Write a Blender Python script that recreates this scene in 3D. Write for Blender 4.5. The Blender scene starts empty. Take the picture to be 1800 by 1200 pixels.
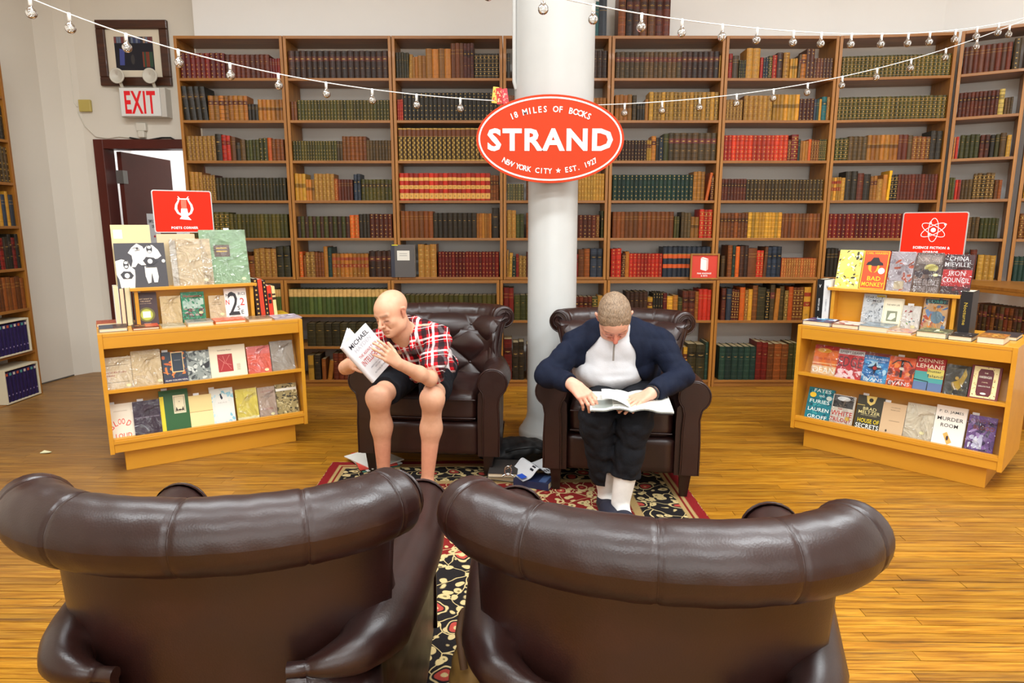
import bpy, math, random
import numpy as np
from mathutils import Vector, Matrix
random.seed(7)
rng = np.random.default_rng(5)
SC = bpy.context.scene
COL = SC.collection
PI = math.pi

def S(r, g, b):
    """sRGB 0-255 to linear"""
    f = lambda c: (c / 12.92 if c <= .04045 else ((c + .055) / 1.055) ** 2.4)
    return (f(r / 255), f(g / 255), f(b / 255), 1)

# ------------------------------------------------------------ camera, world, lights, exposure
FPX = 1150.0
PITCH = math.atan(205 / FPX)
SP, CP, EYE = math.sin(PITCH), math.cos(PITCH), 1.4
cam = bpy.data.cameras.new('camera')
cam.sensor_width = 36.0
cam.lens = 36.0 * FPX / 1800
cam.clip_start = .05
camo = bpy.data.objects.new('camera', cam)
COL.objects.link(camo)
camo.location = (0, 0, EYE)
camo.rotation_euler = (PI / 2 - PITCH, 0, 0)
SC.camera = camo
SC.view_settings.view_transform = 'Standard'
SC.view_settings.look = 'None'
SC.view_settings.exposure = -0.15
SC.view_settings.gamma = 1.0
SC.view_settings.use_curve_mapping = False
world = bpy.data.worlds.new('world')
world.use_nodes = True
world.node_tree.nodes['Background'].inputs[0].default_value = (.9, .95, 1, 1)
world.node_tree.nodes['Background'].inputs[1].default_value = .3
SC.world = world

def area_light(name, loc, size, energy, color=(1, 1, 1), rot=(0, 0, 0)):
    l = bpy.data.lights.new(name, 'AREA')
    l.shape = 'RECTANGLE'
    l.size, l.size_y = size
    l.energy = energy
    l.color = color
    o = bpy.data.objects.new(name, l)
    o.location = loc
    o.rotation_euler = rot
    COL.objects.link(o)
    return o

WARM = (.89, .965, 1)
for (lx, ly, sx, sy, e) in ((-2.4, 3.2, 1.3, .3, 60), (-1.1, 2.6, 1.3, .3, 56), (1.6, 2.6, 1.3, .3, 66), (3.2, 3.1, 1.3, .3, 100),
                            (-2.2, .8, 1.3, .3, 55), (-.2, .7, 1.3, .3, 46), (1.9, .7, 1.3, .3, 95),
                            (-1.0, -1.6, 1.3, .3, 60), (1.2, -1.6, 1.3, .3, 75)):
    area_light('ceiling_lamp_light', (lx, ly, 3.93), (sx, sy), e, WARM)
area_light('corridor_light', (-3.0, 7.2, 2.6), (.4, .4), 7, (1, .97, .92))
area_light('corridor_light', (-4.1, 7.2, 2.6), (.4, .4), 22, (.9, .93, 1))  # fill light added to brighten the gap behind the door leaf
# window-like fill added behind the camera to brighten the shelf backs
area_light('front_fill_light', (.8, -2.95, 1.9), (6.0, 1.8), 95, (.93, .97, 1), (math.radians(90), 0, 0))
# unseen fill added overhead to brighten the pillar and the sign
area_light('pillar_fill_light', (1.3, .2, 3.6), (.25, .25), 8, (1, .97, .93), (math.radians(52), 0, math.radians(12)))

# ------------------------------------------------------------ measuring helpers (photo pixel -> point on a real plane)
def ray(x, y):
    v = (600 - y) / FPX
    return Vector(((x - 900) / FPX, CP + v * SP, -SP + v * CP))

def atY(x, y, Y):
    d = ray(x, y)
    return Vector((0, 0, EYE)) + d * (Y / d.y)

def atZ(x, y, z):
    d = ray(x, y)
    return Vector((0, 0, EYE)) + d * ((z - EYE) / d.z)

def atP(x, y, P, n):
    d = ray(x, y)
    O = Vector((0, 0, EYE))
    return O + d * ((Vector(P) - O).dot(Vector(n)) / d.dot(Vector(n)))

def atT(x, y, t):
    return Vector((0, 0, EYE)) + ray(x, y) * t

# ------------------------------------------------------------ materials
MATS = {}

def _nt(name):
    m = bpy.data.materials.new(name)
    m.use_nodes = True
    nt = m.node_tree
    return m, nt, nt.nodes['Principled BSDF']

def N(nt, typ, **kw):
    n = nt.nodes.new(typ)
    for k, v in kw.items():
        if k.startswith('i_'):
            n.inputs[k[2:].replace('_', ' ')].default_value = v
        else:
            setattr(n, k, v)
    return n

def mixc(nt, fac, a, b, mode='MIX'):
    n = nt.nodes.new('ShaderNodeMix')
    n.data_type = 'RGBA'
    n.blend_type = mode
    for sock, val in ((n.inputs[0], fac), (n.inputs[6], a), (n.inputs[7], b)):
        if isinstance(val, bpy.types.NodeSocket):
            nt.links.new(val, sock)
        else:
            sock.default_value = val
    return n.outputs[2]

def ramp(nt, fac, stops, interp='LINEAR'):
    n = nt.nodes.new('ShaderNodeValToRGB')
    n.color_ramp.interpolation = interp
    e = n.color_ramp.elements
    while len(e) < len(stops):
        e.new(.5)
    for el, (p, c) in zip(e, stops):
        el.position = p
        el.color = c
    nt.links.new(fac, n.inputs[0])
    return n.outputs[0]

def math_(nt, op, a, b=None, clamp=False):
    n = nt.nodes.new('ShaderNodeMath')
    n.operation = op
    n.use_clamp = clamp
    for i, val in enumerate((a, b)):
        if val is None:
            continue
        if isinstance(val, bpy.types.NodeSocket):
            nt.links.new(val, n.inputs[i])
        else:
            n.inputs[i].default_value = val
    return n.outputs[0]

def coords(nt, kind='Object', scale=(1, 1, 1), rot=(0, 0, 0)):
    t = nt.nodes.new('ShaderNodeTexCoord')
    m = nt.nodes.new('ShaderNodeMapping')
    m.inputs['Scale'].default_value = scale
    m.inputs['Rotation'].default_value = rot
    nt.links.new(t.outputs[kind], m.inputs['Vector'])
    return m.outputs[0]

def noise(nt, vec, scale, detail=3, rough=.5, dist=0):
    n = nt.nodes.new('ShaderNodeTexNoise')
    n.inputs['Scale'].default_value = scale
    n.inputs['Detail'].default_value = detail
    n.inputs['Roughness'].default_value = rough
    n.inputs['Distortion'].default_value = dist
    nt.links.new(vec, n.inputs['Vector'])
    return n.outputs[0]

def bump(nt, bs, height, strength, dist=.01):
    b = nt.nodes.new('ShaderNodeBump')
    b.inputs['Strength'].default_value = strength
    b.inputs['Distance'].default_value = dist
    nt.links.new(height, b.inputs['Height'])
    nt.links.new(b.outputs[0], bs.inputs['Normal'])

def mat(name, rgb, rough=.5, metal=0, var=.0, vscale=8, bstr=0, bscale=60, coat=0, spec=.5):
    """plain surface with a little noise in its colour and relief"""
    if name in MATS:
        return MATS[name]
    m, nt, bs = _nt(name)
    c = S(*rgb)
    bs.inputs['Roughness'].default_value = rough
    bs.inputs['Metallic'].default_value = metal
    bs.inputs['Coat Weight'].default_value = coat
    bs.inputs['Specular IOR Level'].default_value = spec
    v = coords(nt)
    if var:
        f = noise(nt, v, vscale)
        lo = tuple(x * (1 - var) for x in c[:3]) + (1,)
        hi = tuple(min(1, x * (1 + var)) for x in c[:3]) + (1,)
        nt.links.new(ramp(nt, f, [(.3, lo), (.7, hi)]), bs.inputs['Base Color'])
    else:
        bs.inputs['Base Color'].default_value = c
    if bstr:
        bump(nt, bs, noise(nt, v, bscale), bstr)
    MATS[name] = m
    return m

def mat_wood(name, a, b, rough=.4, axis=2, scale=7, coat=.1, bstr=.05):
    """wood with grain running along one object axis"""
    if name in MATS:
        return MATS[name]
    m, nt, bs = _nt(name)
    sc = [scale * 4] * 3
    sc[axis] = scale * .28
    v = coords(nt, 'Object', tuple(sc))
    f = noise(nt, v, 1.0, 5, .6, .6)
    g = noise(nt, coords(nt, 'Object'), 1.7, 2)
    c = ramp(nt, f, [(.25, S(*b)), (.5, S(*[(x + y) / 2 for x, y in zip(a, b)])), (.75, S(*a))])
    c2 = mixc(nt, math_(nt, 'MULTIPLY', g, .35), c, S(*b))
    nt.links.new(c2, bs.inputs['Base Color'])
    bs.inputs['Roughness'].default_value = rough
    bs.inputs['Coat Weight'].default_value = coat
    bump(nt, bs, f, bstr, .003)
    MATS[name] = m
    return m

def mat_col(name, rough=.5, var=.0, vscale=30, bstr=0, bscale=90, coat=0, sheen=0, spec=.5, metal=0):
    """colour comes from the mesh's own per-face colour (print, cloth, bindings)"""
    if name in MATS:
        return MATS[name]
    m, nt, bs = _nt(name)
    a = nt.nodes.new('ShaderNodeVertexColor')
    a.layer_name = 'Col'
    out = a.outputs[0]
    v = coords(nt)
    if var:
        f = noise(nt, v, vscale, 4, .65)
        out = mixc(nt, var, out, ramp(nt, f, [(.3, (.25, .25, .25, 1)), (.72, (1.0, 1.0, 1.0, 1))]), 'MULTIPLY')
    nt.links.new(out, bs.inputs['Base Color'])
    bs.inputs['Roughness'].default_value = rough
    bs.inputs['Coat Weight'].default_value = coat
    bs.inputs['Specular IOR Level'].default_value = spec
    bs.inputs['Metallic'].default_value = metal
    if bstr:
        bump(nt, bs, noise(nt, v, bscale), bstr)
    MATS[name] = m
    return m

PRINT = mat_col('printed_paper', .42, spec=.4)
BIND = mat_col('antique_binding', .42, var=.45, vscale=26, bstr=.15, bscale=140, spec=.35)

def mat_leather():
    m, nt, bs = _nt('dark_brown_leather')
    v = coords(nt)
    big = noise(nt, v, 3.2, 4, .6)
    c = ramp(nt, big, [(.3, S(33, 14, 11)), (.6, S(44, 20, 16)), (.85, S(62, 31, 26))])
    nt.links.new(c, bs.inputs['Base Color'])
    r = ramp(nt, noise(nt, v, 7, 3), [(.3, (.30, .30, .30, 1)), (.75, (.44, .44, .44, 1))])
    nt.links.new(r, bs.inputs['Roughness'])
    bs.inputs['Specular IOR Level'].default_value = .6
    vo = nt.nodes.new('ShaderNodeTexVoronoi')
    vo.inputs['Scale'].default_value = 260
    nt.links.new(v, vo.inputs['Vector'])
    h = math_(nt, 'ADD', math_(nt, 'MULTIPLY', vo.outputs[0], .10), math_(nt, 'MULTIPLY', noise(nt, v, 7, 5, .65), .45))
    bump(nt, bs, h, .22, .006)
    return m

def mat_sleeve():
    """clear crinkled plastic wrapper"""
    m, nt, bs = _nt('clear_plastic_wrapper')
    out = nt.nodes['Material Output']
    tr = nt.nodes.new('ShaderNodeBsdfTransparent')
    gl = nt.nodes.new('ShaderNodeBsdfGlossy')
    gl.inputs['Roughness'].default_value = .07
    v = coords(nt)
    b = nt.nodes.new('ShaderNodeBump')
    b.inputs['Strength'].default_value = .9
    b.inputs['Distance'].default_value = .045
    nt.links.new(noise(nt, v, 9, 3, .5, .8), b.inputs['Height'])
    nt.links.new(b.outputs[0], gl.inputs['Normal'])
    fr = nt.nodes.new('ShaderNodeFresnel')
    fr.inputs['IOR'].default_value = 1.6
    nt.links.new(b.outputs[0], fr.inputs['Normal'])
    mx = nt.nodes.new('ShaderNodeMixShader')
    nt.links.new(math_(nt, 'MULTIPLY', fr.outputs[0], .85, True), mx.inputs[0])
    nt.links.new(tr.outputs[0], mx.inputs[1])
    nt.links.new(gl.outputs[0], mx.inputs[2])
    nt.links.new(mx.outputs[0], out.inputs['Surface'])
    return m

def mat_glass(name='bulb_glass', tint=(1, 1, 1, 1)):
    m, nt, bs = _nt(name)
    out = nt.nodes['Material Output']
    tr = nt.nodes.new('ShaderNodeBsdfTransparent')
    tr.inputs[0].default_value = tint
    gl = nt.nodes.new('ShaderNodeBsdfGlossy')
    gl.inputs['Roughness'].default_value = .03
    fr = nt.nodes.new('ShaderNodeLayerWeight')
    fr.inputs['Blend'].default_value = .35
    mx = nt.nodes.new('ShaderNodeMixShader')
    nt.links.new(math_(nt, 'ADD', math_(nt, 'MULTIPLY', fr.outputs['Fresnel'], .9), .16, True), mx.inputs[0])
    nt.links.new(tr.outputs[0], mx.inputs[1])
    nt.links.new(gl.outputs[0], mx.inputs[2])
    nt.links.new(mx.outputs[0], out.inputs['Surface'])
    return m

LEATHER = mat_leather()
SLEEVE = mat_sleeve()
GLASS = mat_glass()
SHELFW = mat_wood('oak_shelving', (176, 116, 44), (122, 74, 24), .45, 0, 5, .05)
UPRIGHTW = mat_wood('oak_uprights', (190, 128, 46), (132, 80, 26), .45, 2, 5, .05)
VENEER = mat_wood('honey_birch_veneer', (220, 158, 46), (202, 138, 34), .38, 0, 2.2, .2, .02)
LEGW = mat('espresso_stained_wood', (34, 20, 16), .3, 0, .2)
WHITE = mat('white_paint_gloss', (196, 196, 193), .35, 0, .02)

# ------------------------------------------------------------ mesh helpers
class MB:
    def __init__(s):
        s.v, s.f, s.c, s.sm = [], [], [], []

    def add(s, vs, fs, col=(1, 1, 1, 1), smooth=False, M=None):
        o = len(s.v)
        s.v += [tuple(M @ Vector(p)) for p in vs] if M is not None else [tuple(p) for p in vs]
        s.f += [tuple(i + o for i in f) for f in fs]
        if isinstance(col, list):
            s.c += col
        else:
            s.c += [col] * len(fs)
        s.sm += [smooth] * len(fs)
        return s

    def box(s, x0, x1, y0, y1, z0, z1, col=(1, 1, 1, 1), M=None):
        vs = [(x0, y0, z0), (x1, y0, z0), (x1, y1, z0), (x0, y1, z0), (x0, y0, z1), (x1, y0, z1), (x1, y1, z1), (x0, y1, z1)]
        return s.add(vs, [(0, 3, 2, 1), (4, 5, 6, 7), (0, 1, 5, 4), (1, 2, 6, 5), (2, 3, 7, 6), (3, 0, 4, 7)], col, False, M)

    def grid(s, fn, nu, nv, col=(1, 1, 1, 1), smooth=True, M=None, wrapu=False):
        vs = [fn(i / nu, j / nv) for j in range(nv + 1) for i in range(nu + (0 if wrapu else 1))]
        w = nu if wrapu else nu + 1
        fs = []
        for j in range(nv):
            for i in range(nu):
                a, b = j * w + i, j * w + (i + 1) % w
                fs.append((a, b, b + w, a + w))
        return s.add(vs, fs, col, smooth, M)

    def tube(s, pts, r, n=8, col=(1, 1, 1, 1), caps=True, M=None, closed=False):
        P = [Vector(p) for p in pts]
        R = r if isinstance(r, (list, tuple)) else [r] * len(P)
        vs = []
        up = Vector((0, 0, 1))
        L = len(P)
        prev = None
        for i, p in enumerate(P):
            if closed:
                t = P[(i + 1) % L] - P[i - 1]
            else:
                t = P[min(i + 1, L - 1)] - P[max(i - 1, 0)]
            t.normalize()
            if prev is None:
                a = t.cross(up)
                if a.length < .1:
                    a = t.cross(Vector((1, 0, 0)))
                a.normalize()
            else:
                a = prev - t * prev.dot(t)
                a.normalize()
            prev = a
            b = t.cross(a)
            for k in range(n):
                an = 2 * PI * k / n
                vs.append(p + (a * math.cos(an) + b * math.sin(an)) * R[i])
        fs = []
        for i in range(L if closed else L - 1):
            for k in range(n):
                fs.append((i * n + k, i * n + (k + 1) % n, ((i + 1) % L) * n + (k + 1) % n, ((i + 1) % L) * n + k))
        s.add(vs, fs, col, True, M)
        if caps and not closed:
            s.add([vs[k] for k in range(n)], [tuple(range(n))[::-1]], col, False, M)
            s.add([vs[(L - 1) * n + k] for k in range(n)], [tuple(range(n))], col, False, M)
        return s

    def lathe(s, prof, n=24, col=(1, 1, 1, 1), M=None, smooth=True):
        vs = [(r * math.cos(2 * PI * k / n), r * math.sin(2 * PI * k / n), z) for r, z in prof for k in range(n)]
        fs = [(i * n + k, i * n + (k + 1) % n, (i + 1) * n + (k + 1) % n, (i + 1) * n + k) for i in range(len(prof) - 1) for k in range(n)]
        return s.add(vs, fs, col, smooth, M)

    def prism(s, poly, z0, z1, col=(1, 1, 1, 1), M=None, smooth=False):
        n = len(poly)
        vs = [(x, y, z0) for x, y in poly] + [(x, y, z1) for x, y in poly]
        s.add(vs, [(i, (i + 1) % n, n + (i + 1) % n, n + i) for i in range(n)], col, smooth, M)
        return s.add(vs, [tuple(range(n))[::-1], tuple(range(n, 2 * n))], col, False, M)

    def rbox(s, cx, cy, cz, sx, sy, sz, r=.03, n=8, crown=0, col=(1, 1, 1, 1), M=None, wob=0):
        """rounded box with half sizes sx, sy, sz; crown lifts the top; a little wobble for stuffed things"""
        idx, vs, fs = {}, [], []
        def vid(p):
            k = (round(p[0] * n), round(p[1] * n), round(p[2] * n))
            if k in idx:
                return idx[k]
            q = Vector((p[0] * sx, p[1] * sy, p[2] * sz))
            inn = Vector([max(-(h - r), min(h - r, c)) for c, h in zip(q, (sx, sy, sz))])
            d = q - inn
            if d.length > 1e-9:
                q = inn + d.normalized() * r
            if crown and p[2] > 0:
                q.z += crown * (1 - p[0] ** 2) * (1 - p[1] ** 2) * p[2]
            if wob:
                q += Vector((math.sin(q.y * 23 + q.z * 17), math.sin(q.x * 19 + q.z * 29 + 1), math.sin(q.x * 27 + q.y * 21 + 2))) * wob
            idx[k] = len(vs)
            vs.append(q + Vector((cx, cy, cz)))
            return idx[k]
        lin = [-1 + 2 * i / n for i in range(n + 1)]
        for ax in range(3):
            for sg in (-1, 1):
                for i in range(n):
                    for j in range(n):
                        q = []
                        for (a, b) in ((i, j), (i + 1, j), (i + 1, j + 1), (i, j + 1)):
                            p = [0, 0, 0]
                            p[ax] = sg
                            p[(ax + 1) % 3] = lin[a]
                            p[(ax + 2) % 3] = lin[b]
                            q.append(vid(p))
                        fs.append(tuple(q) if sg > 0 else tuple(q[::-1]))
        return s.add(vs, fs, col, True, M)

    def build(s, name, m, parent=None, bev=0, loc=None):
        me = bpy.data.meshes.new(name)
        me.from_pydata(s.v, [], s.f)
        ca = me.color_attributes.new('Col', 'FLOAT_COLOR', 'CORNER')
        cnt = np.array([len(f) for f in s.f])
        ca.data.foreach_set('color', np.repeat(np.array(s.c, dtype=np.float32).reshape(-1, 4), cnt, axis=0).ravel())
        me.polygons.foreach_set('use_smooth', np.array(s.sm, dtype=bool))
        me.materials.append(m)
        me.update()
        o = bpy.data.objects.new(name, me)
        COL.objects.link(o)
        if parent is not None:
            o.parent = parent
        if loc is not None:
            o.location = loc
        if bev:
            b = o.modifiers.new('edge', 'BEVEL')
            b.width = bev
            b.segments = 2
            b.limit_method = 'ANGLE'
        return o

def tag(o, label=None, cat=None, group=None, kind=None):
    if label: o['label'] = label
    if cat: o['category'] = cat
    if group: o['group'] = group
    if kind: o['kind'] = kind
    return o

def empty(name, label, cat, loc=(0, 0, 0), rz=0, group=None, M=None):
    o = bpy.data.objects.new(name, None)
    o.empty_display_size = .1
    COL.objects.link(o)
    if M is not None:
        o.matrix_basis = M
    else:
        o.location = loc
        o.rotation_euler = (0, 0, rz)
    return tag(o, label, cat, group)

def struct(o):
    o['kind'] = 'structure'
    return o

_TX = {}
def text2d(body, bold=.0):
    """outline of a line of text as flat polygons, height of capitals = 1, centred on x, baseline at 0"""
    k = (body, bold)
    if k in _TX:
        return _TX[k]
    c = bpy.data.curves.new('lettering', 'FONT')
    c.body = body
    c.offset = bold
    c.space_character = 1 + bold * 4
    c.resolution_u = 2
    c.size = 1.0
    o = bpy.data.objects.new('lettering', c)
    me = o.to_mesh()
    co = np.array([v.co[:2] for v in me.vertices]) if len(me.vertices) else np.zeros((0, 2))
    fs = [tuple(p.vertices) for p in me.polygons]
    o.to_mesh_clear()
    bpy.data.objects.remove(o)
    bpy.data.curves.remove(c)
    if len(co):
        w0, w1 = co[:, 0].min(), co[:, 0].max()
        co[:, 0] -= (w0 + w1) / 2
        co /= .70
        width = (w1 - w0) / .70
    else:
        width = .3
    _TX[k] = (co, fs, width)
    return _TX[k]

def put_text(mb, body, cx, cy, h, col, w=None, bold=0, rot=0, z=0, M=None, italic=0):
    """text in the xy plane centred at cx, cy; h = cap height; w squeezes it to a width"""
    co, fs, width = text2d(body, bold)
    if not len(co):
        return
    sx = (w / width) if w else h
    ca, sa = math.cos(rot), math.sin(rot)
    vs = []
    for x, y in co:
        X, Y = x * sx + italic * y * h, (y - .5) * h
        vs.append((cx + X * ca - Y * sa, cy + X * sa + Y * ca, z))
    mb.add(vs, fs, col, False, M)

def ellipse(cx, cy, rx, ry, n=24, a0=0, a1=2 * PI):
    return [(cx + rx * math.cos(a0 + (a1 - a0) * i / n), cy + ry * math.sin(a0 + (a1 - a0) * i / n)) for i in range(n)]

def flat(mb, poly, col, z=0, M=None):
    mb.add([(x, y, z) for x, y in poly], [tuple(range(len(poly)))], col, False, M)

def strip(mb, pts, w, col, z=0, M=None, closed=False):
    """flat line of width w through 2d points"""
    P = [Vector((p[0], p[1], 0)) for p in pts]
    vs = []
    L = len(P)
    for i, p in enumerate(P):
        t = (P[(i + 1) % L] - P[i - 1]) if closed else (P[min(i + 1, L - 1)] - P[max(i - 1, 0)])
        t.normalize()
        nrm = Vector((-t.y, t.x, 0)) * ((w[i] if isinstance(w, list) else w) / 2)
        vs += [(p.x + nrm.x, p.y + nrm.y, z), (p.x - nrm.x, p.y - nrm.y, z)]
    m = L if closed else L - 1
    mb.add(vs, [(2 * i, 2 * i + 1, (2 * i + 3) % (2 * L), (2 * i + 2) % (2 * L)) for i in range(m)], col, False, M)

def basis(o, x, y, z):
    return Matrix(((x[0], y[0], z[0], o[0]), (x[1], y[1], z[1], o[1]), (x[2], y[2], z[2], o[2]), (0, 0, 0, 1)))

# ------------------------------------------------------------ signed-distance volumes for bodies and clothes
class Vol:
    def __init__(s, lo, hi, h):
        s.lo = np.array(lo, float)
        s.h = h
        s.n = np.ceil((np.array(hi) - s.lo) / h).astype(int) + 1
        s.a = np.full(tuple(s.n), .2, dtype=np.float32)

    def _sl(s, lo, hi):
        i0 = np.maximum(np.floor((np.array(lo) - s.lo) / s.h).astype(int), 0)
        i1 = np.minimum(np.ceil((np.array(hi) - s.lo) / s.h).astype(int) + 1, s.n)
        i1 = np.maximum(i1, i0 + 1)
        sl = tuple(slice(a, b) for a, b in zip(i0, i1))
        g = [(s.lo[k] + np.arange(i0[k], i1[k]) * s.h).astype(np.float32) for k in range(3)]
        return sl, np.meshgrid(*g, indexing='ij', sparse=True)

    def _mix(s, sl, d, k, sub):
        a = s.a[sl]
        if sub:
            d = -d
            hh = np.clip(.5 - .5 * (d - a) / k, 0, 1)
            s.a[sl] = a * hh + d * (1 - hh) + k * hh * (1 - hh) if False else np.maximum(a, d) + np.maximum(k - np.abs(a - d), 0) ** 2 / (4 * k)
        else:
            s.a[sl] = np.minimum(a, d) - np.maximum(k - np.abs(a - d), 0) ** 2 / (4 * k)

    def cap(s, a, b, ra, rb=None, k=.02, sub=False, flat=None):
        """tapered capsule; flat = (axis vector, factor) squashes it across"""
        rb = ra if rb is None else rb
        a, b = np.array(a, float), np.array(b, float)
        R = max(ra, rb) + .05
        sl, (X, Y, Z) = s._sl(np.minimum(a, b) - R, np.maximum(a, b) + R)
        ab = b - a
        L2 = max(float(ab @ ab), 1e-9)
        px, py, pz = X - a[0], Y - a[1], Z - a[2]
        t = np.clip((px * ab[0] + py * ab[1] + pz * ab[2]) / L2, 0, 1)
        dx, dy, dz = px - ab[0] * t, py - ab[1] * t, pz - ab[2] * t
        if flat:
            n, f = np.array(flat[0], float), flat[1]
            n /= np.linalg.norm(n)
            q = (dx * n[0] + dy * n[1] + dz * n[2]) * (f - 1)
            dx, dy, dz = dx + q * n[0], dy + q * n[1], dz + q * n[2]
        d = np.sqrt(dx * dx + dy * dy + dz * dz) - (ra + (rb - ra) * t)
        s._mix(sl, d, k, sub)
        return s

    def ell(s, c, r, R=None, k=.02, sub=False):
        """ellipsoid; R = 3x3 rotation whose columns are its axes"""
        c = np.array(c, float)
        m = max(r) + .05
        sl, (X, Y, Z) = s._sl(c - m, c + m)
        px, py, pz = X - c[0], Y - c[1], Z - c[2]
        if R is not None:
            px, py, pz = (px * R[0][0] + py * R[1][0] + pz * R[2][0], px * R[0][1] + py * R[1][1] + pz * R[2][1], px * R[0][2] + py * R[1][2] + pz * R[2][2])
        k0 = np.sqrt((px / r[0]) ** 2 + (py / r[1]) ** 2 + (pz / r[2]) ** 2)
        k1 = np.sqrt((px / r[0] ** 2) ** 2 + (py / r[1] ** 2) ** 2 + (pz / r[2] ** 2) ** 2) + 1e-6
        s._mix(sl, k0 * (k0 - 1) / k1, k, sub)
        return s

    def cut(s, p, n, k=.004, lo=None, hi=None):
        """remove everything on the side the normal points to (within lo..hi if given)"""
        n = np.array(n, float)
        n /= np.linalg.norm(n)
        hi_ = s.lo + s.n * s.h
        sl, (X, Y, Z) = s._sl(lo if lo is not None else s.lo, hi if hi is not None else hi_)
        d = (X - p[0]) * n[0] + (Y - p[1]) * n[1] + (Z - p[2]) * n[2]
        a = s.a[sl]
        s.a[sl] = np.maximum(a, d) + np.maximum(k - np.abs(a - d), 0) ** 2 / (4 * k)
        return s

    def slot(s, xf, hwf, ymax, zlo, zhi, k=.006):
        """cut an opening that runs in y: centre xf(z), half width hwf(z)"""
        hi_ = s.lo + s.n * s.h
        sl, (X, Y, Z) = s._sl(s.lo, hi_)
        d = np.maximum(np.maximum(np.abs(X - xf(Z)) - hwf(Z), Y - ymax), np.maximum(zlo - Z, Z - zhi))
        s._mix(sl, d, k, True)
        return s

    def shell_minus(s, other, gap=.0):
        s.a = np.maximum(s.a, -(other.a + gap))
        return s

    def wrinkle(s, amp, f=22, seed=0, lo=None, hi=None):
        hi_ = s.lo + s.n * s.h
        sl, (X, Y, Z) = s._sl(lo if lo is not None else s.lo, hi if hi is not None else hi_)
        r = np.random.default_rng(seed)
        w = 0
        for i in range(5):
            d = r.normal(size=3)
            d /= np.linalg.norm(d)
            fr = f * (.6 + .35 * i)
            e = r.normal(size=3) * 7
            w = w + 1 - 2 * np.abs(np.sin((X * d[0] + Y * d[1] + Z * d[2]) * fr + 1.3 * np.sin(X * e[0] + Y * e[1] + Z * e[2] + i) + r.uniform(0, 6))) / (1 + .3 * i)
        s.a[sl] += (amp * .22 * w).astype(np.float32)
        return s

    def mesh(s):
        """naive surface nets"""
        A = s.a
        ins = A < 0
        nx, ny, nz = A.shape
        c = np.zeros((nx - 1, ny - 1, nz - 1), dtype=np.uint8)
        for i in (0, 1):
            for j in (0, 1):
                for l in (0, 1):
                    c += ins[i:nx - 1 + i, j:ny - 1 + j, l:nz - 1 + l]
        I = np.argwhere((c > 0) & (c < 8))
        ids = np.full(c.shape, -1, dtype=np.int32)
        ids[I[:, 0], I[:, 1], I[:, 2]] = np.arange(len(I))
        acc = np.zeros((len(I), 3))
        cnt = np.zeros(len(I))
        cor = [(i, j, l) for i in (0, 1) for j in (0, 1) for l in (0, 1)]
        val = {q: A[I[:, 0] + q[0], I[:, 1] + q[1], I[:, 2] + q[2]].astype(float) for q in cor}
        for q in cor:
            for ax in range(3):
                if q[ax] == 0:
                    r = list(q)
                    r[ax] = 1
                    va, vb = val[q], val[tuple(r)]
                    m = (va < 0) != (vb < 0)
                    t = np.where(m, va / np.where(m, va - vb, 1), 0)
                    p = np.array(q, float)[None, :].repeat(len(I), 0)
                    p[:, ax] = t
                    acc[m] += p[m]
                    cnt[m] += 1
        V = s.lo + (I + acc / cnt[:, None]) * s.h
        F = []
        for ax in range(3):
            u, v = (ax + 1) % 3, (ax + 2) % 3
            sa = [slice(None)] * 3
            sb = [slice(None)] * 3
            sa[ax], sb[ax] = slice(0, -1), slice(1, None)
            a0, a1 = ins[tuple(sa)], ins[tuple(sb)]
            E = np.argwhere(a0 != a1)
            ok = (E[:, u] > 0) & (E[:, v] > 0) & (E[:, u] < A.shape[u] - 1) & (E[:, v] < A.shape[v] - 1)
            E = E[ok]
            fl = a0[E[:, 0], E[:, 1], E[:, 2]]
            q = []
            for du, dv in ((-1, -1), (0, -1), (0, 0), (-1, 0)):
                G = E.copy()
                G[:, u] += du
                G[:, v] += dv
                q.append(ids[G[:, 0], G[:, 1], G[:, 2]])
            Q = np.stack(q, 1)
            Q[~fl] = Q[~fl][:, ::-1]
            F.append(Q)
        return V, np.concatenate(F)

def vol_obj(name, vol, m, parent=None, colfn=None, smooth=1, cull=None):
    V, F = vol.mesh()
    if cull is not None:
        keep = cull(V)
        F = F[keep[F].all(1)]
        used = np.unique(F)
        mp = np.full(len(V), -1)
        mp[used] = np.arange(len(used))
        V, F = V[used], mp[F]
    for _ in range(smooth):
        acc = np.zeros_like(V)
        cnt = np.zeros(len(V))
        for i in range(4):
            np.add.at(acc, F[:, i], V[F[:, (i + 1) % 4]] + V[F[:, i - 1]])
            np.add.at(cnt, F[:, i], 2)
        V = V * .5 + .5 * acc / np.maximum(cnt, 1)[:, None]
    me = bpy.data.meshes.new(name)
    me.vertices.add(len(V))
    me.vertices.foreach_set('co', V.astype(np.float32).ravel())
    me.loops.add(F.size)
    me.loops.foreach_set('vertex_index', F.astype(np.int32).ravel())
    me.polygons.add(len(F))
    me.polygons.foreach_set('loop_start', np.arange(0, F.size, 4, dtype=np.int32))
    me.polygons.foreach_set('use_smooth', np.ones(len(F), dtype=bool))
    me.update(calc_edges=True)
    if colfn is not None:
        ca = me.color_attributes.new('Col', 'FLOAT_COLOR', 'POINT')
        ca.data.foreach_set('color', colfn(V).astype(np.float32).ravel())
    me.materials.append(m)
    o = bpy.data.objects.new(name, me)
    COL.objects.link(o)
    if parent is not None:
        o.parent = parent
        o.matrix_parent_inverse = parent.matrix_basis.inverted()
    return o
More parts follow.
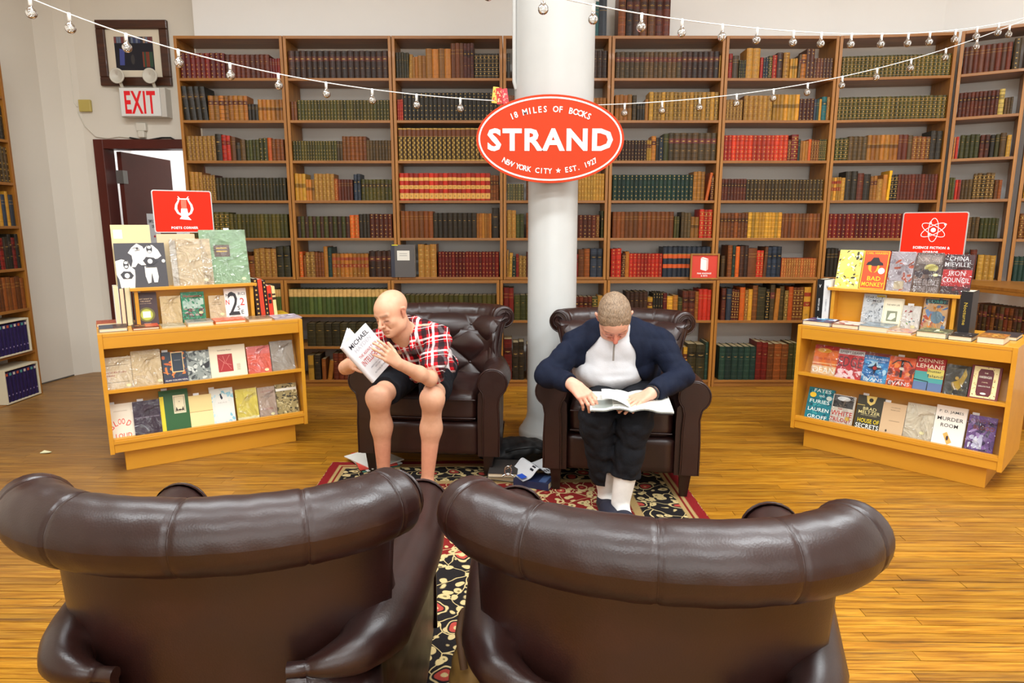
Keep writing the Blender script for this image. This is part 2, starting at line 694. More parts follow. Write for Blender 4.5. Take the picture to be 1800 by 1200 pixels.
# ============================================================ THE ROOM
PLASTER = mat('cream_plaster', (222, 214, 200), .7, 0, .035, 1.3, .04, 30)
PLASTER_R = mat('lit_plaster', (233, 230, 225), .7, 0, .02, 1.3, .04, 30)  # same plaster, colour lightened for walls that catch more light
MAROON = mat('maroon_door_paint', (84, 34, 26), .35, 0, .12, 3)

def mat_floor():
    m, nt, bs = _nt('worn_oak_strip_floor')
    g = nt.nodes.new('ShaderNodeNewGeometry')
    def mapped(sx, sy):
        mp = nt.nodes.new('ShaderNodeMapping')
        mp.inputs['Scale'].default_value = (sx, sy, 1)
        nt.links.new(g.outputs['Position'], mp.inputs['Vector'])
        return mp.outputs[0]
    oi = nt.nodes.new('ShaderNodeVertexColor')
    oi.layer_name = 'Col'
    rnd = nt.nodes.new('ShaderNodeObjectInfo')
    grain = noise(nt, mapped(3.5, 60), 1.0, 6, .65, .5)
    streak = noise(nt, mapped(1.0, 38), 1.0, 5, .75, .4)
    crack = noise(nt, mapped(2.2, 150), 1.0, 2, .6, .2)
    fine = noise(nt, mapped(14, 190), 1.0, 2)
    patch = noise(nt, mapped(.55, .8), 1.0, 3, .55)
    base = ramp(nt, grain, [(.25, S(116, 68, 12)), (.45, S(172, 115, 22)), (.7, S(212, 158, 50))])
    base = mixc(nt, math_(nt, 'MULTIPLY', fine, .35), base, S(150, 96, 40), 'MULTIPLY')
    tone = math_(nt, 'FRACT', math_(nt, 'ADD', rnd.outputs['Random'], oi.outputs[0]))
    base = mixc(nt, .6, base, ramp(nt, tone, [(0, (.50, .46, .38, 1)), (.5, (.9, .88, .84, 1)), (1, (1.12, 1.08, 1.0, 1))]), 'MULTIPLY')
    # black scuffs along the boards
    base = mixc(nt, ramp(nt, streak, [(.55, (0, 0, 0, 1)), (.68, (.85, .85, .85, 1))]), base, S(62, 40, 24))
    base = mixc(nt, ramp(nt, crack, [(.64, (0, 0, 0, 1)), (.70, (.8, .8, .8, 1))]), base, S(52, 32, 18))
    # finish worn away: greyish brown in patches; door side also painted dim for weaker light
    sep = nt.nodes.new('ShaderNodeSeparateXYZ')
    nt.links.new(g.outputs['Position'], sep.inputs[0])
    side = math_(nt, 'MULTIPLY', math_(nt, 'ADD', math_(nt, 'MULTIPLY', sep.outputs[0], -.55), -.55), 1, True)
    worn_dim = math_(nt, 'ADD', math_(nt, 'MULTIPLY', side, .62), math_(nt, 'MULTIPLY', math_(nt, 'SUBTRACT', patch, .5), 1.9), True)
    base = mixc(nt, math_(nt, 'MULTIPLY', worn_dim, .75), base, mixc(nt, grain, S(92, 66, 42), S(150, 114, 76)))
    nt.links.new(base, bs.inputs['Base Color'])
    nt.links.new(ramp(nt, patch, [(.3, (.28, .28, .28, 1)), (.7, (.48, .48, .48, 1))]), bs.inputs['Roughness'])
    bump(nt, bs, math_(nt, 'ADD', grain, streak), .12, .003)
    return m
FLOORM = mat_floor()

mb = MB()
mb.box(-5.2, 5.4, -3.2, 8.3, -.06, -.012)
floor = struct(mb.build('floor', mat('dark_subfloor', (50, 32, 18), .7)))
PW = .049
def plank_mesh(L):
    m = MB()
    g = .0015
    m.box(g, L - g, g, PW - g, -.012, 0)
    return m
plank_me = {}
far = MB()
nind = 0
rows_in = {}
y = -3.1
ri = 0
RX = Matrix.Rotation(math.radians(-1.2), 4, 'Z')
while y < 8.2:
    x = -5.1 + random.random() * .9
    while x < 5.2:
        L = random.choice((.45, .6, .75, .9, 1.1, 1.35))
        cx, cy = x + L / 2, y
        vis = cy > 1.25 and abs(cx) < (.83 * cy + .7) and cy < 3.05
        under = -1.05 < cx < 1.0 and cy < 3.7
        if vis and not under and nind < 295:
            key = L
            if key not in plank_me:
                o = plank_mesh(L).build('plank', FLOORM, floor)
                plank_me[key] = o.data
            else:
                o = bpy.data.objects.new('plank', plank_me[key])
                COL.objects.link(o)
                o.parent = floor
            o.matrix_basis = RX @ Matrix.Translation((x, y, 0))
            nind += 1
        else:
            r = random.random()
            g = .0008
            far.box(x + g, x + L - g, y + g, y + PW - g, -.012, 0, (r, r, r, 1), RX)
        x += L
    y += PW
    ri += 1
fo = far.build('plank_field', FLOORM, floor)
fo['kind'] = 'stuff'

def wall_seg(mb, p, q, z0, z1, th=.12):
    """a slab whose visible face runs p -> q and whose body lies to the right of that direction"""
    d = Vector((q[0] - p[0], q[1] - p[1], 0)).normalized()
    n = Vector((-d.y, d.x, 0)) * th
    P = [(p[0], p[1]), (q[0], q[1]), (q[0] + n.x, q[1] + n.y), (p[0] + n.x, p[1] + n.y)]
    mb.prism(P, z0, z1)

CEIL = 4.0
mb = MB()
wall_seg(mb, (-4.23, -3.2), (-4.23, 5.45), 0, CEIL)
wall_seg(mb, (-4.23, 5.45), (-4.13, 6.02), 0, CEIL)
wall_seg(mb, (-4.13, 6.02), (-4.04, 6.16), 0, CEIL)
wall_seg(mb, (-4.04, 6.16), (-3.90, 6.2), 0, CEIL)
struct(mb.build('wall_left', PLASTER))
mb = MB()
wall_seg(mb, (-3.90, 6.2), (-3.73, 6.2), 0, CEIL)
wall_seg(mb, (-3.73, 6.2), (-2.85, 6.2), 2.09, CEIL)
wall_seg(mb, (-2.85, 6.2), (-2.62, 6.2), 0, CEIL)
struct(mb.build('wall_exit', PLASTER))
mb = MB()
wall_seg(mb, (-2.72, 5.98), (2.70, 5.98), 0, CEIL)
wall_seg(mb, (2.70, 5.98), (3.62, 5.86), 0, CEIL)
struct(mb.build('wall_back', PLASTER_R))
mb = MB()
wall_seg(mb, (3.62, 5.86), (4.12, 5.56), 0, CEIL)
wall_seg(mb, (4.12, 5.56), (5.0, 4.9), 0, CEIL)
wall_seg(mb, (5.0, 4.9), (5.0, -3.2), 0, CEIL)
struct(mb.build('wall_right', PLASTER_R))
mb = MB()
wall_seg(mb, (5.0, -3.1), (-4.3, -3.1), 0, CEIL)
struct(mb.build('wall_front', PLASTER))
mb = MB().box(-4.4, 5.1, -3.2, 6.4, CEIL, CEIL + .1)
struct(mb.build('ceiling', mat('ceiling_white', (238, 236, 232), .8)))
# corridor behind the door
mb = MB()
wall_seg(mb, (-4.5, 8.0), (-2.0, 8.0), 0, 2.8)
wall_seg(mb, (-4.5, 6.33), (-4.5, 8.0), 0, 2.8)
wall_seg(mb, (-2.0, 8.0), (-2.0, 6.33), 0, 2.8)
mb.box(-4.6, -1.9, 6.33, 8.1, 2.8, 2.9)
struct(mb.build('wall_corridor', PLASTER_R))
mb = MB()
mb.box(-3.81, -3.722, 6.17, 6.34, 0, 2.165)
mb.box(-2.868, -2.78, 6.17, 6.34, 0, 2.165)
mb.box(-3.722, -2.868, 6.17, 6.34, 2.082, 2.165)
struct(mb.build('trim_1', MAROON, bev=.004))
# open door leaf, hinged on the far left of the frame and swung into the corridor
d = empty('door_1', None, None, (-3.66, 6.30, 0), math.radians(88))
d['kind'] = 'structure'
mb = MB().box(0, .84, -.022, .022, .01, 2.07)
mb.build('door_leaf', MAROON, d, bev=.002)
mb = MB().box(-.02, .05, -.034, .034, 1.78, 1.90)
mb.build('hinge', mat('zinc', (150, 150, 148), .4, .8), d)
mb = MB().box(-.02, .05, -.034, .034, .35, .47)
mb.build('hinge', MATS['zinc'], d)
mb = MB().box(.70, .78, -.05, .05, .98, 1.10).lathe([(0, -.07), (.02, -.07), (.028, -.055), (.02, -.035), (0, -.035)], 12, M=Matrix.Translation((.74, 0, 1.04)) @ Matrix.Rotation(-PI / 2, 4, 'X'))
mb.build('door_lock', MATS['zinc'], d)
mb = MB()
A = basis((.42, -.0235, 1.36), (1, 0, 0), (0, 0, 1), (0, -1, 0))
flat(mb, [(-.11, -.15), (.11, -.15), (.11, .15), (-.11, .15)], S(224, 226, 230), 0, A)
put_text(mb, 'EMPLOYEES', 0, .075, .032, S(30, 30, 34), .17, .02, 0, .0006, A)
put_text(mb, 'ONLY', 0, .025, .032, S(30, 30, 34), .08, .02, 0, .0006, A)
flat(mb, ellipse(0, -.075, .017, .012), S(200, 40, 50), .0006, A)
mb.build('paper_notice', PRINT, d)

# low skirting
mb = MB()
wall_seg(mb, (-4.228, 5.46), (-4.128, 6.02), 0, .012, .01)
struct(mb.build('baseboard_left', mat('dusty_grey', (90, 84, 76), .8)))

# ------------------------------------------------------------ pillar
cx_, cy_ = .262, 4.28
mb = MB()
mb.lathe([(.215, 0), (.215, .035), (.205, .05), (.195, .06), (.185, .085), (.168, .11), (.160, .15), (.158, 2.0), (.158, 4.0)], 48, M=Matrix.Translation((cx_, cy_, 0)))
pil = struct(mb.build('pillar', WHITE))
mb = MB()
mb.lathe([(.158, 1.78), (.242, 1.78), (.246, 1.79), (.246, 4.0)], 56, M=Matrix.Translation((cx_, cy_, 0)))
mb.build('pillar_casing', WHITE, pil)
mb = MB()
mb.tube([(cx_ - .246, cy_ - .07, 4.0), (cx_ - .247, cy_ - .07, 2.26), (cx_ - .235, cy_ - .06, 2.22)], .013, 12)
mb.build('cable_conduit', WHITE, pil)

# ============================================================ WALL OF BOOKCASES
UZ = [2.581, 2.251, 1.928, 1.603, 1.29, .957]      # tops of the upper shelves
def bookcase(label, P0, P1, depth, z0, z1, zs, group, gap=.003, name='bookcase', base=0):
    e = Vector((P1[0] - P0[0], P1[1] - P0[1], 0))
    W = e.length
    e.normalize()
    rz = math.atan2(e.y, e.x)
    o = empty(name, label, 'bookcase', (P0[0], P0[1], z0), rz, group)
    t = .024
    H = z1 - z0
    for xx in (gap, W - t - gap):
        MB().box(xx, xx + t, 0, depth, 0, H).build('side_panel', UPRIGHTW, o, bev=.002)
    MB().box(gap + t, W - gap - t, 0, depth, H - t, H).build('top_panel', SHELFW, o, bev=.002)
    for z in zs:
        MB().box(gap + t, W - gap - t, .002, depth, z - z0 - .022, z - z0).build('shelf', SHELFW, o, bev=.002)
    if base:
        MB().box(gap + t, W - gap - t, .012, .03, 0, base - .022).build('plinth', SHELFW, o, bev=.002)
    return o

ordn = ['first', 'second', 'third', 'fourth', 'fifth', 'sixth', 'seventh', 'eighth', 'ninth']
UXS = [-2.745, -1.86, -.98, -.075, .81, 1.735, 2.655]
YF = 5.64
UP = [((UXS[i], YF), (UXS[i + 1], YF)) for i in range(6)] + [((2.655, YF), (3.545, 5.53)), ((3.555, 5.52), (3.945, 5.275)), ((3.965, 5.25), (4.62, 4.78))]
for i, (a, b) in enumerate(UP):
    bookcase('tall open oak bookcase of leather books, %s bay from the exit door' % ordn[i], a, b, .31, .957 - .022, 2.905, UZ, 'wall bookcases')
LXS = [-2.745, -1.95, -1.035, -.105, .813, 1.745, 2.60]
YL = 5.585
LZ2 = [.639, .36, .061]
LZ = [.589, .061]
LO = [((LXS[i], YL), (LXS[i + 1], YL)) for i in range(6)] + [((2.60, YL), (3.38, 5.45)), ((3.40, 5.30), (3.55, 4.35))]
for i, (a, b) in enumerate(LO):
    z_ = LZ2 if i < 3 - 1 else LZ
    bookcase('low oak base bookcase under the tall shelving, %s from the exit door' % ordn[i], a, b, .365 if i < 7 else .30, 0, .933, z_, 'low base bookcases', name='base_bookcase', base=.061)
# the deep ledge where the base turns the corner at the far end
mb = MB()
mb.prism([(3.385, 5.45), (3.405, 5.30), (3.70, 5.33), (3.98, 5.2), (4.55, 4.75), (4.75, 4.4), (3.56, 4.35), (3.40, 5.28), (3.36, 5.45)][0:0] + [(3.40, 5.30), (3.55, 4.35), (4.6, 4.35), (4.6, 4.76), (3.96, 5.235), (3.57, 5.47), (3.43, 5.50)], .935, .957)
tag(mb.build('corner_ledge', SHELFW, bev=.002), 'deep oak ledge over the base bookcase in the far corner', 'ledge')
LP0, LP1 = (-3.97, 3.55), (-3.97, 5.38)
lzs = [atP(x, y_, (-3.97, 0, 0), (1, 0, 0)).z for x, y_ in ((20, 247), (34, 322), (43, 397), (50, 470), (60, 539), (70, 612), (79, 688))]
lzs = [lzs[0] + (lzs[0] - lzs[1])] + lzs
# its front faces +x: run from the far end towards the camera
bookcase('tall oak bookcase standing along the side wall beside the white plaster', (-3.97, 3.45), (-3.97, 5.38), .245, 0, lzs[0] + .36, lzs, 'side wall bookcase', base=lzs[-1])

# ------------------------------------------------------------ the books in them
CC = {  # key: (colour, words)
    'r': ((112, 26, 22), 'dark red'), 'R': ((184, 44, 34), 'bright red'), 'm': ((92, 40, 28), 'maroon brown'), 'b': ((120, 66, 32), 'brown'),
    't': ((168, 108, 50), 'tan'), 'y': ((196, 142, 58), 'golden tan'), 'c': ((222, 192, 132), 'cream'), 'k': ((44, 36, 32), 'black'),
    'g': ((66, 66, 34), 'olive green'), 'G': ((30, 56, 46), 'dark green'), 'n': ((44, 52, 64), 'navy blue'), 'o': ((204, 92, 34), 'orange'),
    'u': ((84, 64, 46), 'greyish brown'), 'v': ((70, 52, 30), 'brown and gold'), 'x': ((58, 34, 28), 'dark brown'), 'e': ((78, 94, 56), 'green and cream'),
    'q': ((96, 92, 76), 'grey green'), 'Q': ((200, 60, 40), 'orange red'), 'p': ((96, 56, 52), 'rose brown'), 'T': ((30, 104, 110), 'teal'), 'Y': ((214, 166, 30), 'yellow'),
    'i': ((78, 72, 34), 'mossy green'), 'B': ((52, 46, 30), 'brown black')}
SW = {'p': 'plain', 'g': 'gilt-tooled', 'd': 'gilt-dotted', 'L': 'labelled', 'h': 'two-tone', 'v': 'braided', 's': 'striped', 'G': 'richly gilt', 'b': 'ribbed', 'w': 'banded', 'l': 'leaning'}
GOLD = S(206, 162, 74)
GOLD2 = S(176, 132, 58)

def book_geom(mb, M, w, h, dep, ck, st, seed):
    """one old book standing upright: x across the spine, y into the shelf, z up; spine rounded towards -y"""
    r = random.Random(seed)
    c0 = CC[ck][0]
    k = .82 + .36 * r.random()
    kr = 1 + (r.random() - .5) * .12
    cool = c0[2] >= c0[0]
    base = S(min(255, c0[0] * k * kr * .95), min(255, c0[1] * k * .92), min(255, c0[2] * k / kr * (.9 if cool else .66)))
    dk = tuple(x * .45 for x in base[:3]) + (1,)
    lt = tuple(min(1, x * 1.5) for x in base[:3]) + (1,)
    bul = min(.009, w * .22)
    nx = 4
    segs = []                                     # (z0, z1, colour, bulge)
    bands = [.1, .27, .44, .61, .78, .9]
    def banded(bc, bcol, bh=.012, prof=.0016):
        z = 0
        for b in bands:
            segs.append((z, b - bh, bc, 0))
            segs.append((b - bh, b + bh, bcol, prof))
            z = b + bh
        segs.append((z, 1, bc, 0))
    orn = []
    if st == 'h':
        segs += [(0, .7, base, 0), (.7, .705, dk, 0), (.705, 1, S(214, 168, 98), 0)]
    elif st == 'v':
        segs += [(0, .04, GOLD, 0), (.04, .74, base, 0), (.74, .75, GOLD, .001), (.75, .96, S(112, 60, 30), 0), (.96, 1, GOLD, 0)]
        for i in range(9):
            z = .08 + i * .073
            orn += [(0, z, .36, .026, GOLD), ((-.2 if i % 2 else .2), z + .036, .2, .022, S(226, 186, 96))]
    elif st == 's':
        a = S(*{'n': (214, 92, 40), 'R': (236, 178, 92), 'y': (150, 50, 24), 'c': (170, 40, 30)}.get(ck, (150, 60, 34)))
        segs += [(0, .06, base, 0), (.06, .27, a if ck == 'R' else base, 0), (.27, .42, base, .001), (.42, .56, a, 0), (.56, .72, base, .001), (.72, .84, a, 0), (.84, 1, base, 0)]
        orn = [(0, .16, .25, .03, GOLD2), (0, .49, .3, .03, GOLD2)]
        if ck == 'n':
            segs[:] = [(0, .06, base, 0), (.06, .3, base, 0), (.3, .43, a, .0005), (.43, .62, base, .001), (.62, .75, a, .0005), (.75, .77, GOLD2, 0), (.77, 1, base, 0)]
            orn = []
    elif st == 'w':
        segs += [(0, .48, base, 0), (.48, .62, dk, 0), (.62, .64, GOLD2, .001), (.64, 1, base, 0)]
    elif st == 'L':
        lab = {'k': S(60, 44, 30), 't': S(96, 46, 26), 'y': S(90, 42, 26), 'u': S(110, 52, 44), 'x': S(92, 44, 30), 'g': S(60, 44, 26), 'i': S(64, 46, 26)}.get(ck, dk)
        banded(base, lt if r.random() < .5 else dk)
        segs = [(a, b, lab if a > .6 and b < .8 else c, q) for a, b, c, q in segs]
        orn = [(0, .70, .34, .018, GOLD), (0, .36, .3, .010, GOLD2)]
    elif st in ('g', 'G'):
        banded(base if st == 'g' else tuple((x + y_) / 2 for x, y_ in zip(base, GOLD2)), GOLD2, .01, .0016)
        q = .17 if st == 'g' else .34
        orn = [(0, z, q, .032, GOLD) for z in (.185, .355, .525, .84)] + ([(0, .695, .32, .016, GOLD)] if st == 'g' else [(0, .695, .3, .03, GOLD)])
        if st == 'G':
            orn += [(sx, z, .07, .06, base) for z in (.185, .355, .525, .84) for sx in (-.3, .3)]
    elif st == 'd':
        banded(base, dk, .008, .001)
        orn = [(0, z, .16, .02, GOLD) for z in (.05, .185, .355, .525, .84, .95)]
    elif st == 'b':
        banded(base, lt, .016, .003)
        orn = [(0, .695, .3, .012, GOLD2)]
    else:
        segs += [(0, .12, base, 0), (.12, .13, dk, 0), (.13, .7, base, 0), (.7, .71, GOLD2, 0), (.71, .8, base, 0), (.8, .81, GOLD2, 0), (.81, 1, base, 0)]
    xs = [-.5 + i / nx for i in range(nx + 1)]
    vs, fs, cs = [], [], []
    for (a, b, c, q) in segs:
        o = len(vs)
        for zz in (a, b):
            for xf in xs:
                vs.append((xf * w, -(1 - 4 * xf * xf) * bul - q, zz * h))
        for i in range(nx):
            fs.append((o + i, o + i + 1, o + nx + 2 + i, o + nx + 1 + i))
            cs.append(c)
    mb.add(vs, fs, cs, False, M)
    for (ox, oz, ow, oh, c) in orn:
        x0, x1 = (ox - ow) * w, (ox + ow) * w
        yo = lambda x: -(1 - 4 * (x / w) ** 2) * bul - .0018 if abs(x) < w / 2 else -.0018
        xm = ox * w
        z0, z1, zm = (oz - oh) * h, (oz + oh) * h, oz * h
        mb.add([(x0, yo(x0), zm), (xm, yo(xm), z0), (x1, yo(x1), zm), (xm, yo(xm), z1)], [(0, 1, 2, 3)], c, False, M)
    t = min(.0025, w * .12)
    # boards and page block; spine cap closes the top of the spine
    mb.box(-w / 2, -w / 2 + t, 0, dep, 0, h, base, M)
    mb.box(w / 2 - t, w / 2, 0, dep, 0, h, base, M)
    mb.box(-w / 2 + t, w / 2 - t, .001, dep - .004, .003, h - .004, S(196, 172, 128), M)
    vs = [(xf * w, -(1 - 4 * xf * xf) * bul, h) for xf in xs] + [(w / 2, .003, h), (-w / 2, .003, h)]
    mb.add(vs, [tuple(range(len(vs)))], dk, False, M)
    mb.add([(p[0], p[1], 0) for p in vs], [tuple(range(len(vs)))[::-1]], dk, False, M)

# rows as seen, left to right: "x0-x1:n:height in px:colour(s):style"; several colours alternate
U = [
 # first bay
 ["315-397:9:46:r:d 398-475:9:43:m:b 475-494:4:36:r:p", "319-367:4:61:k:L 368-437:8:44:t:L 437-455:3:29:k:p 455-500:6:37:t:w",
  "325-381:7:44:b:G 381-392:1:47:k:L 392-407:2:45:R:L 407-416:1:42:b:p 416-424:1:32:k:p 424-433:1:38:u:b 434-457:4:37:g:b 457-472:2:40:g:d 472-479:1:40:o:p 479-500:3:38:b:b",
  "324-359:3:50:t:G 359-381:4:45:m:G 381-504:20:40:B:b", "330-379:6:43:i:b 379-405:3:45:i:g 405-507:15:42:i:b", "350-439:8:44:b:b 439-449:1:37:b:L 449-488:4:50:b:G 488-512:2:54:B:L"],
 ["503-684:17:49:x:L", "511-523:2:33:b:p 524-687:28:36:i:d", "510-593:16:35:i:d 593-603:2:35:u:p 603-645:6:43:b:b 645-688:8:36:u:b",
  "513-518:1:37:t:p 518-539:3:47:y:w 539-554:3:37:t:w 554-589:5:47:t:G 589-595:1:38:o:g 595-621:5:37:m:p 623-635:2:46:n:L 636-690:8:37:i:L",
  "517-616:13:38:xg:b 616-632:2:40:o:g 632-651:3:42:k:b 651-690:5:42:m:d", "520-526:1:44:n:L 526-534:1:45:o:g 535-539:1:38:b:p 539-555:2:44:m:G 555-571:3:43:b:b 571-578:1:53:t:p 578-585:1:52:G:b 585-649:9:41:t:s 650-690:4:46:x:L"],
 ["692-719:5:46:B:b 719-725:1:43:y:g 725-735:2:38:t:p 735-749:2:40:t:p 749-793:4:52:t:p 793-815:3:62:b:p 815-833:3:62:m:L 834-877:6:44:k:g", "695-709:3:37:R:d 709-875:22:49:k:d",
  "698-875:22:57:v:v", "699-862:19:48:R:s 862-877:3:44:b:L", "700-762:7:47:b:p 762-838:9:44:k:b 838-864:6:43:t:p 865-877:1:53:k:L", "736-768:3:57:t:G 771-877:18:44:r:d"],
 ["889-897:1:44:k:p 900-1030:10:46:b:b 1033-1070:4:49:x:b", "889-1030:14:44:b:b 1033-1070:5:40:t:b", "887-1068:17:44:u:b", "886-921:6:29:q:d 925-1008:8:44:b:b 1011-1068:10:47:y:G",
  "887-907:2:49:t:G 907-921:2:42:g:b 925-1008:8:44:b:b 1009-1047:5:40:m:d 1047-1053:1:40:b:g 1056-1066:1:48:g:L", "887-894:1:48:t:G 894-900:1:43:y:G 900-907:1:36:G:d 907-912:1:40:r:p 912-925:2:37:m:G 925-1008:8:44:m:b 1009-1016:1:40:r:L 1016-1036:2:49:b:b 1037-1065:2:50:n:L"],
 ["1081-1197:14:47:u:L 1197-1263:7:48:x:L 1263-1268:1:41:y:g", "1080-1110:4:45:t:w 1111-1118:1:45:u:b 1119-1133:3:30:k:p 1133-1139:1:37:t:p 1140-1264:17:50:yvvyv:G",
  "1080-1136:10:36:x:d 1136-1144:2:36:y:L 1144-1152:1:43:t:L 1152-1157:1:40:k:p 1157-1165:1:41:n:d 1165-1174:1:48:g:p 1174-1260:8:49:u:L",
  "1076-1217:19:45:G:d 1217-1237:3:51:t:b 1239-1244:1:50:o:l 1248-1257:1:43:m:g", "1076-1183:14:46:b:p 1184-1193:2:38:g:p 1196-1213:3:45:u:b 1213-1227:2:37:t:w 1228-1255:3:50:R:g",
  "1073-1091:2:50:R:d 1091-1098:1:41:m:g 1098-1105:1:44:t:p 1105-1163:9:41:R:d 1164-1254:10:53:n:s"],
 ["1277-1286:1:44:R:L 1286-1297:1:41:u:p 1298-1310:4:33:gk:d 1310-1334:2:54:y:G 1335-1340:1:38:R:p 1340-1349:2:38:n:d 1349-1356:1:41:g:g 1356-1364:1:42:R:d 1364-1374:1:47:p:L 1375-1386:1:47:y:d 1387-1400:3:36:y:w 1401-1406:1:43:u:L 1406-1415:1:44:t:L 1415-1429:2:54:p:d 1429-1466:6:37:p:d",
  "1273-1304:5:37:p:G 1306-1356:6:44:t:G 1357-1403:7:46:y:w 1403-1429:4:39:m:d 1429-1442:3:38:nGy:p 1442-1451:1:42:T:L 1451-1459:1:42:t:g",
  "1270-1285:2:45:R:d 1285-1383:13:45:Q:d 1383-1389:1:37:m:g 1389-1401:1:46:r:g 1401-1405:1:38:G:p 1405-1419:3:35:t:p 1419-1424:1:38:o:p 1424-1438:3:37:b:g 1438-1456:4:38:g:g",
  "1266-1310:8:38:m:L 1310-1449:22:37:v:d", "1264-1313:8:44:b:L 1313-1372:10:45:y:b 1372-1442:11:43:b:p",
  "1266-1273:1:37:u:p 1277-1285:1:55:b:b 1285-1291:1:54:G:L 1291-1298:1:54:o:p 1298-1313:2:55:x:b 1313-1328:1:50:b:p 1328-1340:2:47:R:g 1340-1346:1:53:b:p 1346-1371:3:53:n:L 1372-1432:14:33:R:G 1432-1437:1:34:b:p"],
 ["1478-1669:27:41:i:g", "1470-1663:26:42:i:g", "1466-1489:3:40:g:g 1489-1522:4:43:u:b 1522-1576:7:45:t:w 1576-1593:2:45:m:p 1593-1601:1:44:u:p 1601-1632:4:42:b:g 1632-1657:2:52:k:b",
  "1458-1476:4:41:y:s 1476-1483:1:40:y:G 1483-1504:2:52:k:b 1504-1515:1:48:m:b 1515-1527:1:47:k:b 1527-1539:2:43:t:L 1539-1549:1:38:t:G 1549-1557:1:45:t:p 1557-1562:1:52:Y:p 1562-1575:2:45:k:g 1575-1648:12:46:m:b",
  "1454-1640:23:43:r:d", "1450-1470:3:50:k:p 1470-1632:14:46:mbk:b"],
 ["1684-1774:9:52:mp:p 1777-1790:1:60:u:d", "1678-1752:10:46:m:L 1752-1762:1:48:c:L 1763-1778:3:33:u:b", "1670-1676:1:40:o:G 1677-1682:1:40:R:p 1684-1718:4:43:g:b 1719-1736:2:42:m:L 1737-1745:1:42:k:p 1746-1753:1:42:i:p 1754-1765:1:45:u:p 1766-1774:1:40:y:G",
  "1664-1675:2:40:g:b 1676-1686:2:36:R:p 1687-1706:3:36:u:b 1707-1744:5:47:u:g 1745-1758:2:35:b:b", "1660-1718:8:38:u:b 1719-1752:5:37:g:b", "1658-1698:3:46:m:b 1700-1712:1:52:m:b 1714-1746:3:44:y:G"],
 ["1800-1880:9:46:m:b", "1796-1870:9:46:k:b", "1782-1860:8:44:B:p", "1775-1850:8:46:y:L", "1770-1776:1:44:Y:p 1776-1784:1:40:i:p 1785-1850:7:46:b:g", "1757-1850:9:44:G:p"],
]
Lw = [
 ["420-482:6:42:m:b 484-496:3:44:e:h", "420-500:6:40:B:b", "420-500:6:44:b:b"],
 ["506-684:24:44:e:h", "541-686:10:40:B:b", "543-553:1:43:y:w 554-565:1:44:k:b 567-574:1:37:b:p 576-584:1:35:t:l 587-686:10:46:m:b"],
 ["694-873:21:44:i:w", "692-873:12:58:x:b"],
 ["883-903:2:57:r:p 904-1008:11:44:g:b 1009-1040:4:41:m:L 1040-1050:1:41:g:g 1050-1064:1:43:y:G", "883-900:1:72:r:L 901-921:2:66:k:L 925-1060:8:62:x:b"],
 ["1080-1099:3:36:m:p 1099-1137:5:50:x:b 1137-1146:1:41:y:L 1146-1164:4:48:k:d 1164-1171:1:48:r:p 1171-1181:1:42:y:b 1181-1190:1:44:t:b 1190-1198:1:40:g:p 1198-1220:2:52:m:L 1220-1226:1:50:t:b 1226-1254:3:54:R:p", "1080-1198:9:58:b:b 1199-1206:1:58:y:L 1206-1237:2:62:B:L 1237-1247:1:66:G:b 1247-1253:1:58:u:p"],
 ["1266-1274:1:56:m:L 1275-1284:1:55:n:p 1284-1297:3:54:m:g 1298-1307:1:58:o:p 1307-1313:1:53:r:G 1313-1320:1:55:y:p 1320-1329:1:60:b:b 1329-1343:1:57:B:b 1344-1350:1:55:k:g 1351-1359:1:62:u:L 1359-1367:1:56:t:p 1367-1375:1:60:v:b 1376-1383:1:52:k:G 1383-1391:1:58:o:p 1391-1409:3:57:b:g 1410-1423:1:58:y:s", "1262-1326:6:58:G:b 1326-1346:2:66:r:b 1346-1382:3:62:b:b 1382-1400:2:65:g:b"],
 ["1440-1560:12:52:mbk:b", "1440-1560:10:56:mbk:b"],
 ["1700-1800:13:56:mbxu:L", "1720-1860:10:64:B:b"],
]
REC = []
def rowspec(txt, P0, P1, z, back, bay, row, minx=None, depth=.19):
    P0, P1 = Vector((*P0, 0)), Vector((*P1, 0))
    e = (P1 - P0).normalized()
    n = Vector((-e.y, e.x, 0))
    base = P0 + n * back
    if n.dot(Vector((0, 0, EYE)) - base) > 0: pass
    Wd = (P1 - P0).length
    k = 0
    for tok in txt.split():
        xr, cnt, hp, cl, st = tok.split(':')
        x0, x1 = map(float, xr.split('-'))
        cnt = int(cnt)
        hp = float(hp)
        ypx = 600
        for _ in range(4):                       # find the row's own pixel height at this x
            q = atP((x0 + x1) / 2, ypx, base, n)
            ypx += (q.z - z) * FPX / q.length * .95
        a, b = atP(x0, ypx, base, n), atP(x1, ypx, base, n)
        s0, s1 = (a - base).dot(e), (b - base).dot(e)
        s0, s1 = max(s0, .032), min(s1, Wd - .032)
        if s1 - s0 < .006: continue
        h0 = atP((x0 + x1) / 2, ypx - hp, base, n).z - z
        ws = [1 + (random.random() - .5) * .22 for _ in range(cnt)]
        tot = sum(ws)
        s = s0
        for i in range(cnt):
            w = (s1 - s0) * ws[i] / tot
            h = h0 * (1 + (random.random() - .5) * (.012 if cnt > 5 else .03))
            k += 1
            tilt = 0
            if st == 'l' or (cnt == 1 and random.random() < .12 and w < .04): tilt = math.radians(9 if st == 'l' else 2.5)
            if bay == 1 and row == 2 and k <= 4: tilt = math.radians(-4)
            cpt = base + e * (s + w / 2)
            REC.append(dict(p=(cpt.x, cpt.y, z), e=e, n=n, w=w * .955, h=h, d=min(depth, h * .72), c=cl[i % len(cl)], s='p' if st == 'l' else st, tilt=tilt, st0=st, bay=bay, row=row, k=k, area=w * h / cpt.length_squared if hasattr(cpt, 'length_squared') else w * h / cpt.length ** 2, seed=random.random()))
            s += w
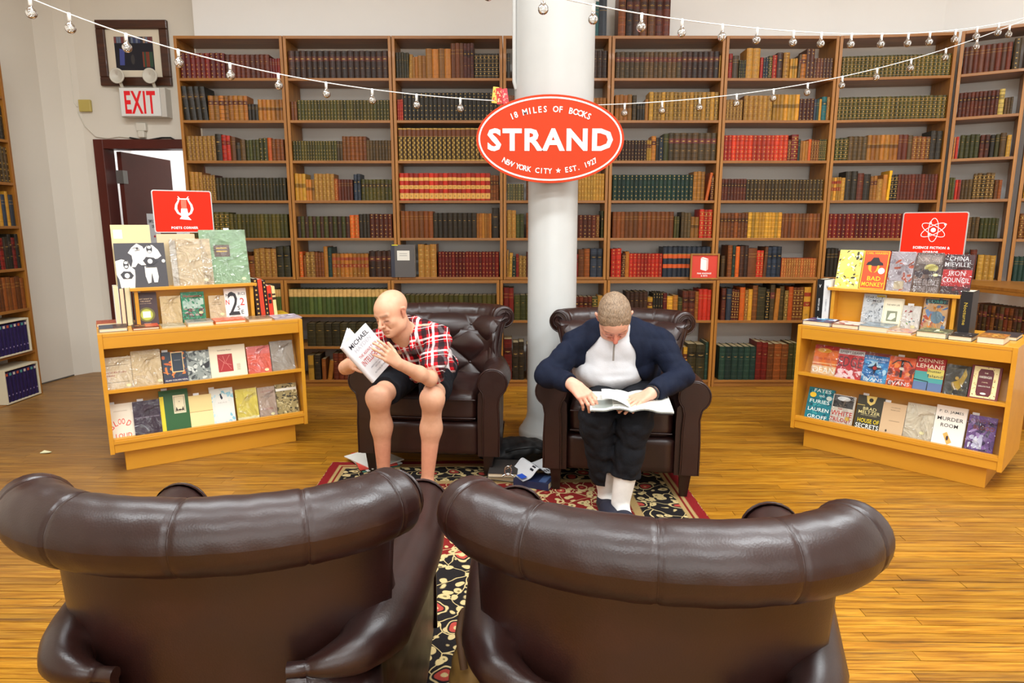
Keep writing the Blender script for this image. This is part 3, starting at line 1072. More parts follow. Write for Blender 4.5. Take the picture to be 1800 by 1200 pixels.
rown = ['top shelf', 'second shelf down', 'third shelf down', 'fourth shelf down', 'fifth shelf down', 'sixth shelf down', 'first base shelf', 'second base shelf', 'third base shelf']
for i, rows in enumerate(U):
    for j, t in enumerate(rows):
        rowspec(t, UP[i][0], UP[i][1], UZ[j], .018, i + 1, j + 1)
for i, rows in enumerate(Lw):
    zz = LZ2 if i < 2 else LZ
    for j, t in enumerate(rows):
        rowspec(t, LO[i][0], LO[i][1], zz[j], .018, i + 1, j + 7)
# side wall bookcase, seen at a grazing angle: only its far end is in the picture
side_rows = ['b:p:.26', 'k:b:.26', 'u:d:.27', 'yn:p:.26', 'kkr:L:.26', 'b:p:.26']
for j, t in enumerate(side_rows):
    cl, st, h = t.split(':')
    s = .034
    k = 0
    z = lzs[j]
    while s < 1.35:
        w = random.uniform(.032, .05)
        k += 1
        yy = 5.38 - s - w / 2
        REC.append(dict(p=(-3.99, yy, z), e=Vector((0, 1, 0)), n=Vector((-1, 0, 0)), w=w * .96, h=float(h) * random.uniform(.93, 1.05), d=.18, c=cl[k % len(cl)], s=st, tilt=0, st0=st, bay=0, row=j + 1, k=k, area=w * .26 / 45 * .15, seed=random.random()))
        s += w
REC.sort(key=lambda r: -r['area'] * (0.001 if (r['row'] >= 7 and r['bay'] in (7,)) else 1))
from collections import Counter
def bookM(r):
    M = basis(r['p'], r['e'], r['n'], (0, 0, 1))
    if r['tilt']:
        sg = 1 if r['tilt'] > 0 else -1
        M = M @ Matrix.Translation((-sg * r['w'] / 2, 0, 0)) @ Matrix.Rotation(r['tilt'], 4, 'Y') @ Matrix.Translation((sg * r['w'] / 2, 0, 0))
    return M
def hidden(r):
    """behind the pillar, the sign or the seated men"""
    p = Vector(r['p'])
    x = 900 + FPX * p.x / (p.y * CP + (EYE - p.z - r['h'] / 2) * SP)
    zc = p.z + r['h'] / 2
    if r['bay'] == 4 and (922 < x < 1007): return True
    if r['bay'] == 4 and r['row'] <= 2 and (898 < x < 1034): return True
    if r['bay'] in (4, 5, 3) and r['row'] == 3 and (848 < x < 1092): return True
    if r['row'] == 8 and r['bay'] in (3, 5) and x < 1195: return True
    if r['row'] == 8 and r['bay'] == 2 and x > 600: return True
    if r['row'] == 9 and r['bay'] == 2 and x > 600: return True
    if r['bay'] == 1 and r['row'] >= 4 and x < 445: return True
    if r['bay'] == 7 and r['row'] >= 6 and x > 1465: return True
    if r['row'] == 7 and r['bay'] == 3 and x > 700: return False
    if x > 1795 or x < 2: return True
    return False
rest = MB()
cnt = 0
for r in REC:
    if cnt < 262 and r['bay'] > 0 and not hidden(r):
        m_ = MB()
        book_geom(m_, Matrix.Identity(4), r['w'], r['h'], r['d'], r['c'], r['s'], r['seed'])
        o = m_.build('antique_book', BIND)
        o.matrix_basis = bookM(r)
        kk = r['k']
        suf = 'th' if 10 < kk < 20 else {1: 'st', 2: 'nd', 3: 'rd'}.get(kk % 10, 'th')
        tag(o, '%s %s book, %d%s from left on %s, %s bay from exit' % (CC[r['c']][1], SW[r['st0']], kk, suf, rown[r['row'] - 1], ordn[r['bay'] - 1]), 'book', 'antique books on the wall shelves')
        cnt += 1
    else:
        book_geom(rest, bookM(r), r['w'], r['h'], r['d'], r['c'], r['s'], r['seed'])
tag(rest.build('antique_books', BIND), 'rows of old leather and cloth books filling the oak wall shelves', 'books', kind='stuff')
print('BOOKS', len(REC), cnt)
# ============================================================ DISPLAY UNITS AND THE BOOKS ON SHOW
W_ = S(244, 244, 240); K_ = S(28, 26, 28); RED = S(236, 62, 28)
class Unit:
    def __init__(s, label, F, ang, H, riser):
        s.F, s.ang, s.H = Vector((*F, 0)), ang, H
        s.u = Vector((math.cos(ang), math.sin(ang), 0))
        s.w = Vector((-math.sin(ang), math.cos(ang), 0))
        s.M = Matrix.Translation(s.F) @ Matrix.Rotation(ang, 4, 'Z')
        o = s.o = empty('display_unit', label, 'display unit', (F[0], F[1], 0), ang, 'wooden book display units')
        W, D, t = 1.105, .53, .022
        for x in (0, W - t):
            MB().prism([(0, .12), (D, .12), (D, H), (0, H)], x, x + t, M=basis((0, 0, 0), (0, 1, 0), (0, 0, 1), (1, 0, 0))).build('side_panel', VENEER, o, bev=.002)
        MB().box(t, W - t, .004, D, H - .02, H).build('top_panel', VENEER, o, bev=.002)
        MB().box(t, W - t, .006, .024, H - .085, H - .02).build('fascia', VENEER, o, bev=.002)
        MB().box(t, W - t, .006, .028, .125, .205).build('bottom_rail', VENEER, o, bev=.002)
        for z in (.175, .472):
            MB().add([(t, .0, z + .02), (W - t, .0, z + .02), (W - t, .26, z - .01), (t, .26, z - .01), (t, .0, z), (W - t, .0, z), (W - t, .26, z - .03), (t, .26, z - .03)],
                     [(0, 1, 2, 3), (7, 6, 5, 4), (4, 5, 1, 0), (6, 7, 3, 2), (5, 6, 2, 1), (7, 4, 0, 3)]).build('shelf', VENEER, o, bev=.001)
            MB().add([(t, .10, z), (W - t, .10, z), (W - t, .20, z + .29 if z < .3 else H - .09), (t, .20, z + .29 if z < .3 else H - .09), (t, .11, z), (W - t, .11, z), (W - t, .21, z + .29 if z < .3 else H - .09), (t, .21, z + .29 if z < .3 else H - .09)],
                     [(0, 1, 2, 3), (7, 6, 5, 4), (2, 6, 7, 3), (1, 5, 6, 2), (0, 3, 7, 4)]).build('sloping_back', VENEER, o)
        MB().box(t, W - t, D - .012, D, .125, H - .02).build('back_panel', VENEER, o)
        MB().box(.07, W - .07, .05, D - .05, 0, .125).build('plinth', VENEER, o, bev=.002)
        r0, r1 = riser
        rt = s.rt = H + .225
        for x in (r0, r1 - .02):
            MB().box(x, x + .02, .235, .42, H, rt - .018).build('riser_side', VENEER, o, bev=.002)
        MB().box(r0 - .02, r1 + .02, .215, .43, rt - .018, rt).build('riser_top', VENEER, o, bev=.002)
        MB().box(r0 + .02, r1 - .02, .30, .315, H, rt - .018).build('riser_back', VENEER, o)
    def uw(s, x, y, w):
        q = atP(x, y, s.F + s.w * w, s.w)
        return (q - s.F).dot(s.u), q.z
    def onz(s, x, y, z):
        q = atZ(x, y, z) - s.F
        return q.dot(s.u), q.dot(s.w)

def art_mesh(mb, items, W, H, y=-.0003, seed=0):
    """flat print on the front of a cover that lies in the local xz plane facing -y"""
    A = basis((-W / 2, y, 0), (1, 0, 0), (0, 0, 1), (0, -1, 0))
    r = random.Random(seed)
    for i, it in enumerate(items):
        z = .00025 * i
        k = it[0]
        if k == 'r':
            _, x0, y0, x1, y1, c = it
            flat(mb, [(x0 * W, y0 * H), (x1 * W, y0 * H), (x1 * W, y1 * H), (x0 * W, y1 * H)], S(*c), z, A)
        elif k == 'e':
            _, cx, cy, rx, ry, c = it
            flat(mb, ellipse(cx * W, cy * H, rx * W, ry * H, 20), S(*c), z, A)
        elif k == 't':
            _, tx, cx, cy, h, w, c = it[:7]
            put_text(mb, tx, cx * W, cy * H, h * H, S(*c), w * W, .006, it[7] if len(it) > 7 else 0, z, A)
        elif k == 'p':
            flat(mb, [(a * W, b * H) for a, b in it[1]], S(*it[2]), z, A)
        elif k == 'l':
            strip(mb, [(a * W, b * H) for a, b in it[1]], it[2] * W, S(*it[3]), z, A)
        elif k == 'n':                              # loose dabs of printed colour: (n, colours, size, box)
            _, n, cols, sz, (x0, y0, x1, y1) = it
            for j in range(n):
                cx, cy = r.uniform(x0, x1), r.uniform(y0, y1)
                a = r.uniform(0, PI)
                rx, ry = sz * r.uniform(.4, 1.2), sz * r.uniform(.15, .6)
                pts = []
                for q in range(8):
                    an = 2 * PI * q / 8
                    d = r.uniform(.7, 1.2)
                    px, py = rx * math.cos(an) * d, ry * math.sin(an) * d
                    X = min(max(cx + px * math.cos(a) - py * math.sin(a), x0), x1)
                    Y = min(max(cy + (px * math.sin(a) + py * math.cos(a)) * W / H, y0), y1)
                    pts.append((X * W, Y * H))
                flat(mb, pts, S(*r.choice(cols)), z + .00002 * j / n, A)

def show_book(unit, label, u, w, z, W, H, T, tilt, color, art=(), sleeve=0, turn=0, slip=0, dot=None, spin=0, M=None, group=None, name='display_book'):
    """a bound book: x across the cover, z up, cover facing -y, spine on the left"""
    if M is None:
        M = unit.M @ Matrix.Translation((u, w, z)) @ Matrix.Rotation(turn, 4, 'Z') @ Matrix.Rotation(-tilt, 4, 'X') @ Matrix.Rotation(spin, 4, 'Y')
    o = empty(name, label, 'book', M=M, group=group)
    c = S(*color)
    b = .0022
    mb = MB()
    mb.box(-W / 2, W / 2, 0, b, 0, H, c)
    mb.box(-W / 2, W / 2, T - b, T, 0, H, c)
    mb.box(-W / 2, -W / 2 + b, b, T - b, 0, H, c)
    mb.build('cover', PRINT, o)
    MB().box(-W / 2 + b, W / 2 - .004, b, T - b, .003, H - .003, S(232, 218, 188)).build('pages', PAGES, o)
    if art:
        a = MB()
        art_mesh(a, art, W, H, seed=len(label))
        if a.v: a.build('cover_print', PRINT, o)
    if dot:
        a = MB()
        flat(a, ellipse(dot[0] * W, dot[1] * H, .013, .009, 18), S(250, 240, 190), 0, basis((-W / 2, -.0034, 0), (1, 0, 0), (0, 0, 1), (0, -1, 0)))
        a.build('price_sticker', PRINT, o)
    if slip:
        MB().box(W * (slip - .5) - .016, W * (slip - .5) + .016, T / 2 - .001, T / 2 + .001, H - .04, H + .014, S(240, 240, 238)).build('paper_slip', PRINT, o)
    if sleeve:
        m = MB()
        m.grid(lambda a, b_: ((a - .5) * (W + .004), -.0042 - .0012 * math.sin(a * 9 + b_ * 4), -.002 + b_ * (H + .005)), 6, 8)
        m.build('plastic_wrapper', SLEEVE, o)
    return o
PAGES = mat_col('page_edges', .8, .25, 300)
LU = Unit('honey wood display unit topped by the red lyre sign', (-2.265, 3.522), math.radians(32.6), .81, (.205, .87))
RU = Unit('honey wood display unit topped by the red atom sign', (1.786, 4.038), math.radians(-45.3), .787, (.10, .77))

def front_row(unit, rows, wf, z, tilt, T=.022):
    for i, (x0, x1, yt, yb0, label, color, art, opt) in enumerate(rows):
        u0, _ = unit.uw(x0, yb0, wf)
        u1, _ = unit.uw(x1, yb0, wf)
        xm = (x0 + x1) / 2
        _, zt = unit.uw(xm, yt, wf + .055)
        H = (zt - z) / math.cos(tilt)
        show_book(unit, label, (u0 + u1) / 2, wf - (i % 2) * .004, z, (u1 - u0) * .97, H, opt.get('T', T), tilt, color, art, opt.get('s', 0), slip=opt.get('slip', 0), dot=opt.get('dot'))

def lines(n, x0, x1, y0, y1, c):
    return [('r', x0, y0 + (y1 - y0) * (i + .2) / n, x1 - (.1 if i % 2 else 0), y0 + (y1 - y0) * (i + .5) / n, c) for i in range(n)]
TAN = (214, 190, 152)
front_row(LU, [
 (183, 236, 627, 682, 'tan paper book in crinkled wrapper, red words low on it, upper shelf under lyre sign', (222, 200, 164), [('t', 'UNCERTAIN', .45, .52, .05, .7, (170, 60, 50)), ('t', 'RAIN', .24, .42, .05, .3, (170, 60, 50)), ('r', .08, .74, .9, .75, (120, 90, 60)), ('r', .08, .2, .9, .21, (120, 90, 60))], dict(s=1, dot=(.84, .08))),
 (234, 288, 615, 673, 'plain beige book in a shiny wrapper beside the tan one with red words', (216, 190, 146), [('r', .3, .8, .6, .81, (170, 140, 100))], dict(s=1, dot=(.9, .1))),
 (288, 334, 617, 669, 'book with orange swirls around a dark blue panel and a navy foot band', (44, 50, 62), [('n', 26, [(216, 120, 50), (196, 96, 40), (60, 66, 80)], .16, (0, .15, 1, 1)), ('r', .36, .32, .84, .98, (232, 200, 140)), ('r', .39, .35, .81, .95, (40, 50, 64)), ('r', 0, 0, 1, .14, (44, 40, 70)), ('t', 'ALAN COLVIN NEAL', .5, .07, .05, .9, (226, 220, 210)), ('r', .47, .7, .73, .72, (120, 120, 120))], dict(slip=.15)),
 (331, 373, 615, 665, 'grey marbled abstract cover beside the cream book with a red square', (140, 146, 140), [('n', 70, [(92, 98, 96), (176, 182, 174), (120, 128, 122), (60, 64, 66), (200, 204, 196)], .13, (0, 0, 1, 1)), ('p', [(.7, .5), (.98, .62), (.95, .4), (.78, .36)], (34, 34, 38))], {}),
 (371, 437, 606, 659, 'wide cream book with a dark red square picture on its cover', (236, 222, 192), [('r', .21, .15, .62, .72, (166, 34, 34)), ('l', [(.28, .2), (.4, .5), (.36, .66)], .012, (214, 120, 110)), ('l', [(.56, .22), (.42, .46), (.55, .68)], .012, (214, 120, 110)), ('l', [(.24, .6), (.4, .42), (.58, .36)], .012, (214, 120, 110)), ('t', 'Laurentine Poems', .42, .85, .035, .38, (60, 40, 40))] + [('r', .72, .18 + .045 * i, .82, .19 + .045 * i, (150, 140, 120)) for i in range(5)], {}),
 (437, 479, 607, 654, 'coral red book in a clear wrapper right of the cream one', (232, 104, 78), [('r', 0, .7, 1, 1, (226, 120, 110)), ('r', .1, .55, .8, .56, (200, 80, 60))], dict(s=1, dot=(.78, .09))),
 (479, 520, 598, 648, 'grey book in heavily crinkled silver wrapper at the upper shelf end', (168, 154, 138), [], dict(s=1)),
], .045, .487, math.radians(17))
front_row(LU, [
 (191, 241, 709, 768, 'white book with an arched red word above a red and yellow one', (232, 222, 202), [('t', 'B', .13, .37, .16, .15, (226, 62, 44), .6), ('t', 'L', .29, .46, .16, .12, (226, 62, 44), .3), ('t', 'OO', .51, .50, .16, .26, (226, 62, 44)), ('t', 'D', .78, .43, .16, .15, (226, 62, 44), -.5), ('t', 'LOUD', .55, .10, .13, .6, (232, 84, 40)), ('r', .1, .03, .98, .06, (240, 190, 60)), ('t', 'selected poems', .5, .8, .03, .5, (190, 170, 150))], dict(slip=.2)),
 (237, 287, 703, 760, 'dark purple book in a shiny wrapper on the bottom shelf', (58, 34, 58), [('t', 'IN THE SHADE OF TREES', .5, .53, .028, .9, (190, 170, 190))], dict(s=1, slip=.3)),
 (285, 338, 685, 752, 'dark green book with a cream plate and yellow spine strip', (40, 92, 44), [('r', 0, 0, .14, .86, (232, 210, 40)), ('r', .46, .42, .88, .86, (232, 222, 186)), ('l', [(.5, .46), (.84, .46), (.84, .82), (.5, .82), (.5, .46)], .014, (70, 60, 40)), ('p', [(.52, .48), (.62, .48), (.55, .58)], (60, 50, 36)), ('p', [(.82, .48), (.72, .48), (.79, .58)], (60, 50, 36)), ('e', .67, .5, .06, .02, (60, 50, 36)), ('t', 'H', .67, .7, .03, .04, (60, 50, 36))], dict(slip=.2, T=.03)),
 (336, 378, 693, 747, 'pale yellow pamphlet with a fold line and two tabs', (238, 214, 146), [('r', 0, .49, 1, .505, (180, 140, 80)), ('r', 0, 0, 1, .49, (244, 220, 158))], dict(slip=.35, T=.012)),
 (374, 416, 682, 738, 'white and sky blue cover with a small black bird shape', (226, 230, 222), [('n', 50, [(160, 206, 220), (190, 220, 226), (226, 230, 222), (140, 196, 214)], .12, (0, 0, 1, 1)), ('e', .5, .45, .33, .38, (232, 232, 224)), ('p', [(.42, .84), (.46, .86), (.54, .72), (.48, .68), (.43, .74)], (30, 34, 50)), ('t', 'SEAS', .5, .6, .03, .4, (200, 190, 180))], dict(slip=.1)),
 (418, 457, 682, 732, 'bright yellow book in a glossy wrapper on the bottom shelf', (232, 212, 96), [('r', 0, 0, 1, .12, (250, 240, 190))], dict(s=1, dot=(.74, .1))),
 (457, 489, 679, 728, 'greyish pink book in a wrapper with faint red lines', (196, 170, 150), [('t', 'LETTERS', .5, .85, .05, .6, (180, 110, 100)), ('t', 'OF A POET', .5, .68, .05, .7, (150, 130, 110)), ('t', 'READER', .5, .28, .05, .6, (196, 110, 100))], dict(s=1, dot=(.74, .1))),
 (488, 527, 673, 722, 'book covered in a straw coloured scribble of grass stems', (150, 132, 84), [('n', 120, [(92, 76, 40), (206, 190, 140), (170, 150, 100), (60, 50, 30)], .09, (0, 0, 1, 1)), ('r', .02, .78, .98, .86, (232, 228, 214))], {}),
], .045, .190, math.radians(17))
front_row(LU, [
 (239, 281, 513, 571, 'dark aubergine book with a glowing green and white window on it', (70, 50, 52), [('t', 'LAST NIGHT IN', .5, .80, .035, .6, (232, 200, 160)), ('t', 'THE NIGHT', .5, .73, .035, .45, (232, 200, 160)), ('t', 'SELECTED POEMS', .5, .66, .02, .5, (200, 170, 140)), ('e', .5, .32, .36, .22, (110, 104, 44)), ('e', .5, .32, .27, .17, (180, 184, 70)), ('r', .33, .23, .67, .42, (250, 250, 214)), ('t', 'anthology', .5, .06, .02, .3, (220, 200, 190))], dict(slip=.2)),
 (285, 322, 519, 569, 'tan book in a folded wrapper left of the green and red one', (224, 196, 146), [('t', 'Poetry Night', .5, .75, .05, .7, (170, 140, 80))], dict(s=1)),
 (322, 364, 512, 566, 'green cover with red script above a crowd scene', (34, 150, 104), [('n', 22, [(206, 222, 206), (180, 206, 190)], .22, (.05, .45, .95, .78)), ('n', 44, [(110, 34, 40), (196, 170, 160), (150, 60, 60), (70, 30, 40)], .08, (.05, .16, .95, .46)), ('t', 'Hydeaways', .5, .87, .09, .8, (214, 50, 60)), ('t', 'Fred Wall', .5, .07, .06, .7, (214, 50, 60))], dict(s=1, dot=(.8, .3))),
 (370, 399, 518, 563, 'small tan book in a clear wrapper on the riser between green and white ones', (226, 200, 160), [('t', 'VERSES', .5, .72, .035, .6, (150, 120, 90)), ('t', 'IN TIME', .5, .64, .035, .5, (150, 120, 90))], dict(s=1, dot=(.76, .24))),
 (398, 438, 506, 562, 'white book with a huge black figure two and scattered letters', (238, 234, 228), [('t', '2', .38, .52, .76, .48, (44, 40, 44)), ('t', '2', .78, .56, .24, .2, (226, 50, 40)), ('t', 'NA', .22, .78, .10, .3, (44, 40, 44)), ('t', 'RCI', .78, .82, .09, .3, (90, 86, 90)), ('t', 'N', .12, .56, .16, .16, (226, 50, 40)), ('t', 'S', .60, .36, .13, .12, (60, 56, 60)), ('t', 'E', .76, .22, .13, .11, (60, 56, 60)), ('r', .14, .13, .64, .2, (44, 40, 44)), ('t', 'poems', .7, .06, .03, .3, (226, 80, 80))], {}),
], .238, .81, math.radians(11))
front_row(LU, [
 (283, 352, 411, 500, 'large fawn book standing behind the wrapped one, below the lyre sign', (206, 184, 146), [], dict(T=.012)),
 (204, 275, 395, 505, 'large pale wood coloured folder with a white label, behind the black and white album', (220, 196, 148), [('r', .06, .78, .28, .92, (240, 240, 244)), ('n', 14, [(226, 204, 160), (210, 186, 140)], .3, (0, 0, 1, .7))], dict(T=.014)),
], .335, LU.rt, math.radians(9))
front_row(LU, [
 (206, 298, 427, 503, 'square black album with white cut-out figures on its cover', (60, 56, 60), [
  ('p', [(.26, .78), (.34, .9), (.45, .99), (.56, .92), (.6, .8), (.62, .7), (.56, .62), (.6, .5), (.5, .5), (.44, .55), (.38, .46), (.3, .46), (.34, .6), (.33, .72)], (240, 232, 222)),
  ('p', [(.58, .86), (.66, .95), (.76, .95), (.86, .84), (.92, .7), (.84, .64), (.72, .62), (.62, .66)], (240, 232, 222)),
  ('p', [(0, .60), (.12, .64), (.24, .60), (.28, .48), (.36, .4), (.36, .26), (.33, 0), (.06, 0), (.04, .2), (0, .3)], (240, 232, 222)),
  ('p', [(.56, .47), (.80, .44), (.82, .22), (.79, .1), (.72, .1), (.69, .34), (.66, .1), (.60, .08), (.56, .25)], (240, 232, 222)),
  ('e', .69, .86, .06, .1, (50, 46, 50)), ('e', .69, .9, .04, .035, (230, 224, 214)), ('e', .69, .8, .035, .03, (230, 224, 214)),
  ('e', .20, .52, .055, .1, (50, 46, 50)), ('e', .2, .56, .038, .032, (230, 224, 214)), ('e', .2, .47, .034, .028, (230, 224, 214)),
  ('p', [(.07, .3), (.14, .37), (.27, .36), (.33, .27), (.28, .2), (.12, .2)], (50, 46, 50)), ('e', .2, .27, .05, .055, (240, 232, 222)),
  ('p', [(.54, .6), (.62, .68), (.76, .66), (.84, .58), (.74, .5), (.6, .5)], (50, 46, 50)), ('e', .68, .58, .05, .055, (240, 232, 222)), ('r', .58, .44, .80, .46, (50, 46, 50)), ('e', .95, .58, .035, .04, (240, 232, 222)),
  ('l', [(.36, .88), (.46, .9), (.5, .84), (.4, .82)], .012, (60, 56, 60)), ('e', .45, .87, .022, .022, (60, 56, 60))], {}),
 (304, 378, 420, 497, 'fawn folder in a loose clear wrapper, middle of the top row by the lyre sign', (212, 190, 154), [('r', 0, 0, .14, .97, (200, 190, 176)), ('r', .14, 0, .16, .97, (180, 160, 130))], dict(s=1, dot=(.8, .1), T=.014)),
 (358, 442, 404, 495, 'tall sage green book in a shiny wrapper with a brown title plate', (150, 180, 140), [('r', .28, .50, .62, .72, (122, 102, 92)), ('r', .33, .65, .56, .67, (226, 190, 90)), ('r', .33, .59, .56, .61, (226, 190, 90))], dict(s=1, dot=(.86, .08), slip=.6)),
], .262, LU.rt, math.radians(15))

def top_book(unit, x0, x1, yf, label, color, art, T=.025, D=.17, turn=0, s=0, w=None, dz=0, pages_front=1):
    """a book lying on the unit's top, its lower edge at pixel row yf"""
    z = unit.H + T + dz
    a, wa = unit.onz(x0, yf, z)
    b, wb = unit.onz(x1, yf, z)
    u = unit.uw((x0 + x1) / 2, yf, w)[0] if w is not None else (a + b) / 2
    ww = w if w is not None else (wa + wb) / 2
    ua, ub = unit.uw(x0, yf, ww)[0], unit.uw(x1, yf, ww)[0]
    show_book(unit, label, (ua + ub) / 2, ww, z, (ub - ua) * .95, D, T, PI / 2, color, art, s, turn=0, M=unit.M @ Matrix.Translation(((ua + ub) / 2, ww, z)) @ Matrix.Rotation(turn, 4, 'Z') @ Matrix.Rotation(-PI / 2, 4, 'X'))
top_book(LU, 168, 214, 566, 'rusty red book lying at the back left corner of the unit under the lyre sign', (160, 70, 44), [('n', 20, [(180, 84, 50), (140, 60, 40)], .15, (0, 0, 1, 1))], .022, .15, w=.30)
top_book(LU, 172, 226, 578, 'dark grey and black book lying at the front left corner under the lyre sign', (70, 74, 84), [('r', .5, 0, 1, 1, (50, 30, 34)), ('n', 16, [(110, 60, 60), (30, 26, 30)], .15, (.5, 0, 1, 1))], .022, .16, w=.06)
top_book(LU, 232, 282, 576, 'thin book with a black and red photograph lying flat under the lyre sign', (120, 40, 30), [('r', 0, .1, .45, .9, (60, 36, 32)), ('r', .5, .2, 1, 1, (196, 74, 50)), ('n', 10, [(220, 150, 90)], .1, (.1, .2, .9, .9))], .014, .16, w=.045)
top_book(LU, 284, 328, 573, 'clear wrapped pale leaflet lying flat beside the red photograph book', (214, 200, 170), [('n', 10, [(226, 214, 186), (196, 184, 150)], .2, (0, 0, 1, 1))], .006, .16, s=1, w=.05)
top_book(LU, 329, 377, 568, 'white and grey book lying flat below the green and red cover', (200, 190, 176), [('r', .3, .3, .8, .9, (150, 140, 140)), ('e', .7, .7, .12, .1, (246, 236, 180))], .022, .16, s=1, w=.04)
top_book(LU, 377, 434, 564, 'paperback with an orange and pink checked cover lying flat', (232, 110, 60), [('r', .1 * i, .14 * j, .1 * i + .1, .14 * j + .14, (236, 150, 130)) for i in range(10) for j in range(7) if (i + j) % 2], .018, .16, w=.05)
top_book(LU, 436, 480, 560, 'tan book in clear wrapper lying flat below the huge figure two', (190, 160, 130), [], .014, .17, s=1, w=.05)
top_book(LU, 482, 532, 556, 'lilac grey magazine lying flat at the end of the unit nearest the seated men', (176, 160, 170), [('n', 18, [(200, 190, 200), (140, 126, 140), (226, 214, 200)], .16, (0, 0, 1, 1)), ('e', .8, .8, .1, .08, (230, 220, 250))], .008, .2, w=.05)
top_book(LU, 470, 508, 552, 'yellow folder lying flat behind the lilac magazine', (222, 180, 40), [], .008, .14, w=.27)

def spine_book(unit, label, u, w, T, H, D, color, sp=(), lean=0, group=None):
    """a modern book standing with its spine to the viewer"""
    M = unit.M @ Matrix.Translation((u, w, unit.H)) @ Matrix.Rotation(lean, 4, 'Y') @ Matrix.Rotation(PI / 2, 4, 'Z') @ Matrix.Translation((D / 2, 0, 0))
    o = empty('display_book', label, 'book', M=M, group=group)
    c = S(*color)
    mb = MB()
    b = .0022
    mb.box(-D / 2, D / 2, -T / 2, -T / 2 + b, 0, H, c).box(-D / 2, D / 2, T / 2 - b, T / 2, 0, H, c).box(-D / 2, -D / 2 + b, -T / 2 + b, T / 2 - b, 0, H, c)
    mb.build('cover', PRINT, o)
    MB().box(-D / 2 + b, D / 2 - .004, -T / 2 + b, T / 2 - b, .003, H - .003, S(232, 218, 188)).build('pages', PAGES, o)
    if sp:
        a = MB()
        A = basis((-D / 2 - .0006, 0, 0), (0, -1, 0), (0, 0, 1), (-1, 0, 0))
        for k, it in enumerate(sp):
            if it[0] == 'r':
                flat(a, [(it[1] * T - T / 2, it[2] * H), (it[3] * T - T / 2, it[2] * H), (it[3] * T - T / 2, it[4] * H), (it[1] * T - T / 2, it[4] * H)], S(*it[5]), k * .0002, A)
            else:
                put_text(a, it[1], 0, it[2] * H, it[3] * T, S(*it[5]), it[4] * H, .012, -PI / 2 if len(it) < 7 else it[6], k * .0002, A)
        a.build('spine_print', PRINT, o)
    return o
gm = [('r', .3, .08 + i * .12, .7, .12 + i * .12, (222, 176, 90)) for i in range(8)]
spine_book(LU, 'black gilt-dotted old book standing right of the riser under the lyre sign', .898, .25, .026, .25, .16, (46, 26, 20), gm, math.radians(-3))
spine_book(LU, 'plain orange red book standing between two black gilt ones', .926, .25, .026, .245, .16, (206, 66, 40), (), math.radians(-3))
spine_book(LU, 'narrow black gilt-dotted book right of the plain orange red one', .952, .25, .018, .235, .15, (44, 28, 24), gm, math.radians(-3))
spine_book(LU, 'red book with two black labels standing by the riser', .978, .25, .026, .20, .15, (222, 60, 36), [('r', .15, .62, .85, .75, (40, 30, 30)), ('r', .15, .42, .85, .55, (40, 30, 30))], math.radians(-3))
spine_book(LU, 'cream book with black bands at the outer end of the standing row', 1.004, .25, .020, .195, .15, (232, 204, 140), [('r', 0, .55, 1, .64, (60, 40, 30)), ('r', 0, .7, 1, .76, (60, 40, 30))], math.radians(-3))
# left of the riser the books turn their page edges to the viewer
for k, (uu, t_, c_, hh, lb) in enumerate(((.115, .026, (230, 230, 230), .235, 'white book standing page edges out at the left of the riser, outermost'), (.143, .024, (120, 40, 60), .225, 'maroon covered book standing page edges out, between white and green ones'), (.172, .030, (50, 70, 50), .23, 'green covered book standing page edges out against the riser'))):
    M = LU.M @ Matrix.Translation((uu, .25, LU.H)) @ Matrix.Rotation(-PI / 2, 4, 'Z') @ Matrix.Translation((-.075, 0, 0))
    o = empty('display_book', lb, 'book', M=M)
    MB().box(-.075, .075, -t_ / 2, -t_ / 2 + .002, 0, hh, S(*c_)).box(-.075, .075, t_ / 2 - .002, t_ / 2, 0, hh, S(*c_)).box(-.075, -.073, -t_ / 2, t_ / 2, 0, hh, S(*c_)).build('cover', PRINT, o)
    MB().box(-.073, .07, -t_ / 2 + .002, t_ / 2 - .002, .003, hh - .003, S(236, 220, 176)).build('pages', PAGES, o)

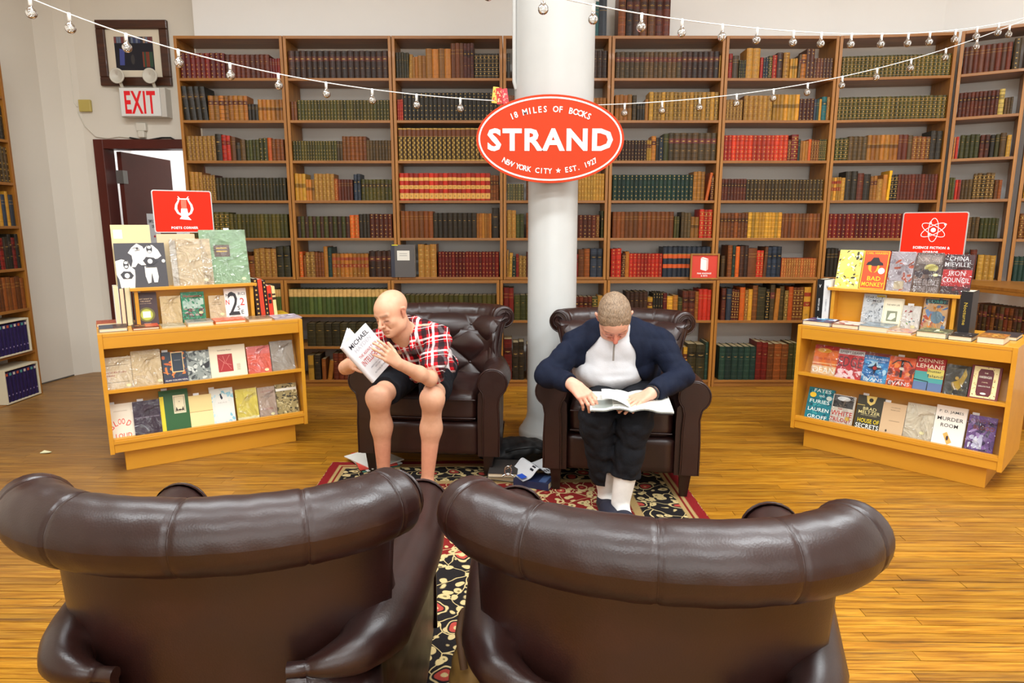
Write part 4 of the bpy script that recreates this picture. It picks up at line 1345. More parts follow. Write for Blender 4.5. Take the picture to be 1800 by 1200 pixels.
# ---- the other unit
front_row(RU, [
 (1424, 1468, 606, 660, 'orange and cream crime novel, first book on the upper shelf under the atom sign', (232, 120, 34), [('r', 0, .86, 1, 1, (206, 50, 34)), ('e', .4, .82, .3, .08, (240, 180, 60)), ('t', 'Deep Blue Sea', .5, .55, .08, .85, (190, 60, 30)), ('r', .0, .36, 1, .4, (244, 190, 120)), ('r', 0, 0, 1, .3, (240, 200, 150)), ('t', 'DEAN', .5, .15, .2, .9, (250, 246, 236))], dict(s=1)),
 (1466, 1513, 612, 668, 'red and grey thriller with a huge grey word under a white heading', (206, 54, 58), [('r', 0, .80, 1, .96, (228, 220, 216)), ('t', 'JEFFERY DEAVER', .5, .88, .08, .94, (60, 56, 60)), ('t', 'EDGE', .5, .56, .34, .9, (110, 60, 66)), ('n', 14, [(250, 220, 220), (246, 180, 180)], .2, (0, 0, 1, .3))], dict(s=1)),
 (1509, 1557, 619, 676, 'blue fantasy novel with a dark star emblem and flames', (44, 130, 196), [('n', 30, [(80, 170, 220), (30, 96, 160), (190, 226, 240)], .2, (0, 0, 1, .8)), ('r', 0, .9, 1, 1, (150, 60, 60)), ('t', 'A DARKNESS', .5, .80, .07, .9, (230, 240, 246)), ('t', 'FORGED IN FIRE', .5, .71, .04, .7, (230, 240, 246)), ('p', [(.5, .68), (.57, .53), (.82, .48), (.57, .42), (.5, .26), (.43, .42), (.18, .48), (.43, .53)], (30, 36, 60)), ('e', .5, .48, .08, .06, (200, 60, 50)), ('t', 'CHRIS', .5, .20, .06, .4, (240, 240, 240)), ('t', 'EVANS', .5, .09, .12, .72, (250, 250, 250))], dict(s=1)),
 (1555, 1603, 626, 682, 'orange fantasy novel with a dark crossbow shape', (232, 96, 30), [('n', 26, [(246, 150, 60), (206, 60, 24), (120, 40, 30)], .2, (0, 0, 1, .9)), ('r', .46, .3, .56, .86, (50, 34, 34)), ('l', [(.12, .72), (.3, .86), (.5, .88), (.74, .86), (.9, .7)], .05, (50, 34, 34)), ('e', .51, .6, .1, .05, (230, 220, 200)), ('t', 'CHRIS', .5, .22, .05, .36, (250, 240, 230)), ('t', 'EVANS', .5, .10, .12, .8, (250, 250, 250))], dict(s=1, slip=.4)),
 (1601, 1654, 627, 691, 'thriller with large cream author name on red above a green window', (170, 40, 34), [('r', 0, .0, 1, .56, (70, 150, 146)), ('r', 0, 0, 1, .24, (90, 110, 150)), ('l', [(0, .3), (.5, .26), (.5, 0)], .04, (26, 34, 44)), ('r', .42, .50, 1, .66, (206, 190, 90)), ('r', .5, .38, 1, .5, (200, 184, 96)), ('t', 'DENNIS', .5, .90, .11, .84, (244, 226, 200)), ('t', 'LEHANE', .5, .73, .12, .96, (244, 226, 200)), ('t', 'Shutter', .66, .59, .07, .5, (40, 50, 40)), ('t', 'Island', .72, .45, .08, .5, (50, 60, 50))], {}),
 (1655, 1699, 640, 697, 'dark olive novel with a golden winged figure', (60, 56, 44), [('p', [(.5, .05), (.74, .3), (.9, .7), (.8, .92), (.66, .6), (.52, .48), (.3, .4), (.36, .2)], (186, 150, 40)), ('e', .5, .56, .08, .06, (200, 160, 70)), ('n', 10, [(90, 84, 50), (40, 36, 30)], .2, (0, .0, 1, .3)), ('r', .2, .86, .8, .88, (120, 110, 80))], dict(s=1)),
 (1698, 1753, 642, 706, 'maroon book with a cream flowered border and lettered centre panel', (112, 38, 46), [('r', .08, .03, .92, .97, (238, 222, 164)), ('n', 60, [(112, 38, 46), (190, 150, 70)], .035, (.09, .04, .91, .96)), ('p', [(.3, .08), (.7, .08), (.76, .18), (.76, .8), (.7, .9), (.3, .9), (.24, .8), (.24, .18)], (96, 34, 42)), ('t', 'THE', .5, .78, .035, .12, (240, 230, 200)), ('t', 'HARBINGER', .5, .66, .07, .42, (240, 236, 220)), ('t', 'A NOVEL', .5, .50, .03, .2, (240, 220, 180)), ('t', 'SHERLOCK TALES', .5, .38, .035, .4, (240, 236, 220)), ('e', .5, .16, .1, .03, (240, 236, 220))], {}),
], .045, .472 + .015, math.radians(17))
front_row(RU, [
 (1412, 1458, 681, 737, 'teal novel with white capitals and a yellow seal, left end of bottom shelf', (30, 118, 130), [('n', 50, [(24, 96, 112), (60, 150, 156), (20, 80, 96)], .12, (0, 0, 1, 1)), ('t', 'FATES', .55, .92, .1, .66, (226, 240, 236)), ('t', 'AND', .55, .76, .06, .22, (226, 240, 236)), ('t', 'FURIES', .5, .58, .11, .78, (226, 240, 236)), ('t', 'LAUREN', .5, .33, .11, .82, (240, 246, 240)), ('t', 'GROFF', .5, .10, .11, .76, (240, 246, 240)), ('e', .2, .77, .13, .08, (236, 196, 50)), ('e', .85, .72, .11, .07, (190, 200, 190))], {}),
 (1456, 1496, 693, 745, 'white book with bold red capitals below a dark photograph', (232, 222, 206), [('r', .04, .58, .96, .98, (80, 76, 74)), ('e', .5, .88, .3, .08, (236, 236, 232)), ('n', 12, [(120, 110, 100), (50, 46, 46)], .15, (.04, .6, .96, .82)), ('t', 'THE', .4, .53, .05, .2, (206, 40, 36)), ('t', 'WHITE', .5, .38, .17, .96, (206, 40, 36)), ('t', 'TRILOGY', .5, .17, .14, .96, (206, 40, 36)), ('e', .8, .24, .11, .07, (240, 200, 90))], dict(s=1)),
 (1498, 1547, 695, 754, 'black and gold thriller with yellow and white capitals', (60, 56, 42), [('p', [(.3, 1), (.36, .8), (.5, .72), (.64, .8), (.7, 1)], (222, 196, 110)), ('e', .5, .88, .08, .06, (40, 36, 30)), ('r', 0, .7, .3, .72, (190, 170, 90)), ('t', 'BRAD', .5, .62, .09, .5, (226, 214, 150)), ('t', 'MELTZER', .5, .51, .09, .8, (226, 214, 150)), ('t', 'AND TOD GOLDBERG', .5, .43, .03, .6, (200, 190, 140)), ('t', 'HOUSE OF', .52, .27, .12, .8, (240, 214, 40)), ('t', 'SECRETS', .5, .11, .13, .86, (248, 248, 240))], dict(slip=.25)),
 (1543, 1586, 707, 763, 'plain tan paper proof with small type and yellow slip', (206, 176, 138), [('t', 'UNCORRECTED', .55, .86, .03, .4, (110, 90, 70)), ('t', 'PROOF COPY', .55, .78, .03, .4, (110, 90, 70)), ('r', .35, .44, .8, .45, (120, 100, 80)), ('e', .3, .12, .04, .04, (70, 60, 50))], dict(slip=.15)),
 (1584, 1636, 709, 773, 'plain ivory book in a clear wrapper on the bottom shelf', (226, 214, 190), [('n', 6, [(214, 200, 176)], .05, (.1, .1, .9, .9))], dict(s=1, dot=(.66, .22))),
 (1634, 1691, 713, 784, 'white crime novel with black capitals and a small tilted tan tag', (240, 234, 224), [('t', 'P. D. JAMES', .5, .86, .06, .78, (40, 50, 56)), ('t', 'MURDER', .5, .68, .09, .84, (44, 38, 40)), ('t', 'ROOM', .5, .52, .09, .56, (44, 38, 40)), ('p', [(.34, .3), (.46, .36), (.66, .12), (.52, .05)], (214, 170, 90)), ('e', .5, .21, .04, .06, (60, 40, 50))], {}),
 (1692, 1744, 730, 796, 'purple fantasy novel with ragged brown lettering and white mist', (122, 84, 150), [('n', 40, [(150, 110, 176), (90, 60, 120), (180, 150, 200), (70, 50, 90)], .2, (0, 0, 1, .9)), ('n', 16, [(236, 236, 244), (210, 206, 226)], .2, (.1, .1, .6, .5)), ('t', "KING'S", .42, .86, .10, .66, (120, 60, 40)), ('t', 'BLOOD', .58, .68, .11, .74, (150, 70, 40))], dict(s=1, slip=.2)),
], .045, .190, math.radians(17))
front_row(RU, [
 (1511, 1550, 516, 565, 'white comic page cover with grey line drawings on the riser', (226, 228, 230), [('t', 'STAR CITY', .5, .90, .07, .8, (50, 50, 60)), ('t', 'COMICS', .5, .80, .08, .7, (50, 50, 60)), ('r', .6, .92, 1, .98, (230, 200, 60)), ('n', 40, [(170, 176, 184), (110, 116, 124), (206, 210, 214)], .08, (.05, .05, .95, .72))], dict(s=1)),
 (1547, 1583, 523, 570, 'cream book with a thin frame and a small engraved hand', (234, 224, 196), [('l', [(.06, .04), (.94, .04), (.94, .96), (.06, .96), (.06, .04)], .01, (170, 150, 110)), ('t', 'THE NEW LIFE', .5, .78, .05, .66, (80, 70, 50)), ('r', .24, .24, .76, .58, (130, 134, 110)), ('p', [(.3, .3), (.42, .5), (.66, .52), (.7, .38), (.5, .28)], (224, 222, 200))], {}),
 (1581, 1614, 536, 574, 'small white book with red scribbles and a paper slip', (236, 230, 222), [('n', 8, [(190, 50, 50), (150, 40, 40)], .08, (.15, .45, .6, .85)), ('n', 6, [(150, 180, 90), (90, 140, 150)], .08, (.2, .1, .8, .4))], dict(s=1, dot=(.7, .15), slip=.4)),
 (1617, 1661, 523, 577, 'painted cover of blue and orange shapes, last on the riser', (214, 170, 120), [('n', 40, [(230, 150, 60), (70, 110, 160), (226, 206, 180), (120, 150, 190), (200, 90, 60)], .17, (0, 0, 1, 1)), ('r', .05, .84, .98, .97, (60, 76, 90)), ('t', 'CORBY', .52, .905, .09, .8, (90, 200, 190)), ('e', .6, .45, .25, .18, (120, 146, 160)), ('e', .5, .1, .12, .05, (240, 224, 120))], dict(s=1)),
], .238, RU.H, math.radians(11))
front_row(RU, [
 (1466, 1509, 439, 501, 'yellow and cream cover with curling black leaf pattern', (230, 214, 110), [('n', 70, [(60, 54, 40), (240, 232, 180), (206, 180, 60), (250, 246, 214)], .1, (.02, .02, .98, .98)), ('e', .5, .4, .2, .12, (236, 214, 90))], {}),
 (1509, 1555, 440, 504, 'orange red comic novel with a black pirate hat and yellow title', (226, 78, 34), [('l', [(.02, .02), (.98, .02), (.98, .98), (.02, .98), (.02, .02)], .03, (240, 200, 30)), ('t', 'CARL HIAASEN', .5, .93, .05, .84, (240, 200, 30)), ('e', .46, .58, .22, .15, (238, 170, 40)), ('p', [(.14, .62), (.2, .7), (.3, .72), (.4, .82), (.6, .82), (.68, .72), (.8, .68), (.82, .62), (.62, .62), (.5, .56), (.34, .62)], (36, 30, 34)), ('p', [(.36, .6), (.6, .6), (.56, .48), (.46, .42), (.38, .48)], (190, 70, 30)), ('e', .78, .48, .13, .08, (246, 236, 224)), ('t', 'BAD', .54, .28, .11, .52, (244, 206, 40)), ('t', 'MONKEY', .52, .13, .11, .86, (244, 206, 40))], {}),
 (1556, 1600, 442, 508, 'silver grey novel in crinkled wrapper between the red and brown covers', (186, 176, 182), [('n', 26, [(160, 150, 160), (206, 200, 206), (140, 124, 130), (190, 90, 60)], .16, (0, 0, 1, .8)), ('r', .3, .05, .7, .25, (206, 190, 160))], dict(s=1)),
 (1601, 1650, 444, 512, 'brown novel with silver capitals above and below a pale face', (110, 92, 86), [('r', .05, .72, .95, .95, (150, 136, 130)), ('t', 'THOMAS HARRIS', .5, .84, .13, .86, (214, 190, 180)), ('e', .6, .62, .26, .1, (206, 196, 120)), ('n', 14, [(70, 56, 60), (140, 110, 96)], .2, (0, .3, 1, .6)), ('t', 'THE SILENCE', .5, .26, .15, .92, (190, 176, 174)), ('t', 'OF THE LAMBS', .5, .09, .13, .92, (190, 176, 174))], dict(s=1, dot=(.8, .45))),
 (1650, 1703, 447, 517, 'dark and red novel in wrapper with large white capitals, end of top row', (70, 34, 40), [('r', 0, .18, 1, .62, (196, 28, 32)), ('r', 0, .0, 1, .2, (66, 30, 36)), ('n', 12, [(40, 22, 30), (120, 30, 40)], .16, (.4, 0, 1, .26)), ('t', 'CHINA', .5, .90, .11, .66, (244, 240, 240)), ('t', 'MIEVILLE', .46, .75, .11, .86, (244, 240, 240)), ('t', 'IRON', .5, .53, .12, .56, (244, 240, 240)), ('t', 'COUNCIL', .5, .36, .12, .94, (244, 240, 240))], dict(s=1)),
], .262, RU.rt, math.radians(14))
spine_book(RU, 'black book standing left of the riser under the atom sign', .022, .25, .040, .27, .16, (24, 24, 26), [('t', 'V', .84, .5, .05, (230, 230, 230), 0), ('t', 'WINTER LINE', .4, .22, .3, (230, 230, 230)), ('t', 'A', .08, .4, .04, (230, 230, 230), 0)])
spine_book(RU, 'white book standing between the black one and the riser', .066, .25, .040, .265, .16, (226, 226, 226), [('t', 'V', .84, .5, .05, (60, 60, 66), 0), ('t', 'SUMMER LINE', .4, .22, .3, (170, 170, 176))])
spine_book(RU, 'black book with gilt spine script standing right of the riser', .82, .22, .055, .25, .16, (34, 32, 34), [('t', 'Nocturne', .5, .3, .5, (190, 160, 60))])
top_book(RU, 1409, 1460, 571, 'blue and white book lying flat, first in the row under the atom sign', (70, 60, 90), [('n', 16, [(60, 150, 190), (230, 230, 236), (120, 60, 90)], .2, (0, 0, 1, 1))], .028, .17, w=.03)
top_book(RU, 1460, 1510, 579, 'book with dark red boards lying flat, second in the row', (120, 30, 34), [('r', .04, .04, .96, .96, (206, 190, 176)), ('n', 10, [(150, 60, 60), (230, 220, 210)], .2, (.1, .1, .9, .9))], .026, .17, w=.03)
top_book(RU, 1507, 1562, 586, 'thick grey wrapped book lying flat, third in the row', (150, 160, 164), [('n', 14, [(190, 200, 206), (110, 120, 130)], .25, (0, 0, 1, 1))], .032, .19, s=1, w=.03)
top_book(RU, 1557, 1603, 590, 'thin pink and cream book lying flat, fourth in the row', (220, 176, 150), [('n', 12, [(236, 130, 70), (240, 230, 214), (180, 120, 150)], .2, (0, 0, 1, 1))], .016, .16, s=1, w=.03)
top_book(RU, 1608, 1664, 595, 'thick book with mottled green and white top lying flat, fifth in the row', (90, 94, 70), [('n', 24, [(226, 224, 190), (150, 150, 90), (60, 60, 50)], .16, (0, 0, 1, 1))], .032, .18, w=.03)
top_book(RU, 1664, 1709, 602, 'black covered book lying flat with a cracked white pattern', (40, 34, 34), [('n', 16, [(190, 180, 170), (90, 80, 76)], .1, (0, 0, 1, 1))], .026, .17, w=.03)
top_book(RU, 1714, 1766, 607, 'thick book with a brown and gold top lying at the corner', (150, 96, 40), [('n', 24, [(214, 160, 70), (90, 50, 24), (190, 110, 50)], .16, (.05, .05, .95, .95))], .036, .17, w=.03)
top_book(RU, 1722, 1790, 592, 'dark grey album lying at the back corner by the window side', (52, 46, 48), [('n', 8, [(70, 60, 62)], .2, (0, 0, 1, 1))], .02, .2, w=.24)

# ------------------------------------------------------------ section signs on the units
SILVER = mat('brushed_aluminium', (190, 190, 188), .35, .7)
SIGNRED = mat('sign_red', (222, 38, 12), .5, 0, .02, 3, spec=.15)
def section_sign(unit, label, u0, u1, z0, z1, w, texts, emblem, lean=0):
    W, H = u1 - u0, z1 - z0
    M = unit.M @ Matrix.Translation(((u0 + u1) / 2, w, z0)) @ Matrix.Rotation(-.06, 4, 'X')
    o = empty('section_sign', label, 'sign', M=M, group='red section signs')
    def rr(x0, y0, x1, y1, r):
        return [p for (cx, cy, a) in ((x1 - r, y1 - r, 0), (x0 + r, y1 - r, PI / 2), (x0 + r, y0 + r, PI), (x1 - r, y0 + r, 1.5 * PI)) for p in ellipse(cx, cy, r, r, 5, a, a + PI / 2 * 1.25)]
    A = basis((0, 0, 0), (1, 0, 0), (0, 0, 1), (0, -1, 0))
    MB().prism(rr(-W / 2, 0, W / 2, H, .014), -.008, 0, M=A).build('frame', SILVER, o)
    MB().prism(rr(-W / 2 + .006, .006, W / 2 - .006, H - .006, .01), 0, .0015, M=A).build('panel', SIGNRED, o)
    m = MB()
    emblem(m, A)
    m.build('emblem', PRINT, o)
    m = MB()
    for (t, cy, w_) in texts:
        put_text(m, t, 0, cy, .014, W_, w_, .03, 0, .003, A)
    m.build('lettering', PRINT, o)
    MB().box(-.008, .008, .009, .015, -(z0 - unit.rt), H * .5).box(-.06, .06, .0, .07, -(z0 - unit.rt), -(z0 - unit.rt) + .004).build('stand', SILVER, o)
def lyre(m, A):
    c = W_
    cx, cy, s = .005, .155, .001
    for sg in (-1, 1):
        strip(m, [(cx + sg * a * s, cy + b * s) for a, b in ((30, 66), (22, 56), (28, 40), (42, 14), (46, -10), (36, -34), (14, -50))], [.004, .007, .009, .013, .015, .013, .010], c, .003, A)
    flat(m, [(cx - .033, cy + .047), (cx + .033, cy + .047), (cx + .033, cy + .054), (cx - .033, cy + .054)], c, .0034, A)
    flat(m, [(cx - .017, cy - .008), (cx + .017, cy - .008), (cx + .022, cy - .05), (cx, cy - .06), (cx - .022, cy - .05)], c, .0034, A)
    flat(m, [(cx - .018, cy - .054), (cx + .018, cy - .054), (cx + .036, cy - .078), (cx - .03, cy - .072)], c, .0038, A)
    for i in range(-4, 5):
        strip(m, [(cx + i * .0034, cy + .047), (cx + i * .0034, cy - .01)], .0013, S(250, 170, 140), .0031, A)
def atom(m, A):
    cx, cy = 0, .155
    for k in range(3):
        a = PI / 2 + k * PI / 3
        pts = [(cx + .068 * math.cos(t) * math.cos(a) - .025 * math.sin(t) * math.sin(a), cy + .068 * math.cos(t) * math.sin(a) + .025 * math.sin(t) * math.cos(a)) for t in [2 * PI * i / 36 for i in range(36)]]
        strip(m, pts, .0032, W_, .003 + k * .0002, A, True)
    flat(m, ellipse(cx, cy, .013, .013), W_, .004, A)
    for (x, y) in ((-.018, .042), (.058, .032), (-.018, -.024)):
        flat(m, ellipse(cx + x, cy + y, .0065, .0065, 14), W_, .004, A)
section_sign(LU, 'red sign with a white lyre on the unit nearest the exit door', .355, .69, 1.352, 1.61, .39, [('POETS CORNER', .03, .15)], lyre)
section_sign(RU, 'red sign with a white atom on the unit at the window side', .415, .75, 1.215, 1.475, .39, [('SCIENCE FICTION &', .052, .19), ('HORROR', .026, .08)], atom)

# ------------------------------------------------------------ oval sign on the pillar
mb = MB()
sx, sz = .225, 1.897
o = empty('oval_sign', 'large oval orange red shop sign with white lettering on the pillar', 'sign', (sx, 4.005, sz))
A = basis((0, 0, 0), (1, 0, 0), (0, 0, 1), (0, -1, 0))
MB().prism(ellipse(0, 0, .436, .252, 72), -.016, 0, M=A).build('panel', mat('oval_sign_red', (192, 60, 28), .6, 0, .02, 3, spec=.15), o)
m = MB()
strip(m, ellipse(0, 0, .418, .234, 72), .009, W_, .0012, A, True)
m.build('border', PRINT, o)
m = MB()
put_text(m, 'STRAND', 0, -.002, .118, W_, .74, .034, 0, .0015, A)
m.build('title_lettering', PRINT, o)
m = MB()
def arc_text(txt, rx, ry, a0, a1, h, top=True):
    n = len(txt)
    for i, ch in enumerate(txt):
        if ch == ' ': continue
        a = a0 + (a1 - a0) * i / (n - 1)
        x, y = rx * math.cos(a), ry * math.sin(a)
        tx, ty = -rx * math.sin(a), ry * math.cos(a)
        if a1 < a0: tx, ty = -tx, -ty
        if ch == '*':
            flat(m, [(x + h * .55 * (1 if q % 2 == 0 else .42) * math.cos(PI / 2 + q * PI / 5), y + h * .55 * (1 if q % 2 == 0 else .42) * math.sin(PI / 2 + q * PI / 5)) for q in range(10)], W_, .0015, A)
            continue
        wd = text2d(ch, .016)[2] * h * .9
        put_text(m, ch, x, y, h, W_, wd, .016, math.atan2(ty, tx), .0015, A)
arc_text('18 MILES OF BOOKS', .345, .170, math.radians(131), math.radians(49), .034)
m.build('motto_lettering', PRINT, o)
m = MB()
arc_text('NEW YORK CITY * EST. 1927', .36, .182, math.radians(222), math.radians(318), .030)
m.build('city_lettering', PRINT, o)
MB().box(-.03, .03, .016, .045, -.05, .05).build('bracket', SILVER, o)

# three little books hung on the conduit
for k, (px, py, c1, c2, rot, lb) in enumerate(((869, 166, (232, 190, 80), (206, 40, 34), .12, 'small yellow and red book propped beside the oval sign, outermost'), (879, 168, (190, 40, 36), (232, 200, 150), -.08, 'small deep red patterned book beside the oval sign, in the middle'), (890, 169, (206, 60, 70), (236, 180, 160), -.14, 'small rose red patterned book hung against the pillar casing'))):
    p = atT(px, py, 4.02)
    show_book(None, lb, 0, 0, 0, .036, .095, .012, 0, c1, [('n', 14, [c2], .2, (.1, .1, .9, .9))], M=Matrix.Translation(p + Vector((0, 0, -.05))) @ Matrix.Rotation(rot, 4, 'Y'), name='miniature_book')

# little framed sign hanging in front of the shelves
p = atY(1237, 491, 5.60)
o = empty('framed_shelf_sign', 'small wood-framed red sign with a white book, hung on the shelf edge', 'sign', p)
for a in ((-.122, .122, 0, .014), (-.122, .122, .206, .22)):
    MB().box(a[0], a[1], -.014, .006, a[2], a[3]).build('frame_rail', UPRIGHTW, o, bev=.001)
for a in ((-.122, -.108), (.108, .122)):
    MB().box(a[0], a[1], -.014, .006, .014, .206).build('frame_stile', UPRIGHTW, o, bev=.001)
MB().box(-.108, .108, -.004, .0, .014, .206).build('panel', mat('salmon_red_card', (210, 60, 42), .5), o)
m = MB()
A = basis((0, -.0045, 0), (1, 0, 0), (0, 0, 1), (0, -1, 0))
flat(m, [(-.034, .085), (.014, .072), (.014, .165), (-.034, .18)], W_, 0, A)
flat(m, [(.014, .072), (.03, .085), (.03, .172), (.014, .165)], S(250, 200, 190), 0, A)
flat(m, [(-.034, .183), (.014, .168), (.03, .175), (-.016, .19)], W_, .0002, A)
put_text(m, 'FINE BINDINGS', 0, .052, .012, W_, .12, .03, 0, 0, A)
put_text(m, '& SETS', 0, .032, .012, W_, .055, .03, 0, 0, A)
m.build('print', PRINT, o)

# big grey archive box among the books
p0 = atY(690, 488, 5.63)
show_book(None, 'large grey cloth archive box with a white label, among the old books', 0, 0, 0, .205, .275, .05, 0, (92, 88, 86), [('r', 0, 0, .16, 1, (52, 54, 66)), ('r', .26, .52, .78, .82, (232, 228, 216)), ('r', .36, .72, .68, .735, (150, 146, 140)), ('r', .36, .66, .68, .675, (150, 146, 140)), ('r', .05, .975, .3, 1.0, (226, 214, 40))], M=Matrix.Translation((p0.x + .095, 5.625, .958)), name='archive_box')

# volumes standing on top of the bookcases
def top_vol(px0, px1, yb, hpx, ck, st, i, lb, cs=None):
    a, b = atY(px0, yb, 5.68), atY(px1, yb, 5.68)
    h = atY(px0, yb - hpx, 5.68).z - a.z
    m_ = MB()
    book_geom(m_, Matrix.Identity(4), (b.x - a.x) * .96, h, .2, ck, st, i)
    o = m_.build('tall_book', BIND)
    o.location = ((a.x + b.x) / 2, 5.68, 2.906)
    tag(o, lb, 'book', 'books standing on top of the bookcases')
top_vol(1036, 1052, 63, 62, 'T', 'p', 1, 'teal blue book on top of the bookcase beside the pillar casing')
top_vol(1052, 1066, 63, 66, 'n', 'p', 2, 'navy purple book on top of the bookcase beside the teal one')
for i, (a, b, k_) in enumerate(((1086, 1099, 'b'), (1100, 1112, 'x'), (1112, 1124, 'x'), (1124, 1137, 'b'), (1138, 1151, 'b'), (1151, 1164, 'm'), (1164, 1177, 'm'))):
    top_vol(a, b, 63, 78, k_, 'L', i, '%s gilt-labelled folio on top of the bookcase, %s from the pillar' % (CC[k_][1], ordn[i]))

# ------------------------------------------------------------ things on the wall by the exit
def wallp(x, y, off=0):
    return atY(x, y, 6.2 - off)
tl, tr, br, bl = wallp(166, 35), wallp(294, 38), wallp(306, 154), wallp(184, 150)
cx, cz = (tl.x + tr.x + br.x + bl.x) / 4, (tl.z + bl.z + tr.z + br.z) / 4
w, h = (tr.x - tl.x + br.x - bl.x) / 2, (tl.z - bl.z + tr.z - br.z) / 2
o = empty('framed_picture', 'dark wood framed photograph of shelves hanging above the exit sign', 'picture', (cx, 6.2, cz))
FR = mat_wood('dark_walnut_frame', (92, 48, 24), (50, 24, 14), .35, 0, 8)
f = .075
for (a, b, c, d_) in ((-w / 2, w / 2, h / 2 - f, h / 2), (-w / 2, w / 2, -h / 2, -h / 2 + f)):
    MB().box(a, b, -.035, 0, c, d_).build('frame_rail', FR, o, bev=.006)
for (a, b) in ((-w / 2, -w / 2 + f), (w / 2 - f, w / 2)):
    MB().box(a, b, -.035, 0, -h / 2 + f, h / 2 - f).build('frame_stile', FR, o, bev=.006)
MB().box(-w / 2 + f, w / 2 - f, -.012, 0, -h / 2 + f, h / 2 - f, S(226, 214, 192)).build('mount', PRINT, o)
m = MB()
A = basis((0, -.0125, 0), (1, 0, 0), (0, 0, 1), (0, -1, 0))
pw, ph = w / 2 - f - .07, h / 2 - f - .06
flat(m, [(-pw, -ph), (pw, -ph), (pw, ph), (-pw, ph)], S(24, 24, 36), 0, A)
rr_ = random.Random(3)
for i in range(16):
    x0 = -pw + 2 * pw * i / 16
    flat(m, [(x0, ph * .62), (x0 + 2 * pw / 18, ph * .62), (x0 + 2 * pw / 18, ph * .98), (x0, ph * .98)], S(*rr_.choice(((60, 70, 110), (120, 60, 60), (160, 130, 110), (50, 50, 60), (110, 120, 140)))), .0003, A)
for i in range(6):
    x0 = pw * .42 + pw * .54 * i / 6
    flat(m, [(x0, -ph * .8), (x0 + pw * .075, -ph * .8), (x0 + pw * .075, ph * .1), (x0, ph * .1)], S(*rr_.choice(((110, 34, 34), (50, 80, 60), (130, 60, 40)))), .0003, A)
flat(m, [(-pw * .8, -ph * .7), (-pw * .55, -ph * .7), (-pw * .5, ph * .2), (-pw * .75, ph * .3)], S(70, 80, 150), .0003, A)
flat(m, ellipse(-pw * .1, -ph * .35, pw * .1, ph * .3), S(60, 56, 56), .0003, A)
m.build('photograph', PRINT, o)

e0, e1 = wallp(213, 205, .12), wallp(283, 205, .12)
et = wallp(213, 153, .12)
ew, eh = (e1.x - e0.x), et.z - e0.z
o = empty('exit_sign', 'white box exit sign with red letters and two lamp heads on top', 'sign', ((e0.x + e1.x) / 2, 6.2, e0.z))
MB().box(-ew / 2 - .01, ew / 2 + .045, -.10, 0, 0, eh).build('housing', mat('beige_plastic', (206, 200, 190), .5), o, bev=.004)
MB().box(-ew / 2, ew / 2 - .0, -.112, -.10, .006, eh - .006).build('face_plate', mat('exit_face_white', (232, 230, 226), .45), o, bev=.003)
m = MB()
A = basis((0, -.1125, 0), (1, 0, 0), (0, 0, 1), (0, -1, 0))
put_text(m, 'EXIT', 0, eh / 2, eh * .74, S(238, 30, 40), ew * .78, .025, 0, 0, A)
m.build('lettering', PRINT, o)
HEADM = mat('lamp_head_plastic', (216, 210, 196), .45)
for px in (205, 263):
    q = wallp(px, 133, .13) - o.location
    hd = MB().lathe([(0, .05), (.035, .05), (.062, .012), (.066, 0), (.060, -.006), (.052, 0), (.03, .018), (0, .024)], 24, M=Matrix.Translation(q) @ Matrix.Rotation(PI / 2, 4, 'X') @ Matrix.Scale(-1, 4, (0, 0, 1))).tube([(q.x + .01, q.y + .03, q.z - .05), (q.x + .012, q.y + .05, q.z - .09), (q.x + .012, q.y + .06, eh)], .014, 8).build('lamp_head', HEADM, o)
    MB().lathe([(0, -.004), (.04, 0), (.05, .001)], 20, M=Matrix.Translation(q) @ Matrix.Rotation(PI / 2, 4, 'X')).build('lens', GLASS, hd)
a, b = wallp(137, 176), wallp(160, 197)
o = MB().box(-(b.x - a.x) / 2, (b.x - a.x) / 2, -.03, 0, -(a.z - b.z) / 2, (a.z - b.z) / 2).build('alarm_box', mat('aged_yellow_plastic', (190, 170, 92), .5), bev=.006, loc=((a.x + b.x) / 2 + .02, 6.195, (a.z + b.z) / 2))
tag(o, 'small square yellowed plastic box on the wall beside the exit sign', 'wall box')
a, b = wallp(244, 218), wallp(260, 243)
o = empty('motion_sensor', 'small white sensor box above the door frame', 'sensor', ((a.x + b.x) / 2, 6.2, b.z))
MB().box(-.045, .045, -.04, 0, .06, .13).build('body', HEADM, o, bev=.006)
MB().box(-.03, .03, -.05, 0, 0, .06).build('lens_cover', HEADM, o, bev=.01)
o = MB().tube([wallp(x, y, .012) for x, y in ((113, 20), (116, 70), (125, 130), (130, 180), (136, 188))], .005, 6).tube([wallp(x, y, .012) for x, y in ((136, 196), (150, 222), (168, 240), (190, 243), (210, 240), (228, 242))], .004, 6).build('telephone_wire', HEADM)
tag(o, 'thin cream wire running down the corner and across to the door', 'wire')
o = MB().tube([wallp(x, y, .02) for x, y in ((228, 242), (245, 245), (262, 246), (285, 242), (300, 242), (309, 247))], .008, 6).build('black_cable', mat('black_rubber', (24, 24, 24), .5))
tag(o, 'black cable lying along the top of the door frame', 'cable')

